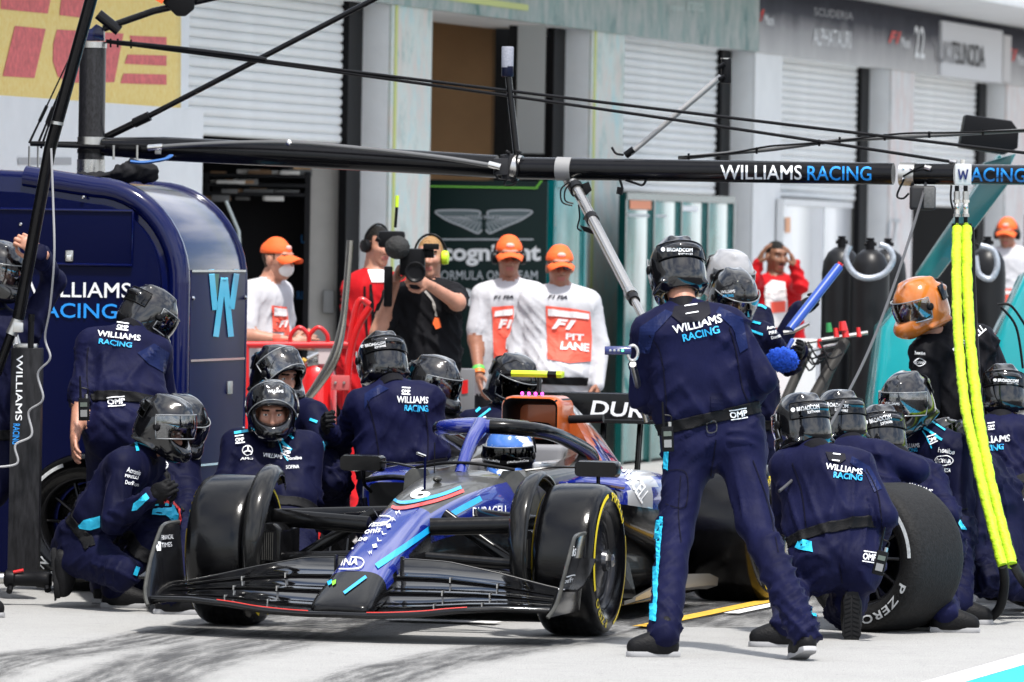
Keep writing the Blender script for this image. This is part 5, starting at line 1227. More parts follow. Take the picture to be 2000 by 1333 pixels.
M_clear = clear_mat('clear_visor', (.80, .82, .84), 2.2); M_smoke = clear_mat('smoked_visor', (.10, .11, .13), .7)
def helm_mat(name, c0, c1, thr=.52, sc=7):
    M, n, b = node_mat(name); co = n.nodes.new('ShaderNodeTexCoord').outputs['Object']
    f = noise(n, co, sc, 3, .55, st=(1, 1, 1.3)); w = noise(n, co, 160, 1, .5)
    cA = mixc(n, .25 if max(c0) < .1 else .0, c0, ramp(n, w, [(.4, tuple(x * .4 for x in c0)), (.6, tuple(min(1, x * 2) for x in c0))]))
    n.links.new(mixc(n, ramp(n, f, [(thr, (0, 0, 0)), (thr + .02, (1, 1, 1))]), cA, c1), b.inputs['Base Color'])
    b.inputs['Roughness'].default_value = .16; b.inputs['Coat Weight'].default_value = .9; b.inputs['Coat Roughness'].default_value = .02; b.inputs['Coat IOR'].default_value = 1.55; b.inputs['Specular IOR Level'].default_value = .3
    return M
M_hblk = helm_mat('helmet_carbon', (.004, .004, .005), (.004, .004, .005), .5, 4)
M_hsil = helm_mat('helmet_silver', (.30, .30, .31), (.30, .30, .31), .54, 3)
M_hgry = helm_mat('helmet_grey', (.010, .010, .011), (.010, .010, .011), .5, 4)
M_horg = helm_mat('helmet_orange', (.50, .145, .022), (.50, .145, .022), .5)
M_hdrv = helm_mat('helmet_driver', (.05, .16, .52), (.72, .74, .78), .50, 11)

# shoe: origin at the ankle's foot on the ground, +X to the toe
def shoe_template():
    pr = [('c', (-.035, 0, .045), (.08, 0, .045), .042, .043, .02), ('c', (.06, 0, .045), (.148, 0, .040), .045, .039, .03), ('c', (0, 0, .04), (-.006, 0, .135), .045, .045, .03), ('c', (.02, 0, .09), (.12, 0, .05), .034, .034, .03)]
    v, q = sdf_mesh(pr, .0085, .02); v = relax(v, q, 1); v[:, 2] = np.maximum(v[:, 2], .012); return v, q
v, q = shoe_template(); ME_SHOE = np_mesh('shoe', v, q); ME_SHOE.shade_smooth()
def sole_poly(sc=1.0): return [Vector((.082 + sc * (x - .082), sc * y, 0)) for x, y in ((-.085, 0), (-.078, .030), (-.04, .041), (.04, .038), (.10, .048), (.150, .044), (.180, .026), (.190, 0), (.180, -.028), (.145, -.044), (.09, -.043), (.03, -.034), (-.04, -.040), (-.078, -.030))]
g_ = G(); g_.rings([[p + Vector((0, 0, z)) for p in sole_poly(s)] for s, z in ((.96, 0), (1.0, .004), (1.0, .018), (.97, .024))]); ME_SOLE = g_.mesh('sole'); ME_SOLE.shade_smooth(); ME_SOLE.set_sharp_from_angle(angle=R(40))
TREAD = []
for k in range(11):
    for s in (1, -1):
        g_ = G(); x = -.065 + .024 * k; g_.prism([Vector((x, s * .004, -.004)), Vector((x + .014, s * .004, -.004)), Vector((x + .026, s * .034, -.004)), Vector((x + .012, s * .034, -.004))], (0, 0, .006)); TREAD.append(g_.mesh('tread'))
M_shoe = mat('shoe_black', (.006, .006, .007), .55, bump=.2, bscale=120)
M_sole = mat('sole_grey', (.34, .34, .35), .6); M_soleb = mat('sole_black', (.012, .012, .013), .6)
# cap in head coordinates
pr = [('e', (-.012, 0, .052), (.108, .088, .082), None, .01), ('e', (-.01, 0, .115), (.05, .05, .03), None, .03)]
v, q = sdf_mesh(pr, .008, .02, post=lambda g, F: np.maximum(F, .040 - g[..., 2] + .10 * (g[..., 0] + .02) * 0.2))
ME_CAP = np_mesh('cap', relax(v, q, 2), q); ME_CAP.shade_smooth()
g_ = G(); rows = []
for sg in (.0, -.005):
    rr = []
    for j in range(6):
        f = j / 5; rr.append([Vector((.055 + (.115 * f + .02) * math.cos(t) ** .6 if math.cos(t) > 0 else .055, .090 * math.sin(t) * (1 - .14 * f), .046 - .030 * f - .035 * abs(math.sin(t)) ** 2 + sg + .012 * f * f * 0)) for t in [R(-85 + 170 * k / 14) for k in range(15)]])
    rows.append(rr)
for rr in rows: g_.rings(rr, close=False, cap=False)
ME_BRIM = g_.mesh('brim'); ME_BRIM.shade_smooth()

M_suit = suit_mat('suit_navy', (.0042, .0050, .0215)); M_suit2 = suit_mat('suit_navy_light', (.0064, .0074, .0315))
M_suitb = suit_mat('suit_black', (.007, .007, .009)); M_suitr = suit_mat('suit_red', (.42, .010, .014))
M_shirtw = mat('white_shirt', (.50, .50, .53), .85, bump=.35, bscale=14, var=.05); M_tee = mat('black_tshirt', (.007, .007, .009), .8, bump=.4, bscale=14)
M_trs = mat('dark_trousers', (.012, .013, .018), .75, bump=.4, bscale=14)
def skin_mat(name, c):
    M = mat(name, c, .5, var=.12, vscale=25, bump=.1, bscale=120); b = M.node_tree.nodes['Principled BSDF']; b.inputs['Subsurface Weight'].default_value = .12; b.inputs['Subsurface Radius'].default_value = (.02, .008, .005); b.inputs['Subsurface Scale'].default_value = .3; return M
M_skin = skin_mat('skin_light', (.44, .21, .14)); M_skin2 = skin_mat('skin_tan', (.32, .14, .085)); M_skin3 = skin_mat('skin_brown', (.22, .10, .055))
M_eye = mat('eye_white', (.65, .63, .60), .3); M_iris = mat('iris_dark', (.02, .013, .01), .3); M_lips = mat('lips', (.36, .11, .09), .5)
M_glove = mat('glove_black', (.006, .006, .007), .65, bump=.3, bscale=50)
HAIRS = {'brown': mat('hair_brown', (.05, .026, .014), .6, bump=.8, bscale=90, bstretch=(1, 1, .3)), 'blond': mat('hair_blond', (.32, .17, .06), .6, bump=.9, bscale=70), 'black': mat('hair_black', (.008, .007, .006), .5, bump=.6, bscale=90)}
M_belt = mat('belt_webbing', (.005, .005, .006), .6, bump=.15, bscale=200)
M_cyc = mat('suit_cyan', (.015, .45, .70), .55, bump=.2, bscale=20); M_redc = mat('suit_red_trim', (.65, .03, .03), .55)

LEN = dict(nk=.50, hd=.205, s=.185, e=.30, w=.265, h=.125, k=.43, f=.43)
PARENT = dict(nk='pv', hd='nk', sA='nk', sB='nk', eA='sA', eB='sB', wA='eA', wB='eB', hA='pv', hB='pv', kA='hA', kB='hB', fA='kA', fB='kB')
ORDER = ['nk', 'hd', 'sA', 'sB', 'eA', 'eB', 'wA', 'wB', 'hA', 'hB', 'kA', 'kB', 'fA', 'fB']
def solve(parent, L_, px, py, s):
    d = ray(px, py); oc = CAM - parent; a = d.dot(d); b = d.dot(oc); c = oc.dot(oc) - L_ * L_; D = b * b - a * c
    if s == 0: return P(px, py, parent.y)
    if D <= 0: return CAM + d * (-b / a)
    return CAM + d * ((-b + (math.sqrt(D) if s > 0 else -math.sqrt(D))) / a)
def place(o, parent, M):
    o.parent = parent; o.matrix_parent_inverse = Matrix.Identity(4); o.matrix_basis = wm(parent).inverted() @ M; _WM[o.name] = M.copy()
def inst(name, me, mt, parent, M):
    m2 = me
    if not len(me.materials): me.materials.append(None)
    o = bpy.data.objects.new(name, m2); COL.objects.link(o); o.material_slots[0].link = 'OBJECT'; o.material_slots[0].material = mt
    place(o, parent, M); return o
def basis(o, X, Zh):
    X = Vector(X).normalized(); Zh = Vector(Zh); Y = Zh.cross(X).normalized(); Z_ = X.cross(Y)
    M = Matrix.Identity(4)
    for i in range(3): M[i][0] = X[i]; M[i][1] = Y[i]; M[i][2] = Z_[i]; M[i][3] = o[i]
    return M
PEOPLE = {}
def person(key, label, Z, J, face=(0, -1, 0), hup=(0, 0, 1), suit=None, top=None, bottom=None, skin=None, sleeve='long', hair='brown', hat='helmet', helm=None, visor='down', vmat=None,
           gloves=True, hands=('relaxed', 'relaxed'), hdir=(None, None), hback=(None, None), k=1.0, w=1.0, belly=0.0, shoes=((1, 0), (1, 0)), shoe_up=(None, None), feet=True, belt=True, group=None, h=.0135, collar=True, folds=1.0, beard=False, cuff=None):
    suit = suit or M_suit; top = top or suit; bottom = bottom or top; skin = skin or M_skin
    pj = {'pv': P(J['pv'][0], J['pv'][1], Z)}
    for n_ in ORDER:
        p = J.get(n_); par = pj[PARENT[n_]]; L_ = LEN[n_ if n_ in LEN else n_[0]] * k
        if p is None:
            if n_ == 'hd': pj[n_] = par + (pj['nk'] - pj['pv']).normalized() * L_
            elif n_[0] == 'h':      # hips beside the pelvis, in line with the shoulders
                sh = (pj['sB'] - pj['sA']); sp = (pj['nk'] - pj['pv']).normalized(); sh = (sh - sp * sh.dot(sp)).normalized(); pj[n_] = par + sh * ((-1 if n_ == 'hA' else 1) * .095 * k * w)
            else: pj[n_] = par + Vector((0, 0, -L_))
        elif p[0] == 'g': pj[n_] = GR(p[1], p[2], p[3] if len(p) > 3 else .10)
        elif p[0] == 'z': pj[n_] = P(p[1], p[2], p[3])
        else: pj[n_] = solve(par, L_, p[0], p[1], p[2] if len(p) > 2 else 0)
    q = {a: arr(b[:]) for a, b in pj.items()}
    PR, TG = [], []
    def add(a, b, ra, rb, tag_, kk=.045): PR.append(('c', tuple(a), tuple(b), ra, rb, kk)); TG.append(tag_)
    sp = q['pv'] - q['nk']; spn = sp / np.linalg.norm(sp)
    side = q['sB'] - q['sA']; side -= spn * (side @ spn); side /= np.linalg.norm(side) + 1e-9; fwd = np.cross(side, -spn)
    fdir = arr(face); fwd *= 1 if fwd @ fdir > 0 else -1
    for a in 'AB':
        sa, ha = q['s' + a], q['h' + a]; inner = sa * .62 + q['nk'] * .38
        add(inner + spn * .055 * k, inner * .45 + ha * .55, .112 * k * w, .112 * k * w, 'torso', .06); add(inner * .45 + ha * .55, ha - spn * .03, .112 * k * w, .120 * k * w, 'torso', .06)
        add(q['nk'] * .75 + sa * .25 - spn * .0, sa, .066 * k, .078 * k * w, 'torso', .05)
    add(q['nk'] + spn * .08, q['pv'], .118 * k * w, .130 * k * w, 'torso', .06)
    if belly: PR.append(('e', tuple(q['pv'] - spn * .14 + fwd * .06 * belly), (.17 * w, .17 * w, .19), None, .08)); TG.append('torso')
    for a in 'AB':
        lo = 'sleeve' if sleeve == 'long' else 'skin'
        s_, e_, w_ = q['s' + a], q['e' + a], q['w' + a]
        if sleeve == 'long': add(s_, e_, .072 * k * w, .060 * k, 'sleeve', .022); add(e_, w_, .060 * k, .047 * k, 'sleeve', .022)
        elif sleeve == 'short':
            m_ = s_ * .25 + e_ * .75; add(s_, m_, .074 * k * w, .070 * k, 'sleeve', .02); add(s_ * .3 + e_ * .7, e_, .048 * k, .046 * k, 'skin', .012); add(e_, w_, .046 * k, .031 * k, 'skin', .03)
        else:    # rolled: forearm bare
            add(s_, e_, .072 * k * w, .064 * k, 'sleeve'); add(e_, e_ * .75 + w_ * .25, .062 * k, .058 * k, 'sleeve'); add(e_ * .8 + w_ * .2, w_, .046 * k, .032 * k, 'skin', .012)
        ha, ka, fa = q['h' + a], q['k' + a], q['f' + a]
        add(ha, ka, .106 * k * w, .080 * k, 'leg', .05); add(ka, fa, .078 * k, .074 * k, 'leg', .045)
        PR.append(('c', tuple(ha + spn * .02 - fwd * .03), tuple(ha + spn * .06 - fwd * .02), .108 * k * w, .100 * k * w, .05)); TG.append('leg')
    add(q['nk'], q['nk'] * .45 + q['hd'] * .55, .060 * k, .056 * k, 'skin' if hat != 'helmet' else 'collar', .03)
    v, f = sdf_mesh(PR, h); v = relax(v, f, 1, .5)
    # nearest limb of every vertex, for colour and for the folds round the joints
    best = np.full(len(v), 9.); lab = np.zeros(len(v), int); fold = np.zeros(len(v)); rs = np.random.RandomState(len(PEOPLE) * 17 + 3)
    for i, (p, tg) in enumerate(zip(PR, TG)):
        d = sd_cone(v, *p[1:5]) if p[0] == 'c' else sd_ell(v, p[1], p[2], p[3])
        m_ = d < best; best[m_] = d[m_]; lab[m_] = i
        if p[0] == 'c' and tg in ('sleeve', 'leg'):
            a, b = arr(p[1]), arr(p[2]); ab = b - a; L_ = np.linalg.norm(ab) + 1e-6; t = np.clip((v - a) @ ab / L_ ** 2, 0, 1) * L_
            an = ab / L_; dr = an * .75 + rs.randn(3) * .55; ph = (v @ dr) * (2 * np.pi / .155) + 3.0 * np.sin(v @ (rs.randn(3) * 9) + rs.uniform(0, 6))
            wgt = np.clip(np.exp(-(t / .11) ** 2) + np.exp(-((L_ - t) / .15) ** 2) + .18, 0, 1) * np.clip(.55 + .8 * np.sin(v @ (rs.randn(3) * 10) + rs.uniform(0, 6)), 0, 1)
            fold += np.where(m_, wgt * ((1 - np.abs(np.sin(ph))) ** 2.0 - .25), 0) * .0175
    nn = vnormals(v, f); gm = np.zeros(len(v))
    u_ = (v - q['nk']) @ side; d_ = (v - q['nk']) @ spn; Lt = np.linalg.norm(sp); tor = np.array([TG[i] == 'torso' for i in lab])
    for a_ in range(5):
        k0 = side * rs.uniform(.5, 1) * rs.choice((-1, 1)) + spn * rs.uniform(-.8, .8) + rs.randn(3) * .15
        ph = (v @ k0) * (2 * np.pi / rs.uniform(.15, .30)) + 2.4 * np.sin(v @ (rs.randn(3) * 6) + rs.uniform(0, 6)); mk = np.clip(.35 + .9 * np.sin(v @ (rs.randn(3) * 7) + rs.uniform(0, 6)), 0, 1)
        gm += np.where(tor, mk * ((1 - np.abs(np.sin(ph))) ** 2.5 - .2) * .0165 * np.clip(d_ / .12, .2, 1), 0)
    gm += .0025 * np.sin(v @ (rs.randn(3) * 18) + 2 * np.sin(v @ (rs.randn(3) * 12)))
    # cloth bloused over the belt
    gm += np.where(tor, .012 * np.exp(-((d_ - Lt + .165) / .035) ** 2) * (1 + .5 * np.sin(u_ * 45 + 2 * np.sin(u_ * 17))), 0)
    isk = np.array([TG[i] == 'skin' for i in lab])
    v = v + nn * (np.where(isk, 0, (fold + gm) * folds))[:, None]
    slot = {'torso': 0, 'sleeve': 0, 'leg': 7, 'skin': 1, 'collar': 0}
    vi = np.array([slot[TG[i]] for i in lab]); mi = [int(vi[a[0]]) for a in f]
    torso_f = [int(TG[lab[a[0]]] in ('torso', 'leg')) for a in f]
    Vs, Fs, Is = [v], [tuple(a) for a in f], list(mi); off = len(v)
    # head
    hm = basis(pj['hd'], face, hup); Rm = arr(hm.to_3x3()); hv, hf, hi, nsk = HEAD; hv2 = (hv * k) @ Rm.T + q['hd']; hi = hi.copy()
    cen = arr([hv[list(x)].mean(0) for x in hf])
    if hat != 'helmet' and hair:
        line = .050 + .35 * np.clip(cen[:, 0], -.1, .06) ; hr = (hi == 1) & (cen[:, 2] > -.075) & ((cen[:, 2] > np.where(cen[:, 0] > .03, .066, line - .055 - .9 * np.maximum(0, -cen[:, 0]))) & ~((abs(cen[:, 1]) > .072) & (cen[:, 2] < .03))); hi[hr] = 2
    if beard:
        br_ = (hi == 1) & (cen[:, 2] < -.045) & (cen[:, 2] > -.125) & (cen[:, 0] > .01) & ~((abs(cen[:, 1]) < .015) & (cen[:, 2] > -.055)); hi[br_] = 2
    Vs.append(hv2); Fs += [tuple(i + off for i in x) for x in hf]; Is += hi.tolist(); off += len(hv2)
    # hands
    for n_, a in enumerate('AB'):
        wv, ev = q['w' + a], q['e' + a]; X = arr(hdir[n_]) if hdir[n_] is not None else wv - ev
        bk = arr(hback[n_]) if hback[n_] is not None else side * (-1 if a == 'A' else 1)
        if abs((X / np.linalg.norm(X)) @ (bk / np.linalg.norm(bk))) > .95: bk = fwd
        hmx = arr(basis(Vector(wv), X, bk).to_3x3()); tv, tf = HANDS[(hands[n_], int(bool(gloves)))]; tv = tv.copy(); tf_ = tf
        # thumb on the side that faces forward
        if (hmx @ arr((0, 1, 0))) @ fwd < 0: tv[:, 1] *= -1; tf_ = tf[:, ::-1]
        Vs.append((tv * k) @ hmx.T + wv); Fs += [tuple(int(i) + off for i in x) for x in tf_]; Is += [6 if gloves else 1] * len(tf_); off += len(tv)
    V_ = np.concatenate(Vs); base = Vector((q['pv'][0], q['pv'][1], 0))
    me = bpy.data.meshes.new('person'); me.from_pydata(V_.tolist(), [], Fs); me.polygons.foreach_set('material_index', Is)
    o = link_mesh('person', me, [top, skin, HAIRS.get(hair or 'brown'), M_eye, M_iris, M_lips, M_glove, bottom], None, 180, True, base)
    tag(o, label, 'person', group)
    # shoes
    if feet:
        for n_, a in enumerate('AB'):
            dx = shoes[n_]
            if dx is None: continue
            X = Vector((dx[0], dx[1], dx[2] if len(dx) > 2 else 0)); up = Vector(shoe_up[n_]) if shoe_up[n_] is not None else ZZ
            M = basis(Vector((0, 0, 0)), X, up); up_ = M.to_3x3() @ ZZ; M.translation = pj['f' + a] - up_ * .10
            M = M @ Matrix.Diagonal((.92, 1.0, 1.05, 1)); sh = inst('shoe', ME_SHOE, M_shoe, o, M)
            if shoe_up[n_] is not None and key in ('kneel', 'squat'):
                for tm in TREAD: inst('tread', tm, M_soleb, sh, M)
            so = inst('sole', ME_SOLE, M_sole if shoe_up[n_] is None else M_soleb, sh, M)
    if belt:
        pt = q['pv'] - spn * .105 * k; belt_o = band(o, v, f, torso_f, pt, spn, .026, .007, M_belt, 'belt')
    if hat == 'helmet':
        HM = hm.copy(); HM.translation = pj['hd'] + Vector(hm.to_3x3() @ Vector((.008, 0, .012)))
        he = inst('helmet', ME_HELM, helm or M_hblk, o, HM)
        if visor:
            VM = HM @ (Matrix.Rotation(R({'up': -52, 'half': -22, 'down': 0}[visor]), 4, 'Y')) @ (Matrix.Scale(1.02, 4) if visor != 'down' else Matrix.Identity(4))
            inst('visor', ME_VISOR, vmat or M_clear, he, VM); inst('visor_rim', ME_VRIM, mat('rim_clear', (.22, .23, .24), .25, coat=.4), he, VM)
        inst('rear_shield', ME_REAR, M_smoke, he, HM); inst('shield_rim', ME_RRIM, M_black, he, HM)
        for s in (1, -1):
            g_ = G().lathe([(.022, 0), (.020, .008), (.010, .012), (.0, .012)], (.018, s * .128, .012), (0, s, 0), 14); me2 = g_.mesh('visor_pivot'); me2.shade_smooth(); inst('visor_pivot', me2, M_black, he, HM)
    elif hat == 'cap':
        cp = inst('cap', ME_CAP, mat('cap_orange', (.88, .125, .02), .75, bump=.2, bscale=60), o, hm); inst('brim', ME_BRIM, MATS['cap_orange'], cp, hm)
        g_ = G().ball((.088, 0, .082), (.012, .028, .016), 10); m2 = g_.mesh('cap_badge'); inst('cap_badge', m2, mat('cap_badge', (.8, .45, .4), .6), cp, hm)
    if collar and hat == 'helmet':
        d = (pj['hd'] - pj['nk']).normalized(); g_ = G().lathe([(.083, -.012), (.081, .02), (.075, .050), (.068, .052), (.070, .0)], pj['nk'], d, 24, cap=False); g_.build('collar', M_suitb, o)
    PEOPLE[key] = dict(o=o, j=pj, hm=hm, side=Vector(side), sp=Vector(spn), fwd=Vector(fwd), v=v, f=f)
    return o
def band(o, v, f, ok, pt, nrm, half, off, mt, nm, rad=.34):
    bm = bmesh.new(); keep = [i for i in range(len(f)) if ok[i] and np.linalg.norm(v[f[i][0]] - pt) < rad and abs((v[f[i][0]] - pt) @ nrm) < half + .04]
    vm = {}
    nn = vnormals(v, f)
    for i in keep:
        vs_ = []
        for a in f[i]:
            if a not in vm: vm[a] = bm.verts.new(tuple(v[a] + nn[a] * off))
            vs_.append(vm[a])
        try: bm.faces.new(vs_)
        except ValueError: pass
    for s in (1, -1):
        bmesh.ops.bisect_plane(bm, geom=bm.verts[:] + bm.edges[:] + bm.faces[:], plane_co=tuple(pt + nrm * half * s), plane_no=tuple(nrm * s), clear_outer=True)
    me = bpy.data.meshes.new(nm); bm.to_mesh(me); bm.free()
    if not len(me.polygons): return None
    b = link_mesh(nm, me, mt, o, 180); md = b.modifiers.new('t', 'SOLIDIFY'); md.thickness = .004; md.offset = -1; return b
def PP(k): return PEOPLE[k]['o']
def helmet_of(k): return [c for c in PP(k).children if c.name.startswith('helmet')]
def words(k, txt, p0, p1, h, mt=None, up=None, bold=.012, **kw):
    return text_on(txt, p0, p1, h, [PP(k)], mt or M_tlet, PP(k), bold=bold, up=up, off=.005, **kw)
def hwords(k, txt, p0, p1, h, mt=None, **kw):
    hs = helmet_of(k); return text_on(txt, p0, p1, h, hs + [c for c in hs[0].children if c.name.startswith(('rear', 'visor'))], mt or M_tlet, hs[0], off=.003, name='helmet_lettering', **kw)
# ================================================================== the people in the photograph
GC = 'pit crew in navy overalls and helmets'
person('jack', 'crew member standing legs apart with back to camera, team name across shoulders', 33.1,
       dict(pv=(1393, 862), nk=(1335, 612, 1), hd=(1324, 535, 1), sA=(1266, 650, -1), sB=(1424, 636, 1), eA=(1254, 775, 1), eB=(1492, 742, -1), wA=(1292, 800, 1), wB=(1450, 800, 1),
            hA=(1348, 868, 0), hB=(1440, 856, 0), kA=(1318, 1040, -1), kB=(1474, 1020, -1), fA=('g', 1297, 1240), fB=('g', 1571, 1236, .125)),
       face=(-.25, .9, -.38), w=1.06, k=1.02, suit=M_suit2, shoes=((-.95, -.2), (-.25, .95, -.25)), group=GC)
person('kneel', 'crew member kneeling beside the loose tyre, back to camera, shoe sole showing', 34.25,
       dict(pv=(1640, 1085), nk=(1597, 892, 1), hd=(1568, 838, 1), sA=(1536, 912, 1), sB=(1676, 912, -1), eA=(1532, 1018, 1), eB=(1728, 1010, -1), wA=(1600, 1040, 1), wB=(1712, 1060, 1),
            hA=(1600, 1095, 0), hB=(1675, 1100, 0), kA=(1560, 1120, 1), kB=(1650, 1195, 1), fA=('g', 1535, 1222), fB=('z', 1662, 1180, 34.25)),
       face=(-.55, .8, -.22), w=1.08, suit=M_suit2, shoes=((-1, -.1), (.02, .1, -1)), shoe_up=(None, (0, 1, .15)), group=GC)
person('k2', 'crew member resting an arm along the top of the loose tyre', 35.3,
       dict(pv=(1690, 1060), nk=(1665, 880, 1), hd=(1640, 830, 1), sA=(1625, 895, 0), sB=(1722, 892, -1), eA=(1630, 990, 1), eB=(1792, 918, 0), wA=(1660, 1040, 1), wB=(1705, 925, 1), kA=('z', 1640, 1110, 35.9), kB=('z', 1700, 1110, 35.9), fA=('z', 1665, 1150, 36.3), fB=('z', 1710, 1150, 36.3)),
       face=(-.45, .85, -.2), suit=M_suit2, group=GC)
person('k3', 'crew member with helmet low behind the loose tyre, back to camera', 35.85,
       dict(pv=(1800, 1080), nk=(1755, 905, 1), hd=(1720, 858, 1), sA=(1700, 915, 0), sB=(1815, 935, -1), eA=(1700, 1000, 1), eB=(1852, 1005, -1), wA=(1740, 1040, 1), wB=(1800, 1010, 1), kA=(1760, 1140, 1), kB=(1830, 1150, 1), fA=('g', 1800, 1190), fB=('g', 1845, 1195)),
       face=(-.25, .92, -.25), suit=M_suit2, group=GC)
person('k4', 'crew member looking down with half raised visor, sponsor names on sleeve', 36.6,
       dict(pv=(1840, 1040), nk=(1812, 850, 1), hd=(1774, 792, -1), sA=(1755, 860, 1), sB=(1868, 878, -1), eA=(1745, 960, 1), eB=(1880, 985, -1), wA=(1760, 1020, -1), wB=(1830, 1010, -1), kA=(1800, 1080, -1), kB=(1872, 1040, -1), fA=('g', 1830, 1170), fB=('g', 1872, 1180)),
       face=(-.55, -.72, -.42), visor='half', helm=M_hgry, gloves=True, beard=True, group=GC)
person('orange', 'person in black overalls and orange helmet leaning down behind the yellow hoses', 38.3,
       dict(pv=(1912, 862), nk=(1842, 652, -1), hd=(1802, 604, -1), sA=(1806, 692, -1), sB=(1918, 668, 1), eA=(1812, 795, -1), eB=(1958, 745, 1), wA=(1790, 880, -1), wB=(1950, 820, -1), kA=(1915, 980, -1), kB=(1975, 980, 0), fA=('g', 1910, 1120), fB=('g', 1985, 1120)),
       face=(-.84, -.44, -.30), suit=M_suitb, helm=M_horg, w=1.08, belt=False)
person('right', 'crew member at the right edge with back to camera, lettering crossed by the yellow hoses', 37.6,
       dict(pv=(1962, 1010), nk=(1955, 832, 1), hd=(1957, 775, 1), sA=(1890, 848, 0), sB=(2020, 845, 0), eA=(1885, 950, 1), eB=(2035, 940, 1), wA=(1900, 1000, 1), wB=(2020, 1000, 1), kA=(1930, 1080, 1), kB=(2000, 1080, 1), fA=('g', 1935, 1140), fB=('g', 2000, 1140)),
       face=(-.1, .95, -.25), suit=M_suit2, group=GC)
person('bent', 'crew member on hands and knees behind the yellow hoses', 37.1,
       dict(pv=(1976, 1010), nk=(1892, 905, -1), hd=(1852, 882, 1), sA=(1888, 930, -1), sB=(1900, 915, 1), eA=(1904, 1030, -1), eB=(1880, 1010, 1), wA=('z', 1886, 1130, 36.3), wB=('z', 1868, 1120, 36.8), hA=(1972, 1030, -1), hB=(1985, 1015, 1), kA=('z', 1925, 1130, 36.2), kB=('z', 1985, 1130, 36.6), fA=('z', 2010, 1150, 36.4), fB=('z', 2040, 1140, 36.8)),
       face=(-.85, .2, -.5), hdir=((-.2, -.1, -1), (-.2, 0, -1)), shoes=((-.2, 0, -1), (-.2, 0, -1)), shoe_up=((-1, 0, .1), (-1, 0, .1)), group=GC)
person('back1', 'crew member in chrome helmet behind the jack man, gloved hand on the blue pole', 40.2,
       dict(pv=(1450, 850), nk=(1452, 625, 1), hd=(1422, 548, 0), sA=(1395, 640, -1), sB=(1480, 620, 0), eA=(1390, 740, -1), eB=(1512, 690, -1), wA=(1420, 800, -1), wB=(1560, 604, -1), kA=(1425, 985, -1), kB=(1475, 985, -1), fA=('g', 1425, 1112), fB=('g', 1475, 1112)),
       face=(.55, -.8, -.25), helm=M_hsil, hands=('relaxed', 'grip'), hdir=(None, (.8, -.3, .35)), group=GC)
person('back2', 'crew member in grey helmet, arm stretched to the blue brush', 39.4,
       dict(pv=(1450, 870), nk=(1446, 650, 1), hd=(1430, 585, -1), sA=(1390, 670, 0), sB=(1490, 655, -1), eA=(1395, 770, -1), eB=(1540, 712, 1), wA=(1420, 820, -1), wB=(1560, 690, -1), kA=(1428, 1000, -1), kB=(1476, 1000, -1), fA=('g', 1428, 1120), fB=('g', 1476, 1120)),
       face=(.35, -.80, -.50), helm=M_hgry, vmat=M_clear, group=GC)
person('squat', 'crew member squatting in profile by the front left wing, cyan knee patch, visor up', 36.0,
       dict(pv=(172, 1048), nk=(272, 898, -1), hd=(318, 838, 0), sA=(240, 908, -1), sB=(292, 892, 1), eA=(222, 1018, -1), eB=(300, 1000, 1), wA=(296, 972, -1), wB=(318, 960, 1), hA=(160, 1062, -1), hB=(190, 1040, 1), kA=(238, 1120, -1), kB=(322, 1012, 0), fA=('z', 142, 1098, 35.8), fB=('g', 226, 1148)),
       face=(.84, -.38, -.38), visor='half', gloves=True, hands=('grip', 'relaxed'), shoes=((.1, 0, -1), (1, -.12)), shoe_up=((1, 0, .1), None), group=GC)
person('squat2', 'crew member crouching hidden behind the squatting man, star logo on chest', 36.7,
       dict(pv=(335, 1060), nk=(328, 880, 1), hd=(350, 835, 0), sA=(290, 895, 0), sB=(358, 895, 0), eA=(300, 980, -1), eB=(368, 975, -1), wA=(330, 1010, -1), wB=(350, 1020, -1), kA=(330, 1060, -1), kB=(362, 1045, -1), fA=('g', 330, 1160), fB=('g', 365, 1160)),
       face=(.6, -.7, -.4), group=GC)
person('stoop', 'crew member stooping with back to camera against the blue cabinet, sleeves rolled up', 37.1,
       dict(pv=(238, 830), nk=(248, 655, 1), hd=(284, 622, 1), sA=(178, 675, -1), sB=(305, 690, 1), eA=(160, 765, -1), eB=(322, 790, 1), wA=(148, 845, -1), wB=(300, 830, 1), hA=(205, 835, 0), hB=(272, 838, 0), kA=(200, 985, 1), kB=(270, 985, 1), fA=('g', 205, 1140), fB=('g', 275, 1140)),
       face=(.80, .30, -.50), sleeve='rolled', gloves=False, w=1.03, suit=M_suit2, helm=M_hgry, shoes=((.5, .8), (.5, .8)), group=GC)
person('pole', 'crew member cut by the left edge holding the long black pole in his bare fist', 36.9,
       dict(pv=(-12, 890), nk=(-12, 620, 1), hd=(-8, 535, 0), sA=(-85, 640, 0), sB=(50, 648, -1), eA=(-90, 760, -1), eB=(106, 550, 1), wA=(-60, 840, -1), wB=(76, 492, -1), kA=(-90, 1010, -1), kB=(-50, 1010, -1), fA=('g', -100, 1165), fB=('g', -60, 1165)),
       face=(.75, -.62, -.2), gloves=False, hands=('relaxed', 'grip'), hdir=(None, (-.75, -.2, .55)), hback=(None, (.25, -.9, .2)), group=GC)
person('beard', 'bearded crew member crouching and looking at camera, clear visor pushed up', 36.7,
       dict(pv=(528, 1040), nk=(530, 878, 1), hd=(531, 808, -1), sA=(462, 868, 0), sB=(602, 872, 0), eA=(436, 960, -1), eB=(606, 975, -1), wA=(470, 1030, -1), wB=(570, 1040, -1), kA=(470, 1060, -1), kB=(585, 1060, -1), fA=('g', 480, 1160), fB=('g', 575, 1160)),
       face=(.06, -.98, -.16), visor='up', beard=True, helm=M_hblk, w=1.05, group=GC)
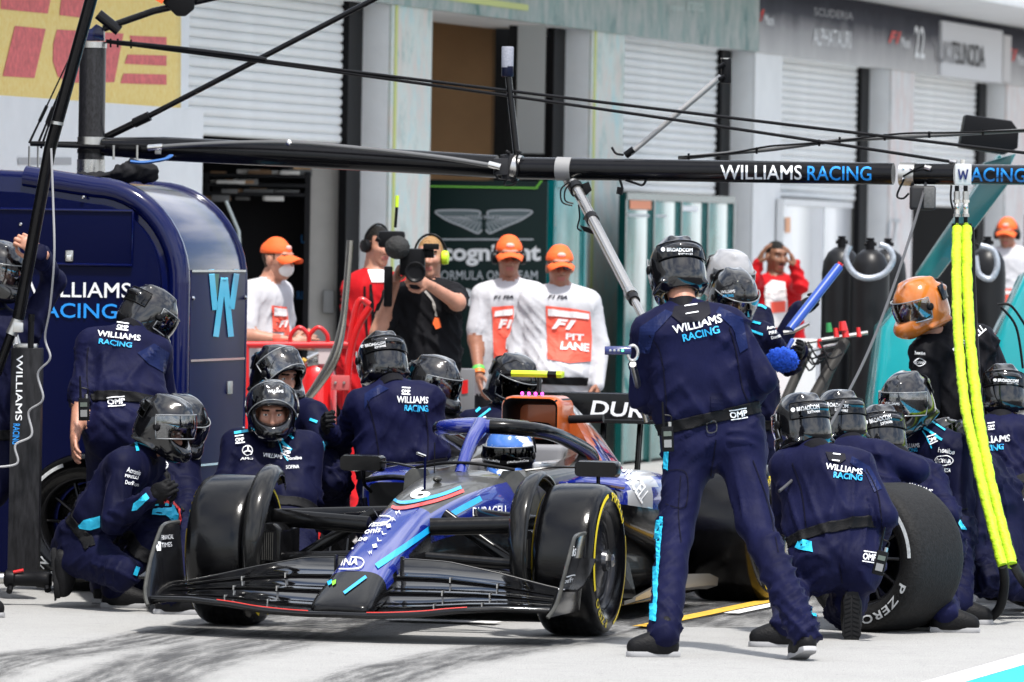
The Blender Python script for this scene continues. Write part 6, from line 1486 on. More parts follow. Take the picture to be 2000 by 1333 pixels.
person('behind', 'crew member behind the bearded one in profile with visor up and knee raised', 37.8,
       dict(pv=(590, 985), nk=(575, 795, 1), hd=(540, 738, 0), sA=(525, 810, 0), sB=(612, 812, -1), eA=(530, 900, -1), eB=(638, 885, -1), wA=(560, 950, -1), wB=(600, 930, -1), kA=(590, 1000, -1), kB=(652, 935, -1), fA=('g', 600, 1120), fB=('g', 655, 1110)),
       face=(.72, -.62, -.15), visor='up', group=GC)
person('backc', 'crew member crouching with back to camera behind the front wing mirror, lettering on back', 37.3,
       dict(pv=(792, 955), nk=(768, 762, 1), hd=(748, 712, 1), sA=(702, 792, 0), sB=(838, 782, 0), eA=(664, 872, 1), eB=(856, 880, 1), wA=(640, 838, -1), wB=(830, 930, 1), hA=(750, 965, 0), hB=(830, 960, 0), kA=(720, 1010, 1), kB=(850, 1010, 1), fA=('g', 740, 1120), fB=('g', 830, 1120)),
       face=(-.3, .88, -.36), suit=M_suit2, w=1.04, hands=('grip', 'relaxed'), group=GC)
person('side', 'crew member in profile with clear visor down behind the crouching back', 38.5,
       dict(pv=(850, 985), nk=(838, 815, 1), hd=(842, 756, 0), sA=(790, 830, 0), sB=(878, 835, 0), eA=(800, 930, 1), eB=(890, 920, 1), wA=(820, 980, -1), wB=(870, 980, -1), kA=(820, 1030, -1), kB=(880, 1030, -1), fA=('g', 820, 1110), fB=('g', 880, 1110)),
       face=(.86, -.42, -.22), suit=M_suitb, helm=M_hgry, group=GC)
person('airbox', 'crew member crouching behind the car beside its orange air intake, dark visor', 38.9,
       dict(pv=(970, 985), nk=(972, 815, 1), hd=(1000, 752, 0), sA=(918, 830, 0), sB=(1025, 835, 0), eA=(890, 905, -1), eB=(1050, 920, -1), wA=(930, 940, -1), wB=(1020, 950, -1), kA=(940, 1020, -1), kB=(1010, 1020, -1), fA=('g', 940, 1100), fB=('g', 1010, 1100)),
       face=(.60, -.70, -.40), vmat=M_smoke, helm=M_hgry, group=GC)
cw = CARM @ Vector((-1.98, 0, .44)); hd_ = CARM @ Vector((-1.93, 0, .795))
# driver sits in the car
def pxof(v):
    d = v - CAM; t = d.dot(_fw); return (1000 + d.dot(_rt) / t * FPX, 666.5 - d.dot(_up) / t * FPX)
def cj(x, y, z): v = CARM @ Vector((x, y, z)); a = pxof(v); return ('z', a[0], a[1], v.y)
a_ = pxof(CARM @ Vector((-2.05, 0, .26)))
person('driver', 'driver in blue and white helmet sitting in the car cockpit', (CARM @ Vector((-2.05, 0, .26))).y,
       dict(pv=a_, nk=cj(-2.05, 0, .62), hd=cj(-1.93, 0, .762), sA=cj(-2.0, -.15, .58), sB=cj(-2.0, .15, .58), eA=cj(-1.75, -.17, .50), eB=cj(-1.75, .17, .50), wA=cj(-1.55, -.1, .58), wB=cj(-1.55, .1, .58), hA=cj(-2.0, -.08, .27), hB=cj(-2.0, .08, .27), kA=cj(-1.6, -.08, .40), kB=cj(-1.6, .08, .40), fA=cj(-1.2, -.08, .38), fB=cj(-1.2, .08, .38)),
       face=tuple(-U + Vector((0, 0, -.08))), helm=M_hdrv, vmat=M_smoke, feet=False, belt=False, w=.8, k=.94)
# --- people at the garages
person('mask', 'marshal in orange cap and white face mask beside the blue cabinet', 46.0,
       dict(pv=(512, 735), nk=(520, 562, 0), hd=(541, 508, 0), sA=(488, 572, -1), sB=(548, 570, 1), eA=(480, 655, -1), eB=(560, 650, 1), wA=(572, 668, -1), wB=(600, 662, 1), kA=(505, 860, -1), kB=(525, 860, 1), fA=('g', 500, 1010), fB=('g', 525, 1010)),
       face=(.82, -.55, -.04), top=M_shirtw, bottom=M_trs, sleeve='short', gloves=False, hat='cap', hair='brown', belt=False, skin=M_skin, folds=.5)
person('redback', 'person in red overalls behind the television camera', 45.4,
       dict(pv=(725, 760), nk=(732, 540, 0), hd=(738, 480, 0), sA=(692, 560, 0), sB=(775, 560, 0), eA=(690, 660, -1), eB=(785, 650, -1), wA=(725, 720, -1), wB=(770, 720, -1), kA=(705, 890, -1), kB=(745, 890, -1), fA=('g', 705, 1020), fB=('g', 745, 1020)),
       face=(.6, -.8, -.1), suit=M_suitr, gloves=False, hat=None, hair='black', belt=False)
person('cameraman', 'blond cameraman in black T-shirt with television camera on his shoulder', 43.2,
       dict(pv=(818, 800), nk=(828, 560, 1), hd=(840, 502, 0), sA=(772, 585, -1), sB=(884, 580, 0), eA=(738, 652, -1), eB=(893, 592, -1), wA=(772, 552, -1), wB=(836, 556, -1), kA=(790, 930, -1), kB=(845, 930, -1), fA=('g', 790, 1050), fB=('g', 845, 1050)),
       face=(-.15, -.98, -.02), top=M_tee, bottom=M_trs, sleeve='short', gloves=False, hat=None, hair='blond', w=1.1, hands=('grip', 'grip'), belt=False, hdir=((.2, -.2, .9), (-.6, -.4, .3)))
person('phones', 'marshal in orange cap, sunglasses and black ear defenders, wristbands on arm', 46.6,
       dict(pv=(985, 765), nk=(996, 560, 0), hd=(994, 503, 0), sA=(944, 578, 0), sB=(1044, 575, 0), eA=(928, 664, -1), eB=(1055, 665, 1), wA=(936, 735, -1), wB=(1040, 740, 1), kA=(970, 890, -1), kB=(1005, 890, -1), fA=('g', 965, 1020), fB=('g', 1005, 1020)),
       face=(.08, -.98, -.05), top=M_shirtw, bottom=M_trs, sleeve='short', gloves=False, hat='cap', hair='brown', belt=False, skin=M_skin2, folds=.5)
person('marshal', 'heavy marshal in orange cap and long white shirt with pit lane vest', 45.6,
       dict(pv=(1085, 775), nk=(1094, 572, 0), hd=(1093, 523, 0), sA=(1038, 590, 0), sB=(1148, 592, 0), eA=(1008, 672, 0), eB=(1172, 676, 0), wA=(1012, 745, -1), wB=(1166, 752, -1), kA=(1060, 900, -1), kB=(1112, 900, -1), fA=('g', 1055, 1035), fB=('g', 1115, 1035)),
       face=(.12, -.98, -.02), top=M_shirtw, bottom=M_trs, gloves=False, hat='cap', hair='black', w=1.10, belly=1.0, skin=M_skin2, folds=.5)
person('redman', 'man with moustache in red overalls, hands on his ears, beside black gas cylinders', 55.0,
       dict(pv=(1518, 705), nk=(1516, 548, 0), hd=(1516, 502, 0), sA=(1482, 560, 0), sB=(1550, 560, 0), eA=(1470, 545, -1), eB=(1564, 560, -1), wA=(1482, 514, 0), wB=(1552, 520, 0), kA=(1505, 810, -1), kB=(1532, 810, -1), fA=('g', 1505, 930), fB=('g', 1532, 930)),
       face=(.45, -.9, -.05), suit=M_suitr, gloves=False, hat=None, hair='black', skin=M_skin3, belt=False, hdir=((.3, -.2, .9), (-.3, -.2, .9)), k=.98)
person('farm', 'far marshal in orange cap at the right edge behind the teal gantry', 61.0,
       dict(pv=(1972, 640), nk=(1972, 492, 0), hd=(1967, 458, 0), sA=(1938, 505, 0), sB=(2008, 505, 0), eA=(1935, 570, 0), eB=(2012, 570, 0), wA=(1940, 630, -1), wB=(2010, 630, -1), kA=(1960, 740, -1), kB=(1985, 740, -1), fA=('g', 1960, 860), fB=('g', 1985, 860)),
       face=(-.2, -.97, -.05), top=M_shirtw, bottom=M_trs, gloves=False, hat='cap', hair='black', skin=M_skin2, belt=False, k=.98, folds=.5)
# ================================================================== lettering and trim on the overalls
def omp(k, p0, p1, h, target=None):
    words(k, 'OMP', p0, p1, h, bold=.03)
    d = Vector((p1[0] - p0[0], p1[1] - p0[1])); n_ = Vector((d.y, -d.x)).normalized()
    for s in (-3.0, h + 3.0): a = Vector(p0) + n_ * s; b_ = Vector(p1) + n_ * s; stripe_on([tuple(a), tuple(b_)], 2.2, [PP(k)], M_tlet, PP(k), 'badge_bar', off=.009)
def belt_omp(k, p0, p1, h):
    T_ = [PP(k)] + [c for c in PP(k).children if c.name.startswith('belt')]; text_on('OMP', p0, p1, h, T_, M_tlet, PP(k), bold=.03, off=.006)
    d = Vector((p1[0] - p0[0], p1[1] - p0[1])); n_ = Vector((d.y, -d.x)).normalized()
    for s in (-3.0, h + 3.0): a = Vector(p0) + n_ * s; b_ = Vector(p1) + n_ * s; stripe_on([tuple(a), tuple(b_)], 2.0, T_, M_tlet, PP(k), 'badge_bar', off=.006)
def cyan(k, pts, w): stripe_on(pts, w, [PP(k)], M_cyc, PP(k), 'cyan_stripe', off=.006)
def cpatch(k, poly, mt=None, nm='cyan_patch', off=.006): patch_on(poly, [PP(k)], mt or M_cyc, PP(k), nm, off=off, step=6)
M_seam = mat('seam_thread', (.0025, .0025, .010), .8); M_yoke = suit_mat('suit_yoke', (.008, .014, .060), .42); M_collar = mat('collar_patch', (.004, .004, .010), .6)
def seam(k, pts, w=2.2): stripe_on(pts, w, [PP(k)], M_seam, PP(k), 'seam', off=.004)
def broadcom(k, p0, p1, h):
    hwords(k, 'BROADCOM', p0, p1, h, bold=.02)
    a, b_ = Vector(p0), Vector(p1); d = b_ - a; n_ = Vector((-d.y, d.x)).normalized()
    hwords(k, 'SOFTWARE', tuple(a + d * .45 + n_ * h * .95), tuple(b_ + n_ * h * .95), h * .65, bold=.01)
    c = a - d.normalized() * h * .9 - n_ * h * .5
    hs = helmet_of(k); patch_on([(c.x + h * .55 * math.cos(t), c.y + h * .55 * math.sin(t)) for t in [i * math.pi / 5 for i in range(10)]], hs + [q_ for q_ in hs[0].children if q_.name.startswith('rear')], M_tlet, hs[0], 'helmet_badge', off=.003, step=6)
def star(k, cx, cy, r):
    stripe_on([(cx + r * math.cos(t), cy + r * math.sin(t)) for t in [i * math.pi / 6 for i in range(13)]], 1.8, [PP(k)], M_tlet, PP(k), 'star_badge', off=.006)
    for t in (-90, 30, 150): stripe_on([(cx, cy), (cx + r * math.cos(R(t)), cy + r * math.sin(R(t)))], 2.6, [PP(k)], M_tlet, PP(k), 'star_badge', off=.007)
# standing man
cpatch('jack', [(1318, 600), (1384, 590), (1388, 614), (1372, 628), (1330, 632), (1312, 618)], M_collar, 'collar_patch')
omp('jack', (1339, 612), (1363, 608), 9)
words('jack', 'WILLIAMS', (1316, 653), (1411, 630), 16, bold=.02); words('jack', 'RACING', (1335, 668), (1406, 651), 15, M_cyan, bold=.02)
belt_omp('jack', (1427, 818), (1459, 813), 13)
seam('jack', [(1268, 655), (1290, 690), (1300, 760), (1302, 830)]); seam('jack', [(1424, 640), (1438, 690), (1450, 760), (1470, 800)])
cpatch('jack', [(1405, 600), (1450, 622), (1462, 680), (1446, 690), (1430, 640), (1398, 612)], M_yoke, 'shoulder_pad', .004); cpatch('jack', [(1250, 640), (1300, 606), (1316, 612), (1280, 650), (1268, 690), (1246, 690)], M_yoke, 'shoulder_pad', .004)
seam('jack', [(1398, 860), (1392, 905), (1385, 940)]); seam('jack', [(1302, 920), (1340, 925), (1338, 990), (1300, 985)], 1.8); seam('jack', [(1330, 930), (1325, 1000), (1330, 1060)], 1.8); seam('jack', [(1470, 900), (1500, 985), (1520, 1080)], 1.8)
cpatch('jack', [(1393, 826), (1412, 823), (1413, 845), (1394, 848)][::-1] if False else [(1388, 770), (1412, 768), (1414, 800), (1390, 802)], M_suit, 'back_loop', .008)
cpatch('jack', [(1284, 1010), (1296, 1010), (1288, 1110), (1282, 1215), (1264, 1210), (1272, 1110)]); cpatch('jack', [(1298, 880), (1308, 880), (1306, 920), (1297, 916)]); cpatch('jack', [(1578, 1168), (1594, 1178), (1600, 1206), (1586, 1202)])
stripe_on([(1380, 826), (1396, 823), (1399, 842), (1383, 845), (1380, 826)], 2.6, [PP('jack')] + [c for c in PP('jack').children if c.name.startswith('belt')], mat('buckle', (.03, .03, .032), .3, coat=.5), PP('jack'), 'buckle', off=.008)
for a in ([(712, 560), (716, 640), (722, 700)], [(724, 556), (730, 640), (734, 700)]): stripe_on(a, 5, [PP('redback')], M_black, PP('redback'), 'strap', off=.008)
patch_on([(718, 528), (760, 528), (752, 552), (726, 552)], [PP('redback')], M_tlet, PP('redback'), 'white_yoke', off=.006)
broadcom('jack', (1303, 492), (1352, 493), 8)
# kneeling man
cpatch('kneel', [(1612, 884), (1650, 888), (1652, 898), (1640, 906), (1618, 900)], M_collar, 'collar_patch'); omp('kneel', (1625, 897), (1640, 899), 6)
words('kneel', 'WILLIAMS', (1611, 917), (1683, 928), 12, bold=.02); words('kneel', 'RACING', (1627, 934), (1683, 940), 12, M_cyan, bold=.02)
belt_omp('kneel', (1684, 1093), (1709, 1097), 13)
for a in ([(1548, 905), (1566, 960), (1576, 1040)], [(1690, 915), (1716, 970), (1724, 1050)], [(1640, 1100), (1645, 1140)]): seam('kneel', a)
cpatch('kneel', [(1664, 892), (1698, 912), (1722, 955), (1708, 962), (1690, 925), (1660, 905)], M_yoke, 'shoulder_pad', .004)
cpatch('kneel', [(1554, 1070), (1562, 1054), (1585, 1058), (1588, 1080), (1570, 1076)]); broadcom('kneel', (1557, 804), (1600, 798), 8)
broadcom('k2', (1611, 794), (1656, 798), 8); broadcom('k3', (1700, 828), (1741, 818), 9)
words('k2', 'S', (1683, 922), (1690, 924), 10, bold=.02); words('k3', 'WILLIAMS', (1768, 952), (1820, 968), 11, bold=.02)
words('k4', 'honibe', (1833, 884), (1864, 888), 10); words('k4', 'SOFINA', (1830, 904), (1858, 906), 8, bold=.02); words('k4', 'LAVAZZA', (1826, 921), (1857, 923), 8, bold=.03)
stripe_on([(1827, 899), (1835, 892), (1853, 892), (1862, 900), (1854, 908), (1834, 908), (1827, 899)], 1.6, [PP('k4')], M_tlet, PP('k4'), 'badge_outline', off=.006)
words('k4', 'WILLIAMS', (1764, 876), (1797, 874), 8); words('k4', 'RACING', (1768, 884), (1793, 882), 7, M_cyan); omp('k4', (1815, 866), (1832, 860), 8)
cyan('k4', [(1804, 836), (1840, 860)], 4.5); cyan('k4', [(1815, 822), (1846, 842)], 3); cyan('k4', [(1802, 842), (1812, 858), (1820, 876)], 2.5)
cpatch('k4', [(1850, 1014), (1872, 1012), (1888, 1034), (1862, 1036)]); hwords('k4', 'WILLIAMS', (1728, 790), (1757, 792), 5)
words('orange', 'honibe', (1788, 693), (1808, 694), 7); words('orange', 'SOFINA', (1788, 711), (1806, 712), 6); words('orange', 'DURACELL', (1868, 694), (1927, 645), 15, bold=.02)
stripe_on([(1786, 708), (1797, 700), (1808, 708), (1797, 716), (1786, 708)], 1.4, [PP('orange')], M_tlet, PP('orange'), 'badge_outline', off=.006)
words('right', 'WILLIAMS', (1893, 869), (1974, 863), 13, bold=.02); words('right', 'RACING', (1906, 885), (1961, 879), 12, M_cyan, bold=.02); broadcom('right', (1949, 746), (1988, 748), 6); omp('right', (1930, 838), (1944, 836), 6)
cpatch('bent', [(1880, 1082), (1884, 1072), (1889, 1080), (1894, 1072), (1898, 1080), (1890, 1104), (1879, 1104)])
hwords('back2', 'WILLIAMS', (1409, 574), (1436, 572), 6); hwords('back2', 'RACING', (1412, 581), (1433, 580), 5, M_cyan)
cyan('back1', [(1466, 600), (1484, 598), (1496, 604)], 4); cyan('back2', [(1462, 628), (1486, 634)], 4); cyan('back2', [(1466, 646), (1490, 654)], 4)
for i in range(3): words('back2', ('Acronis', 'PIRELLI', 'Dorilton')[i], (1498 + 4 * i, 645 + 9 * i), (1522 + 4 * i, 640 + 9 * i), 6, bold=.03)
for i in range(3): words('squat', ('Acronis', 'PIRELLI', 'Dorilton')[i], ((246, 922), (243, 932), (243, 946))[i], ((272, 929), (268, 937), (269, 950))[i], (10, 6, 8)[i], bold=.02)
cpatch('squat', [(262, 984), (286, 964), (292, 974), (268, 996), (258, 998)]); cpatch('squat', [(150, 1032), (164, 1016), (202, 1006), (202, 1028), (176, 1036)])
cpatch('squat', [(297, 1004), (302, 984), (322, 980), (340, 988), (348, 1008), (344, 1024), (322, 1006)]); stripe_on([(320, 979), (340, 986), (350, 1006), (346, 1030)], 4, [PP('squat')], M_redc, PP('squat'), 'red_stripe', off=.009)
stripe_on([(266, 866), (268, 882)], 6, [PP('squat')], M_cyc, PP('squat'), 'cyan_stripe'); words('squat', 'MS', (190, 898), (203, 886), 9, bold=.02); words('squat', 'NG', (182, 908), (192, 898), 8, M_cyan, bold=.02); star('squat2', 318, 911, 9)
cyan('squat', [(268, 1108), (262, 1124)], 8)
words('stoop', 'WILLIAMS', (190, 657), (273, 667), 11, bold=.02); words('stoop', 'RACING', (193, 672), (257, 680), 10, M_cyan, bold=.02); omp('stoop', (228, 642), (250, 645), 7)
belt_omp('stoop', (211, 792), (244, 789), 11); cpatch('stoop', [(268, 690), (300, 672), (330, 690), (322, 730), (290, 712)], M_yoke, 'shoulder_pad', .004); seam('stoop', [(172, 680), (170, 740), (178, 800)])
star('beard', 484, 881, 9); words('beard', 'WILLIAMS', (514, 893), (552, 898), 8, bold=.01); omp('beard', (461, 865), (478, 863), 8); omp('beard', (549, 884), (566, 890), 8)
words('beard', 'honibe', (559, 900), (589, 898), 7); words('beard', 'SOFINA', (558, 917), (584, 916), 7); words('beard', 'AMG', (470, 899), (494, 899), 5)
cyan('beard', [(458, 847), (486, 843)], 5); cyan('beard', [(554, 840), (573, 858)], 4.5); cyan('beard', [(544, 858), (570, 881)], 5); cyan('beard', [(546, 868), (552, 886), (562, 902)], 2)
hwords('beard', 'WILLIAMS', (523, 768), (553, 768), 6)
words('backc', 'WILLIAMS', (775, 787), (836, 789), 13, bold=.02); words('backc', 'RACING', (790, 803), (836, 805), 12, M_cyan, bold=.02); omp('backc', (784, 768), (801, 769), 6); broadcom('backc', (714, 679), (753, 672), 6)
cpatch('backc', [(712, 770), (742, 752), (760, 760), (724, 780), (712, 800)], M_yoke, 'shoulder_pad', .004); seam('backc', [(716, 775), (735, 850), (742, 920)]); seam('backc', [(826, 780), (836, 850), (834, 920)])
cyan('behind', [(606, 820), (620, 826)], 5); cpatch('behind', [(618, 868), (630, 862), (636, 870), (634, 882), (620, 884)])
cyan('airbox', [(930, 806), (952, 786)], 5); cyan('airbox', [(932, 820), (958, 800)], 4); words('airbox', 'OMP', (938, 828), (952, 822), 9, bold=.03)
T = helmet_of('driver'); stripe_on([(942, 897), (965, 902), (1000, 904), (1038, 898)], 8, T + list(T[0].children), M_black, T[0], 'visor_strip', off=.004); hwords('driver', '#WeRaceAsOne', (944, 900), (976, 904), 5); hwords('driver', '#WeRaceAsOne', (990, 906), (1032, 902), 5)

# ---- marshals' vests, ear defenders, glasses, mask
M_vest = mat('vest_red', (.82, .10, .06), .7, bump=.3, bscale=16); M_vw = mat('vest_white', (.74, .72, .72), .7); M_dk = mat('vest_black', (.02, .02, .03), .6)
def vest(k, red, wht, f1, logo, txts):
    cpatch(k, red, M_vest, 'vest_panel'); cpatch(k, wht, M_vw, 'vest_label', .012)
    if f1: words(k, 'F1 FIA', f1[0], f1[1], f1[2], M_dk, bold=.04, italic=.3)
    if logo: text_on('F1', logo[0], logo[1], logo[2], [PP(k)], M_vw, PP(k), bold=.05, italic=.3, off=.012)
    for tx, a, b_, h_ in txts: text_on(tx, a, b_, h_, [PP(k)], M_vw, PP(k), bold=.04, off=.012)
vest('marshal', [(1066, 598), (1110, 602), (1152, 609), (1155, 660), (1153, 706), (1112, 710), (1070, 702)], [(1071, 603), (1149, 613), (1149, 624), (1071, 617)], ((1070, 584), (1108, 585), 7), ((1078, 642), (1122, 646), 20), (('PIT', (1104, 664), (1138, 667), 14), ('LANE', (1094, 684), (1148, 688), 16)))
vest('phones', [(961, 600), (1003, 597), (1003, 708), (965, 708)], [(966, 608), (1001, 604), (1001, 616), (966, 619)], ((964, 585), (1003, 584), 7), ((973, 642), (1001, 642), 18), (('L', (988, 682), (999, 682), 14),))
vest('mask', [(530, 597), (559, 600), (566, 664), (533, 668)], [(533, 601), (557, 604), (559, 618), (533, 617)], None, ((542, 640), (560, 640), 14), ())
vest('farm', [(1955, 565), (1996, 563), (1996, 600), (1958, 600)], [(1958, 569), (1992, 568), (1992, 574), (1958, 575)], None, None, ())
cpatch('redman', [(1492, 560), (1508, 548), (1534, 552), (1538, 600), (1534, 640), (1500, 640)], M_vw, 'vest_panel'); cpatch('redman', [(1505, 590), (1534, 588), (1534, 610), (1506, 612)], M_vest, 'vest_print', .012)
def headbit(k, name, g_, mt): m_ = g_.mesh(name); m_.shade_smooth(); m_.set_sharp_from_angle(angle=R(45)); return inst(name, m_, mt, PP(k), PEOPLE[k]['hm'])
def shades(k, mt):
    g_ = G()
    for s in (1, -1): g_.ball((.096, s * .034, .010), (.010, .031, .020), 14); g_.tube([(.088, s * .062, .018), (.0, s * .082, .018)], .004, 6)
    g_.tube([(.104, -.012, .016), (.104, .012, .016)], .004, 6); headbit(k, 'sunglasses', g_, mt)
shades('marshal', mat('lens_blue', (.02, .03, .09), .1, coat=.6)); shades('phones', mat('lens_black', (.008, .006, .005), .12, coat=.6))
def phones(k, mt, mt2=None):
    for s in (1, -1): g_ = G().lathe([(.0, .0), (.040, .0), (.044, .012), (.040, .034), (.020, .040), (0, .040)], (-.005, s * .074, -.004), (0, s, 0), 18); h_ = headbit(k, 'ear_cup', g_, mt)
    g_ = G(); g_.tube([(-.012, .098 * math.cos(R(t)), .125 * math.sin(R(t)) + .01) for t in range(0, 181, 15)], .007, 8); m_ = g_.mesh('headband'); m_.shade_smooth(); inst('headband', m_, M_black, h_, PEOPLE[k]['hm'])
phones('phones', M_black); phones('cameraman', mat('lime_cups', (.55, .80, .02), .4)); phones('redback', M_black); phones('farm', M_black)
v, q = sdf_mesh([('e', (.072, 0, -.050), (.052, .056, .058), None, .01)], .006); headbit_me = np_mesh('face_mask', v, q); headbit_me.shade_smooth(); inst('face_mask', headbit_me, mat('mask_white', (.75, .75, .74), .8), PP('mask'), PEOPLE['mask']['hm'])
g_ = G(); g_.tube(spline([(.104, -.03, -.055), (.110, 0, -.050), (.104, .03, -.055)], 4), .006, 6); headbit('redman', 'moustache', g_, HAIRS['black'])
g_ = G(); g_.ball((.125, 0, -.085), (.03, .026, .034), 14); g_.tube([(.12, 0, -.09), (.10, 0, -.15)], .02, 8); headbit('beard', 'microphone', g_, M_black)
pj = PEOPLE['phones']['j']
for t, mt in ((.80, mat('band_green', (.12, .62, .10), .5)), (.90, mat('band_orange', (.85, .22, .03), .5))):
    a, b_ = pj['eA'], pj['wA']; c = a.lerp(b_, t); d = (b_ - a).normalized(); G().lathe([(.040, -.012), (.041, .012)], c, d, 16, cap=False).build('wristband', mt, PP('phones'), smooth=60)
stripe_on([(830, 570), (845, 590), (852, 618)], 5, [PP('cameraman')], mat('lanyard', (.30, .28, .26), .6), PP('cameraman'), 'lanyard', off=.01); patch_on([(846, 622), (858, 620), (860, 640), (850, 643)], [PP('cameraman')], M_orange, PP('cameraman'), 'pass_card', off=.014)
pjc = PEOPLE['phones']['j']; d = (pjc['hd'] - pjc['nk']).normalized()
for k in ('phones', 'marshal', 'mask'):
    j_ = PEOPLE[k]['j']; d = (j_['hd'] - j_['nk']).normalized(); G().lathe([(.100, -.035), (.088, .0), (.074, .035), (.066, .033), (.08, -.02)], j_['nk'] - d * .01, d, 20, cap=False).build('shirt_collar', mat('collar_cream', (.70, .62, .40), .8) if k == 'phones' else M_shirtw, PP(k), smooth=60)

# ---- radios on belts
def radio(label, c, Z, tilt=0.0, s=1.0):
    c0 = P(c[0], c[1], Z); r = root('belt_radio', c0, label, 'radio', 'radios clipped to belts'); ax = (Vector((math.cos(tilt), 0, math.sin(tilt))), Vector((0, 1, 0)), Vector((-math.sin(tilt), 0, math.cos(tilt))))
    Zx = ax[2]; X = ax[0]
    b_ = G().box(c0, (.055, .035, .115), ax).build('body', M_black, r, bevel=.006)
    G().box(c0 - Vector((0, .019, 0)) - Zx * .02, (.034, .004, .035), ax).build('keypad', mat('keypad_grey', (.22, .22, .22), .5), r)
    G().box(c0 - Vector((0, .019, 0)) + Zx * .025, (.036, .004, .022), ax).build('screen', mat('radio_screen', (.10, .12, .10), .3), r)
    G().tube([c0 + Zx * .05 - X * .016, c0 + Zx * .17 - X * .018], [.007, .004], 8).build('aerial', M_black, r); G().tube([c0 + Zx * .05 + X * .012, c0 + Zx * .078 + X * .012], .009, 8).build('knob', M_steel, r)
    G().tube(spline([c0 + Zx * .06 + X * .012, c0 + Zx * .10 + X * .02, c0 + Zx * .11 - X * .01], 5), .004, 6).build('lead', M_black, r)
radio('black radio on the standing man\'s belt', (1304, 858), 32.85, .05); radio('black radio on the kneeling man\'s belt', (1719, 1100), 33.98, -.22); radio('black radio on the stooping man\'s belt', (164, 800), 36.85, .03)

# ================================================================== loose wheels
def loose(label, c, ax, w, mt, phase, arcs, texts):
    r = root('loose_wheel', Vector((c.x, c.y, 0)), label, 'tyre', 'loose racing tyres held by the crew')
    loc = wm(r).inverted() @ c; wheel(r, loc, ax, w, mt, M_tgrey, phase, sides=(1,), nm=None, arcs=arcs, texts=texts, cover=False); return r
c = P(1727, 1092, 35.0); c.z = .36
loose('used grey slick tyre standing between the crew on the right', c, (-.66, -.75, 0), .405, M_tyre2, 0, ((2, 48), (120, 165)), (('P ZERO', 306, 62), ('P ZERO', 128, 60)))
c = P(176, 1018, 37.55); c.z = .36
loose('tyre standing by the blue cabinet behind the squatting man', c, (-.22, -.97, 0), .305, M_tyre, 0, ((110, 155), (300, 340)), (('P ZERO', 215, 62),))
c = P(2052, 1000, 37.2); c.z = .36
loose('grey slick tyre cut by the right edge', c, (.3, -.95, 0), .405, M_tyre2, 0, ((110, 155),), ())

# ================================================================== fire trolley and lever
M_redg = mat('trolley_red', (.60, .010, .012), .28, coat=.5, var=.08)
tr = root('fire_trolley', Vector((*P(640, 800, 43.5)[:2], 0)), 'red tubular fire extinguisher trolley beside the cameraman', 'trolley')
def tp(x, y, dz=0): return P(x, y, 43.5 + dz)
def tt(pts, r=.022, nm='tube'): return G().tube(spline([tp(*p) for p in pts], 6) if len(pts) > 2 else [tp(*p) for p in pts], r, 10).build(nm, M_redg, tr)
tt([(470, 674), (680, 674)], .022, 'top_rail'); tt([(672, 1010), (682, 700), (722, 600)], .024, 'handle_post')
tt([(682, 668), (700, 590), (722, 596)], .02, 'handle')
for a in (585, 622): tt([(a - 17, 676), (a - 17, 655), (a, 640), (a + 17, 655), (a + 17, 676)], .014, 'hoop')
tt([(480, 1010), (480, 676)], .022, 'side_post'); tt([(480, 985), (672, 985)], .022, 'base_rail')
G().box(tp(665, 748, -.05), (.11, .02, .09)).build('hinge_plate', mat('pink_plate', (.55, .10, .10), .5), tr, bevel=.006)
for x_ in (655, 672): G().ball(tp(x_, 748, -.065), .010, 8).build('bolt', M_steel, tr)
for x_ in (500, 670): G().lathe([(.0, 0), (.09, 0), (.10, .02), (.09, .04), (0, .04)], Vector((tp(x_, 900).x, 43.4, .10)), (0, 1, 0), 20).build('trolley_wheel', M_rubber, tr)
ex = root('fire_extinguisher', Vector((*P(615, 800, 43.6)[:2], 0)), 'red fire extinguisher bottle standing in the trolley', 'extinguisher')
cz = P(618, 712, 43.6); G().lathe([(.0, 0.02), (.12, .02), (.125, .05), (.125, cz.z - .08), (.10, cz.z - .02), (.05, cz.z + .02), (.035, cz.z + .03), (.0, cz.z + .03)], Vector((cz.x, cz.y, 0)), ZZ, 28).build('bottle', M_redg, ex, smooth=60)
G().box(P(612, 702, 43.55), (.07, .06, .09)).build('valve', M_steel, ex, bevel=.008); G().tube([P(600, 700, 43.5), P(622, 690, 43.5)], .012, 8).build('lever', M_chrome, ex)
G().box(P(635, 695, 43.5), (.08, .01, .10)).build('label_tag', mat('tag_clear', (.6, .5, .5), .4), ex); G().tube([P(590, 703, 43.5), P(598, 706, 43.5)], .016, 8).build('brass_fitting', mat('brass', (.5, .28, .06), .35, metal=.9), ex)
bar = root('steel_bar', P(600, 800, 42.9), 'bent flat steel lever bar leaning in front of the red trolley', 'lever')
G().tube(spline([P(684, 470, 42.6), P(677, 560, 42.6), P(668, 640, 42.6), P(652, 700, 42.6), P(622, 750, 42.6), P(590, 792, 42.6)], 7), [.020 + .012 * math.sin(math.pi * min(1, max(0, (i - 12) / 22))) for i in range(36)], 12, flat=.55, upv=(0, 1, 0)).build('bar', mat('bar_steel', (.40, .38, .34), .22, metal=.95), bar, smooth=60)
G().tube([P(592, 788, 42.6), P(586, 840, 42.6)], .012, 8).build('prong', mat('prong', (.5, .42, .32), .4), bar); G().tube([P(592, 788, 42.6), P(606, 835, 42.6)], .012, 8).build('prong', MATS['prong'], bar)
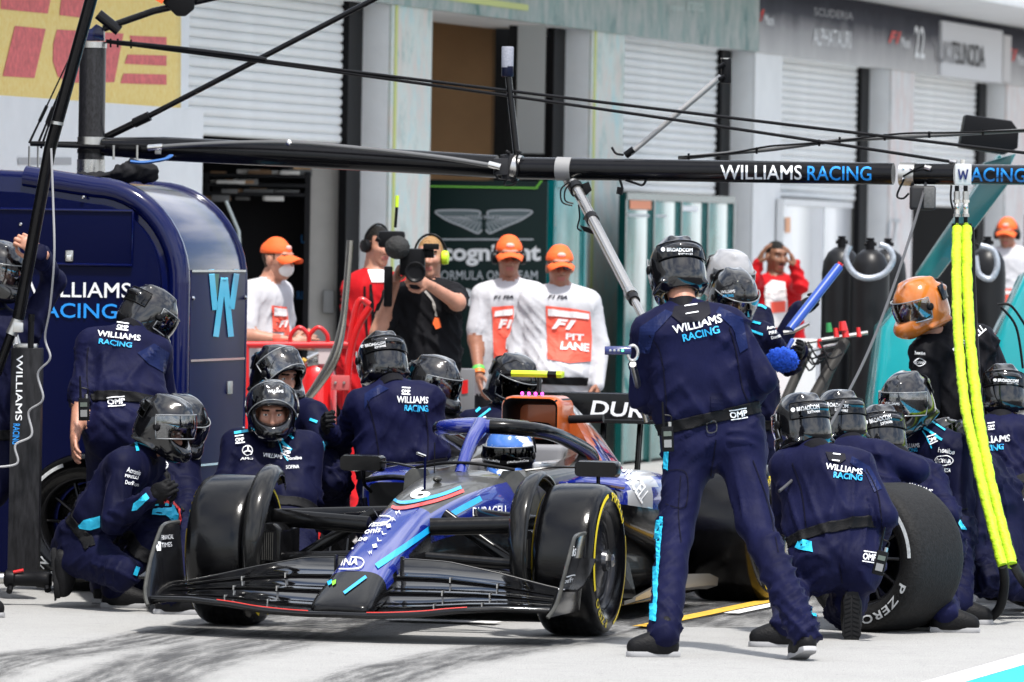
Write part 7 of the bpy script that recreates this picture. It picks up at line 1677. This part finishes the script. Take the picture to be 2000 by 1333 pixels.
cane = G().tube([P(441, 393, 50.0), P(466, 452, 50.0), P(500, 1000, 50.0)], .012, 8).build('leaning_rod', mat('rod_pale', (.55, .60, .58), .4), origin=P(500, 1000, 50)); tag(cane, 'pale thin rod leaning in the garage behind the cabinet', 'rod')

# ================================================================== television camera
tv = root('television_camera', P(810, 520, 42.7), 'black shoulder television camera with round microphone and lime aerial', 'camera')
def cpv(x, y, dz=0): return P(x, y, 42.75 + dz)
G().box(cpv(806, 512, .12), (.15, .34, .16)).build('body', M_black, tv, bevel=.015); G().lathe([(.04, .012), (.054, .0), (.062, .002), (.062, .05), (.052, .08), (.048, .2), (.0, .2)], cpv(811, 532, -.22), (0, 1, 0), 24).build('lens', M_black, tv, bevel=.002)
G().lathe([(.0, 0), (.046, .012), (.046, .014)], cpv(811, 532, -.205), (0, 1, 0), 20).build('lens_glass', mat('lens_glass', (.01, .01, .015), .05, coat=1), tv)
G().box(cpv(842, 482, -.05), (.095, .07, .035)).build('viewfinder', M_black, tv, bevel=.006); G().box(cpv(838, 496, .02), (.06, .10, .05)).build('viewfinder_arm', M_black, tv, bevel=.006)
blob('windshield', [('e', tuple(cpv(776, 484, -.1)), (.075, .12, .070), None, .01)], .010, mat('foam_grey', (.045, .045, .045), .9, bump=.8, bscale=120), tv, .003, 120)
G().box(cpv(765, 468, .15), (.16, .14, .10)).build('transmitter', M_black, tv, bevel=.02); G().tube([cpv(772, 445, .15), cpv(775, 405, .15)], .009, 8).build('aerial', M_black, tv); G().tube([cpv(775, 405, .15), cpv(776, 382, .15)], .011, 8).build('aerial_tip', mat('lime_tip', (.6, .85, .03), .4), tv)
G().tube([cpv(745, 470, .1), cpv(735, 465, .1)], .02, 8).build('bracket', M_black, tv); G().box(cpv(758, 560, .15), (.05, .12, .24)).build('battery_pack', M_black, tv, bevel=.01)

# ================================================================== gear round the crew
jh = root('jack_handle', P(1235, 690, 32.7), 'blue jack control handle with signal lights in front of the standing man', 'handle')
G().tube([P(1181, 685, 32.8), P(1233, 685, 32.8)], .020, 14).build('grip', mat('handle_blue', (.01, .02, .12), .25, coat=.6), jh, bevel=.003)
for i in range(4): G().ball(P(1192 + 8 * i, 685, 32.78), .0065, 8).build('signal_light', mat('led_green', (.1, .8, .3), .4, emit=1.5) if i == 3 else mat('led_off', (.35, .36, .38), .4), jh)
G().tube([P(1236 + 10 * math.cos(a), 690 + 15 * math.sin(a), 32.8) for a in [i * math.pi / 8 for i in range(17)]], .008, 8).build('guard_ring', M_steel, jh); G().tube([P(1236, 712, 32.9), P(1262, 820, 33.4)], .016, 10).build('shaft', M_steel, jh)
bp = root('blue_pole', P(1540, 645, 39.6), 'blue cleaning pole slanting up past the black gas cylinders', 'pole')
M_bp = mat('pole_blue', (.012, .06, .34), .35, coat=.3)
G().tube([P(1542, 645, 39.6), P(1638, 522, 39.9)], .027, 14).build('shaft', M_bp, bp); G().tube([P(1636, 525, 39.9), P(1643, 514, 39.9)], .018, 10).build('red_tip', M_red, bp); G().tube([P(1530, 650, 39.6), P(1548, 648, 39.6), P(1580, 632, 39.6)], .012, 8).build('bracket', M_steel, bp)
G().ball(P(1618, 548, 39.85), .012, 8).build('button', M_red, bp)
mo = root('blue_brush', P(1528, 725, 38.9), 'fluffy blue cleaning brush held beside the standing man', 'brush')
v, q = sdf_mesh([('e', tuple(P(1527, 700, 38.9)), (.082, .07, .056), None, .01), ('e', tuple(P(1532, 710, 38.9)), (.07, .06, .045), None, .03)], .0062); nn = vnormals(v, q)
v = v + nn * (.005 * np.sin(v[:, 0] * 260 + 3 * np.sin(v[:, 2] * 170)) * np.cos(v[:, 2] * 240 + 2 * np.sin(v[:, 0] * 90)) + .0035 * np.random.randn(len(v)))[:, None]
link_mesh('bristles', np_mesh('bristles', v, q), mat('bristle_blue', (.012, .09, .62), .8, var=.4, vscale=60), mo, 180); G().tube([P(1538, 682, 38.95), P(1548, 664, 39.0)], .012, 8).build('handle', M_bp, mo)

# gas cylinders
M_cyl = mat('cylinder_black', (.006, .006, .007), .38, var=.2, vscale=6, spec=.3)
def cylinder(label, x, Z, yt, r=.128):
    b_ = P(x, 700, Z); zt = P(x, yt, Z).z; o = root('gas_cylinder', Vector((b_.x, b_.y, 0)), label, 'gas cylinder', 'black gas cylinders by the garages'); B_ = Vector((b_.x, b_.y, 0))
    G().lathe([(.0, .01), (r, .01), (r, zt - .16), (r * .93, zt - .08), (r * .7, zt - .02), (r * .35, zt + .015), (.0, zt + .015)], B_, ZZ, 28).build('bottle', M_cyl, o, smooth=60)
    G().lathe([(.028, zt), (.028, zt + .07), (.015, zt + .075), (0, zt + .075)], B_, ZZ, 12).build('valve', M_black, o); G().tube([B_ + ZZ * (zt + .05) - Vector((.04, 0, 0)), B_ + ZZ * (zt + .05) + Vector((.04, 0, 0))], .012, 8).build('tap', M_black, o)
    G().lathe([(.026, zt + .075), (.026, zt + .09)], B_, ZZ, 12).build('hand_wheel', M_black, o)
for i, (x_, Z_, yt, lb) in enumerate(((1640, 47.6, 488, 'leftmost black gas cylinder beside the blue pole'), (1696, 47.2, 492, 'second black gas cylinder from the blue pole, ring hose over its neck'), (1730, 48.6, 492, 'black gas cylinder nearest the grey lead, half hidden by its neighbour'), (1925, 49.5, 488, 'black gas cylinder behind the yellow hoses'), (1895, 50.2, 492, 'black gas cylinder partly covered by the yellow hoses'))): cylinder(lb, x_, Z_, yt)
for nm, pts, Z_ in (('looped silver hose hung on the gas cylinders beside the blue pole', [(1660, 480), (1652, 505), (1668, 534), (1696, 544), (1728, 534), (1744, 508), (1736, 486), (1718, 478)], 46.9), ('looped silver hose on the cylinder behind the yellow hoses', [(1905, 500), (1912, 535), (1935, 545), (1948, 520), (1940, 490), (1915, 480)], 49.2)):
    o = G().tube(spline([P(*p, Z_) for p in pts], 6), .021, 10).build('looped_hose', mat('hose_silver', (.42, .45, .50), .35, metal=.4, var=.3, vscale=60), origin=P(*pts[0], Z_)); tag(o, nm, 'hose')
# gear table with nozzles and dark legs in front of the cylinders
gt = root('gear_stand', Vector((*P(1620, 700, 43.0)[:2], 0)), 'dark gear stand with red and green nozzles in front of the gas cylinders', 'stand')
G().tube([P(1555, 672, 43), P(1695, 650, 43)], .012, 8).build('top_bar', M_steel, gt); G().tube([P(1560, 690, 42.8), P(1640, 672, 43)], .012, 8).build('top_bar', M_steel, gt)
for a, b_, r_ in (((1650, 668), (1520, 900), .035), ((1636, 690), (1560, 890), .022), ((1580, 680), (1490, 880), .030)): G().tube([P(*a, 43), P(*b_, 42.4)], r_, 10).build('leg', mat('stand_dark', (.03, .028, .026), .5), gt)
for x_, y_, mt, r_ in ((1645, 642, M_red, .030), (1650, 655, M_red, .024), (1618, 645, mat('nozzle_green', (.02, .22, .06), .5), .022), (1632, 655, M_red, .018), (1676, 654, M_red, .016), (1600, 676, M_red, .018)): G().tube([P(x_, y_ - 14, 42.9), P(x_ + 2, y_ + 4, 42.9)], [r_ * .7, r_], 10).build('nozzle', mt, gt)
for k in range(7): a = random.uniform(1560, 1680); G().tube(spline([P(a, 668, 42.8), P(a + 20, 700 + 12 * (k % 3), 42.7), P(a + 45, 690, 42.8)], 5), .006, 6).build('cable', M_black, gt)
fl = root('folded_banner', Vector((*P(1520, 740, 44.5)[:2], 0)), 'red and white folded banner board behind the gear stand', 'board')
G().box(P(1475, 760, 44.4), (.20, .05, .62)).build('red_panel', M_red, fl); G().box(P(1545, 740, 44.6), (.30, .05, .50)).build('white_panel', M_white, fl)

# teal gantry of the next team on the right
tg = root('teal_gantry', Vector((*P(1860, 700, 44)[:2], 0)), 'turquoise gantry base with slanting arm and black screen on the right', 'gantry')
M_tq = mat('turquoise', (.008, .32, .35), .22, coat=.7, var=.08, vscale=3)
g_ = G(); g_.prism([P(1722, 640, 43.4), P(1760, 596, 43.4), P(1850, 590, 43.4), P(1850, 1080, 43.4), P(1690, 1078, 43.4), P(1704, 780, 43.4)], (0, .9, 0)); g_.build('base', M_tq, tg, bevel=.06, seg=4)
g_ = G(); g_.prism([P(1945, 660, 45.2), P(2000, 540, 45.2), P(2060, 500, 45.2), P(2060, 1064, 45.2), P(1930, 1062, 45.2)], (0, .6, 0)); g_.build('base', M_tq, tg, bevel=.06, seg=4)
g_ = G(); g_.prism([P(1952, 300, 45), P(1985, 340, 45), P(1832, 545, 45), P(1788, 540, 45)], (0, .25, 0)); g_.build('arm', mat('teal_arm', (.004, .12, .125), .3, coat=.5), tg, bevel=.02)
g_ = G(); g_.prism([P(1922, 318, 44.9), P(1985, 300, 44.9), P(1960, 352, 44.9), P(1930, 352, 44.9)], (0, .2, 0)); g_.build('arm_joint', MATS['teal_arm'], tg, bevel=.01)
g_ = G(); g_.prism([P(1886, 224, 44.6), P(1976, 236, 44.6), P(1990, 256, 44.6), P(1988, 290, 44.6), P(1962, 302, 44.6), P(1874, 288, 44.6)], (0, .25, 0)); g_.build('screen_back', M_black, tg, bevel=.012)
for pts in ([(1955, 600), (1985, 640), (1998, 720)], [(1948, 595), (1975, 598), (2005, 640)]): G().tube(spline([P(*p, 38.8) for p in pts], 6), .007, 8).build('cable', M_black, tg)
rb = G().box(P(903, 762, 43.8), (.15, .12, .26)).build('case_body', mat('case_grey', (.16, .16, .17), .5), origin=P(903, 800, 43.8), bevel=.01); rb.name = 'equipment_case'; tag(rb, 'grey equipment case with red label beside the marshals', 'case')
patch_on([(902, 744), (914, 742), (914, 768), (902, 770)], [rb], M_red, rb, 'red_label')
